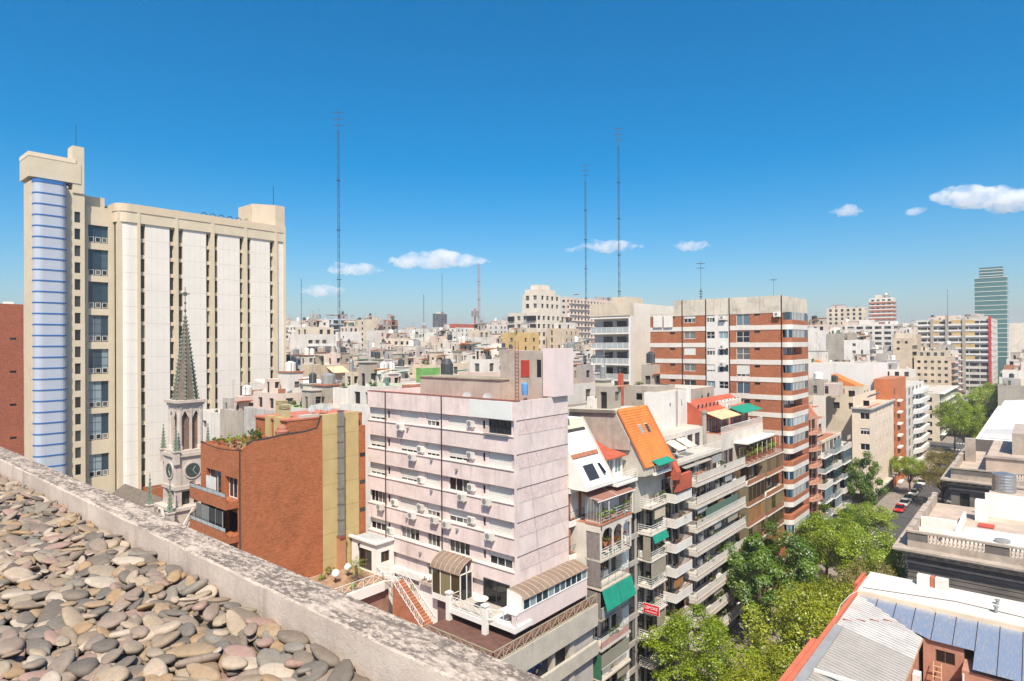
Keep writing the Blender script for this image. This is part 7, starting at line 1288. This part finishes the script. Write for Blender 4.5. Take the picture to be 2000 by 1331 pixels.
# ================================================================== cars
TYRE = M('tyre', (.02, .02, .02), .9); CHR = M('rim', (.5, .5, .5), .4, .1, metal=.7); CGL = glassmat('car_glass', (.01, .012, .015), (.03, .03, .035), .05); LMP = M('lamp_clear', (.8, .8, .75), .2); LMR = M('lamp_red', (.5, .02, .02), .3)
def car(x, y, z, color, label, rz=0, van=False, name='parked_car'):
    r = thing(name, label, 'van' if van else 'car', (x, y, z), 'cars in the street'); r.rotation_euler[2] = rz
    if color not in MATS: M(color, {'red': (.55, .02, .02), 'white': (.75, .75, .73), 'silver': (.42, .43, .44), 'black': (.02, .02, .022), 'blue': (.02, .07, .22), 'grey': (.16, .165, .17)}[color], .25, .03, spec=.6)
    def pt(n, mb, m): o = mb.build(n, m, r); o.matrix_parent_inverse = Matrix(); return o
    def bodym():
        mb = MB(); W = .86; secs = [(-2.1, .42, .62, .74), (-2.0, .28, .78, .82), (-1.3, .22, .88, .86), (-.2, .2, .9, .87), (1.0, .2, .9, .87), (1.75, .25, .84, .84), (2.1, .36, .66, .72)] if not van else [(-2.3, .35, .8, .8), (-2.2, .25, .95, .9), (0, .22, 1.0, .92), (1.9, .25, 1.0, .92), (2.35, .3, .95, .85)]
        vs = []; fs = []
        for xx, zb, zt2, w in secs: vs += [(-w*.94, xx, zb), (-w, xx, (zb+zt2)/2), (-w*.93, xx, zt2), (w*.93, xx, zt2), (w, xx, (zb+zt2)/2), (w*.94, xx, zb)]
        for i in range(len(secs)-1):
            for j in range(6): fs.append((i*6+j, i*6+(j+1) % 6, (i+1)*6+(j+1) % 6, (i+1)*6+j))
        fs += [tuple(range(6)), tuple((len(secs)-1)*6+j for j in range(5, -1, -1))]; return mb.add(vs, fs)
    cab = [(-1.5, .88), (-.85, 1.42), (.55, 1.45), (1.35, .88)] if not van else [(-2.15, .98), (-2.1, 1.95), (1.15, 1.95), (1.75, .98)]
    def cabm(w0, w1, sh=0):
        mb = MB(); vs = [(s*(w0 if i in (0, 3) else w1), yy, zz) for s in (-1, 1) for i, (yy, zz) in enumerate(cab)]; return mb.add(vs, [(0, 1, 2, 3), (7, 6, 5, 4), (0, 4, 5, 1), (1, 5, 6, 2), (2, 6, 7, 3), (3, 7, 4, 0)])
    pt('body', bodym(), MATS[color]); pt('windows', cabm(.80, .64) if not van else MB().box(-.9, .9, .9, 1.55, 1.1, 1.75), CGL)
    if van: pt('cabin', cabm(.9, .82), MATS[color])
    else:
        mb = MB(); mb.box(-.6, .6, cab[1][0]+.05, cab[2][0]-.05, 1.40, 1.475); pt('roof', mb, MATS[color])
    for sx in (-1, 1):
        for yy in (-1.28, 1.32):
            o = pt('wheel', MB().add(*wheelgeo(sx*.8, yy)), TYRE); MB().add(*wheelgeo(sx*.8, yy, .19, .23)).build('rim', CHR, o)
        pt('headlight', MB().box(sx*.66-.13, sx*.66+.13, 2.0, 2.09, .55, .68), LMP); pt('tail_light', MB().box(sx*.68-.12, sx*.68+.12, -2.09, -2.0, .58, .74), LMR)
def wheelgeo(cx_, cy_, r=.31, w=.2):
    n = 14; vs = [(cx_+s*w/2, cy_+r*math.cos(6.2832*k/n), .31+r*math.sin(6.2832*k/n)) for s in (-1, 1) for k in range(n)]; return vs, [tuple(range(n)), tuple(range(2*n-1, n-1, -1))]+[(k, (k+1) % n, n+(k+1) % n, n+k) for k in range(n)]
for x, y, col_, lab, rz, van in ((-24.1, 158.5, 'red', 'bright red car parked first past the crossing', math.pi, False), (-24.1, 164.5, 'silver', 'silver car parked right behind the red car', math.pi, False), (-24.1, 170.2, 'grey', 'dark grey car parked behind the silver car', math.pi, False), (-24.1, 177, 'white', 'white car parked further behind the red car', math.pi, False), (-24.1, 184, 'black', 'black car parked beyond the white car', math.pi, False), (-24.1, 191, 'white', 'second white car along the far kerb', math.pi, False), (-24.0, 72.5, 'black', 'black car under the dense dark tree', math.pi, False), (-23.6, 63.2, 'white', 'white van at the bottom edge beside the trees', math.pi, True), (-24.0, 67.6, 'grey', 'grey car half hidden between the white van and black car', math.pi, False), (-18.4, 88, 'white', 'white car glimpsed through the yellow green trees', 0, False), (-18.4, 79, 'silver', 'silver car glimpsed under the yellow green trees', 0, False), (-24.1, 250, 'black', 'black car parked at the second crossing', math.pi, False), (-21, 281, 'grey', 'grey car waiting beyond the second crossing', math.pi, False)): car(x, y, .0, col_, lab, rz, van)
car(-32.6, 39.0, onX(1161, 1283, -30.25).z+.47, 'blue', 'dark blue car parked inside the concrete podium', 0)
# ================================================================== lamp post, masts, roof antennas
MAST = M('mast_steel', (.05, .06, .075), .6, .1); MASTR = M('mast_red', (.42, .16, .13), .7)
def mast(px, ytop, ybase, dep, label, w=.5, yagi=2, mat=MAST, seg=2.2):
    a, b = at(px+ (ybase-ytop)*.0, ybase, dep), at(px, ytop, dep); x, y = a.x, a.y; z0, z1 = a.z, b.z; r = thing('radio_mast', label, 'mast', (x, y, z0)); zl_ = z1-(5 if yagi else 0); mb = MB(); P3 = [(x+w*.58*math.cos(t), y+w*.58*math.sin(t)) for t in (.3, 2.39, 4.49)]
    for p in P3: mb.tube(((*p, z0), (*p, zl_)), w*.075, 4)
    n_ = max(4, int((zl_-z0)/seg))
    for k in range(n_):
        za, zb = z0+(zl_-z0)*k/n_, z0+(zl_-z0)*(k+1)/n_
        for j in range(3): p, q = P3[j], P3[(j+1) % 3]; mb.tube(((*p, za), (*q, zb)), w*.045, 3)
    mb.build('lattice', mat, r)
    if yagi: MB().tube(((x, y, zl_-.5), (x, y, z1)), w*.12, 5).build('top_pole', mat, r)
    for k in range(yagi):
        z = z1-(1.2+k*2.0)*min(1, w*1.6); d = Vector((.72, .6, 0)).normalized(); s = Vector((-d.y, d.x, 0)); mb = MB(); L = (2.6-.3*k)*min(1, w*1.1); e_ = 1.1*min(1, w*1.2); mb.tube((Vector((x, y, z))-d*L, Vector((x, y, z))+d*L), .06, 4)
        for j in range(4): c = Vector((x, y, z))+d*(-L+2*L*j/3); mb.tube((c-s*e_, c+s*e_), .03, 3)
        mb.build('yagi_antenna', mat, r)
    for k in range(1, 5): z = z0+(zl_-z0)*k/5; MB().box(x-w*.8, x+w*.8, y-w*.8, y+w*.8, z-.06, z+.06).build('guy_collar', mat, r)
mast(663, 212, 740, 140, 'tallest lattice radio mast with antennas, left of the sky', .45, 3); mast(1210, 245, 640, 150, 'tall lattice radio mast above the white balcony block', .42, 3); mast(1145, 318, 640, 170, 'pale lattice radio mast left of the taller central mast', .42, 3)
mast(936, 515, 690, 300, 'red and white telecom mast on the middle horizon', .95, 0, MASTR, 3); mast(864, 535, 660, 420, 'hair thin mast beside the dark office tower', .4, 0); mast(828, 575, 700, 330, 'thin short mast over the pale middle roofs', .4, 0); mast(589, 545, 660, 330, 'thin mast just right of the slab tower', .45, 0); mast(1369, 510, 590, 112, 'short antenna mast on the left of the brick tower roof', .25, 2); mast(1511, 543, 582, 104, 'small antenna pole at the right of the brick tower roof', .18, 1); mast(1851, 565, 640, 330, 'thin mast on the long coloured slab', .3, 0)
r = thing('cell_antenna', 'cluster of cell antennas on a pole by the telecom mast', 'antenna', at(928, 660, 300)); c = at(928, 625, 300); b = at(928, 690, 300); MB().tube((b, at(928, 603, 300)), .5, 6).build('pole', MASTR, r)
for k in range(6): a = 1.047*k; MB().box(c.x+1.6*math.cos(a)-.25, c.x+1.6*math.cos(a)+.25, c.y+1.6*math.sin(a)-.25, c.y+1.6*math.sin(a)+.25, c.z+1.5, c.z+4.2).build('panel_antenna', METG, r)
for x, y, lab in ((-26.4, 147.2, 'grey street lamp post on the corner by the red car'), (-24.9, 60.6, 'tall grey street lamp post at the bottom by the fresh green tree')):
    l = thing('street_lamp', lab, 'street lamp', (x, y, .12)); MB().tube(((x, y, .1), (x, y, 7.5)), .09, 7, .06).build('post', METG, l); MB().tube(((x, y, 7.4), (x+.8, y, 7.9), (x+1.6, y, 7.95)), .045, 6).build('arm', METG, l); MB().box(x+1.4, x+2.1, y-.13, y+.13, 7.88, 8.02).build('lamp_head', METG, l)
# ================================================================== the worker in the courtyard
def person(x, y, z, label, face=0.):
    pr_ = thing('person', label, 'person', (x, y, z)); J = [(0, 0, .95), (0, .01, 1.2), (0, 0, 1.42), (0, 0, 1.5), (.2, 0, 1.4), (.27, -.08, 1.12), (.24, -.3, 1.0), (-.2, 0, 1.4), (-.27, -.06, 1.12), (-.22, -.28, .98), (.1, 0, .9), (.11, -.03, .5), (.11, .02, .08), (-.1, 0, .9), (-.11, -.03, .5), (-.11, .02, .08), (.11, -.14, .04), (-.11, -.14, .04)]
    Ed = [(0, 1), (1, 2), (2, 3), (2, 4), (4, 5), (5, 6), (2, 7), (7, 8), (8, 9), (0, 10), (10, 11), (11, 12), (0, 13), (13, 14), (14, 15), (12, 16), (15, 17)]; Rr = [.15, .15, .12, .055, .065, .05, .036, .065, .05, .036, .1, .07, .045, .1, .07, .045, .04, .04]
    me = bpy.data.meshes.new('body'); me.from_pydata(J, Ed, []); me.materials.append(M('shirt_yellow', (.75, .42, .02), .9, .1)); o = link('body', me, pr_); o.matrix_parent_inverse = Matrix(); sm = o.modifiers.new('skin', 'SKIN'); o.modifiers.new('sub', 'SUBSURF').levels = 1; sv = me.skin_vertices[0].data
    for i, q in enumerate(Rr): sv[i].radius = (q, q*.8)
    sv[0].use_root = True
    def ch_(n, mb, m, sm_=True): c = mb.build(n, m, pr_, sm_); c.matrix_parent_inverse = Matrix()
    ch_('head', MB().lathe(0, -.01, [(.05, 1.5), (.075, 1.55), (.09, 1.62), (.085, 1.69), (.05, 1.74), (.01, 1.76)], 14), M('skin_tone', (.42, .24, .16), .7, .05)); ch_('hair', MB().lathe(0, .012, [(.095, 1.63), (.098, 1.68), (.075, 1.745), (.01, 1.78)], 14), M('hair_grey', (.30, .29, .28), .9)); ch_('nose', MB().lathe(0, -.1, [(.012, 1.6), (.02, 1.615), (.008, 1.65)], 6), M('skin_tone', (.42, .24, .16))); ch_('trousers', MB().lathe(.1, 0, [(.06, .1), (.085, .5), (.11, .9)], 10).lathe(-.1, 0, [(.06, .1), (.085, .5), (.11, .9)], 10), M('trousers_blue', (.04, .05, .1), .9)); pr_.rotation_euler[2] = face
c = onZ(1850, 1322, 8.65); person(c.x, c.y, 7.0, 'person in a yellow shirt standing in the courtyard by the ladder', .4)
# ================================================================== clouds
CL = bpy.data.materials.new('cloud_vapour'); CL.use_nodes = True; t = CL.node_tree; t.nodes.clear(); co = t.nodes.new('ShaderNodeOutputMaterial'); pv = t.nodes.new('ShaderNodeVolumePrincipled'); pv.inputs['Color'].default_value = (1, 1, 1, 1); pv.inputs['Anisotropy'].default_value = .1; t.links.new(pv.outputs[0], co.inputs['Volume']); tc_ = t.nodes.new('ShaderNodeTexCoord'); nz_ = _n(t, 'ShaderNodeTexNoise', Scale=.013, Detail=6, Roughness=.6); t.links.new(tc_.outputs['Object'], nz_.inputs['Vector']); mr_ = t.nodes.new('ShaderNodeMapRange'); t.links.new(nz_.outputs[0], mr_.inputs[0]); mr_.inputs[1].default_value = .40; mr_.inputs[2].default_value = .72; mr_.inputs[4].default_value = .02; t.links.new(mr_.outputs[0], pv.inputs['Density'])
def ico():
    import bmesh
    bm = bmesh.new(); bmesh.ops.create_icosphere(bm, subdivisions=2, radius=1); me = bpy.data.meshes.new('i'); bm.to_mesh(me); bm.free(); v = np.array([q.co[:] for q in me.vertices]); f = [tuple(p.vertices) for p in me.polygons]; return v, f
IV, IF = ico(); CD = 4200; ctx = bpy.data.textures.new('cloud_tex', 'CLOUDS'); ctx.noise_scale = 26; ctx.noise_depth = 4
for px, py, w, h, lab, sd in ((856, 506, 205, 36, 'long white cloud left of centre over the pale horizon', 1), (690, 526, 120, 24, 'flat cloud crossed by the tallest mast', 2), (632, 566, 90, 26, 'faint low cloud beside the slab tower', 3), (1190, 479, 130, 22, 'thin cloud behind the two central masts', 4), (1122, 486, 45, 10, 'tiny cloud left of the central masts', 5), (1351, 478, 74, 20, 'small domed cloud above the brick tower', 6), (1653, 411, 66, 24, 'small ragged cloud in the right sky', 7), (1790, 410, 42, 16, 'tiny cloud left of the biggest right cloud', 8), (1905, 378, 185, 40, 'biggest white cloud at the right', 9), (1985, 392, 110, 34, 'lower lobe of cloud at the right edge', 10)):
    g = random.Random(sd); c = at(px, py, CD); k = CD/FPX; mb = MB(); n_ = max(6, int(w/7))
    for i in range(n_):
        u = (i+.5)/n_*2-1; hh2 = h*(1-abs(u)**2.2)*g.uniform(.55, 1.05); r_ = max(3, hh2*.64)*k; cc_ = _R*(u*w/2*k)+Vector((0, 0, 1))*((hh2*g.uniform(-.1, .25))*k-.15*h*k)+_F*g.uniform(-.4, .4)*h*k
        mb.add([(cc_.x+r_*1.5*q[0], cc_.y+r_*1.5*q[1], cc_.z+r_*.85*q[2]) for q in IV], IF)
    o = mb.build('cloud', CL); o.location = c; tag(o, lab, 'cloud', 'clouds'); m = o.modifiers.new('r', 'REMESH'); m.mode = 'VOXEL'; m.voxel_size = 8; d = o.modifiers.new('d', 'DISPLACE'); d.texture = ctx; d.strength = 34; d.mid_level = .5

# ================================================================== summer haze over the city
HZ = bpy.data.materials.new('haze'); HZ.use_nodes = True; t = HZ.node_tree; t.nodes.clear(); ho = t.nodes.new('ShaderNodeOutputMaterial'); hv = t.nodes.new('ShaderNodeVolumePrincipled')
hv.inputs['Color'].default_value = (.93, .95, 1, 1); hv.inputs['Density'].default_value = .0002; hv.inputs['Anisotropy'].default_value = .2; t.links.new(hv.outputs[0], ho.inputs['Volume'])
tag(MB().box(-7600, 7600, -7200, 7800, -1.2, 118).build('haze', HZ), 'thin pale haze lying over the city', 'haze', None, 'stuff')
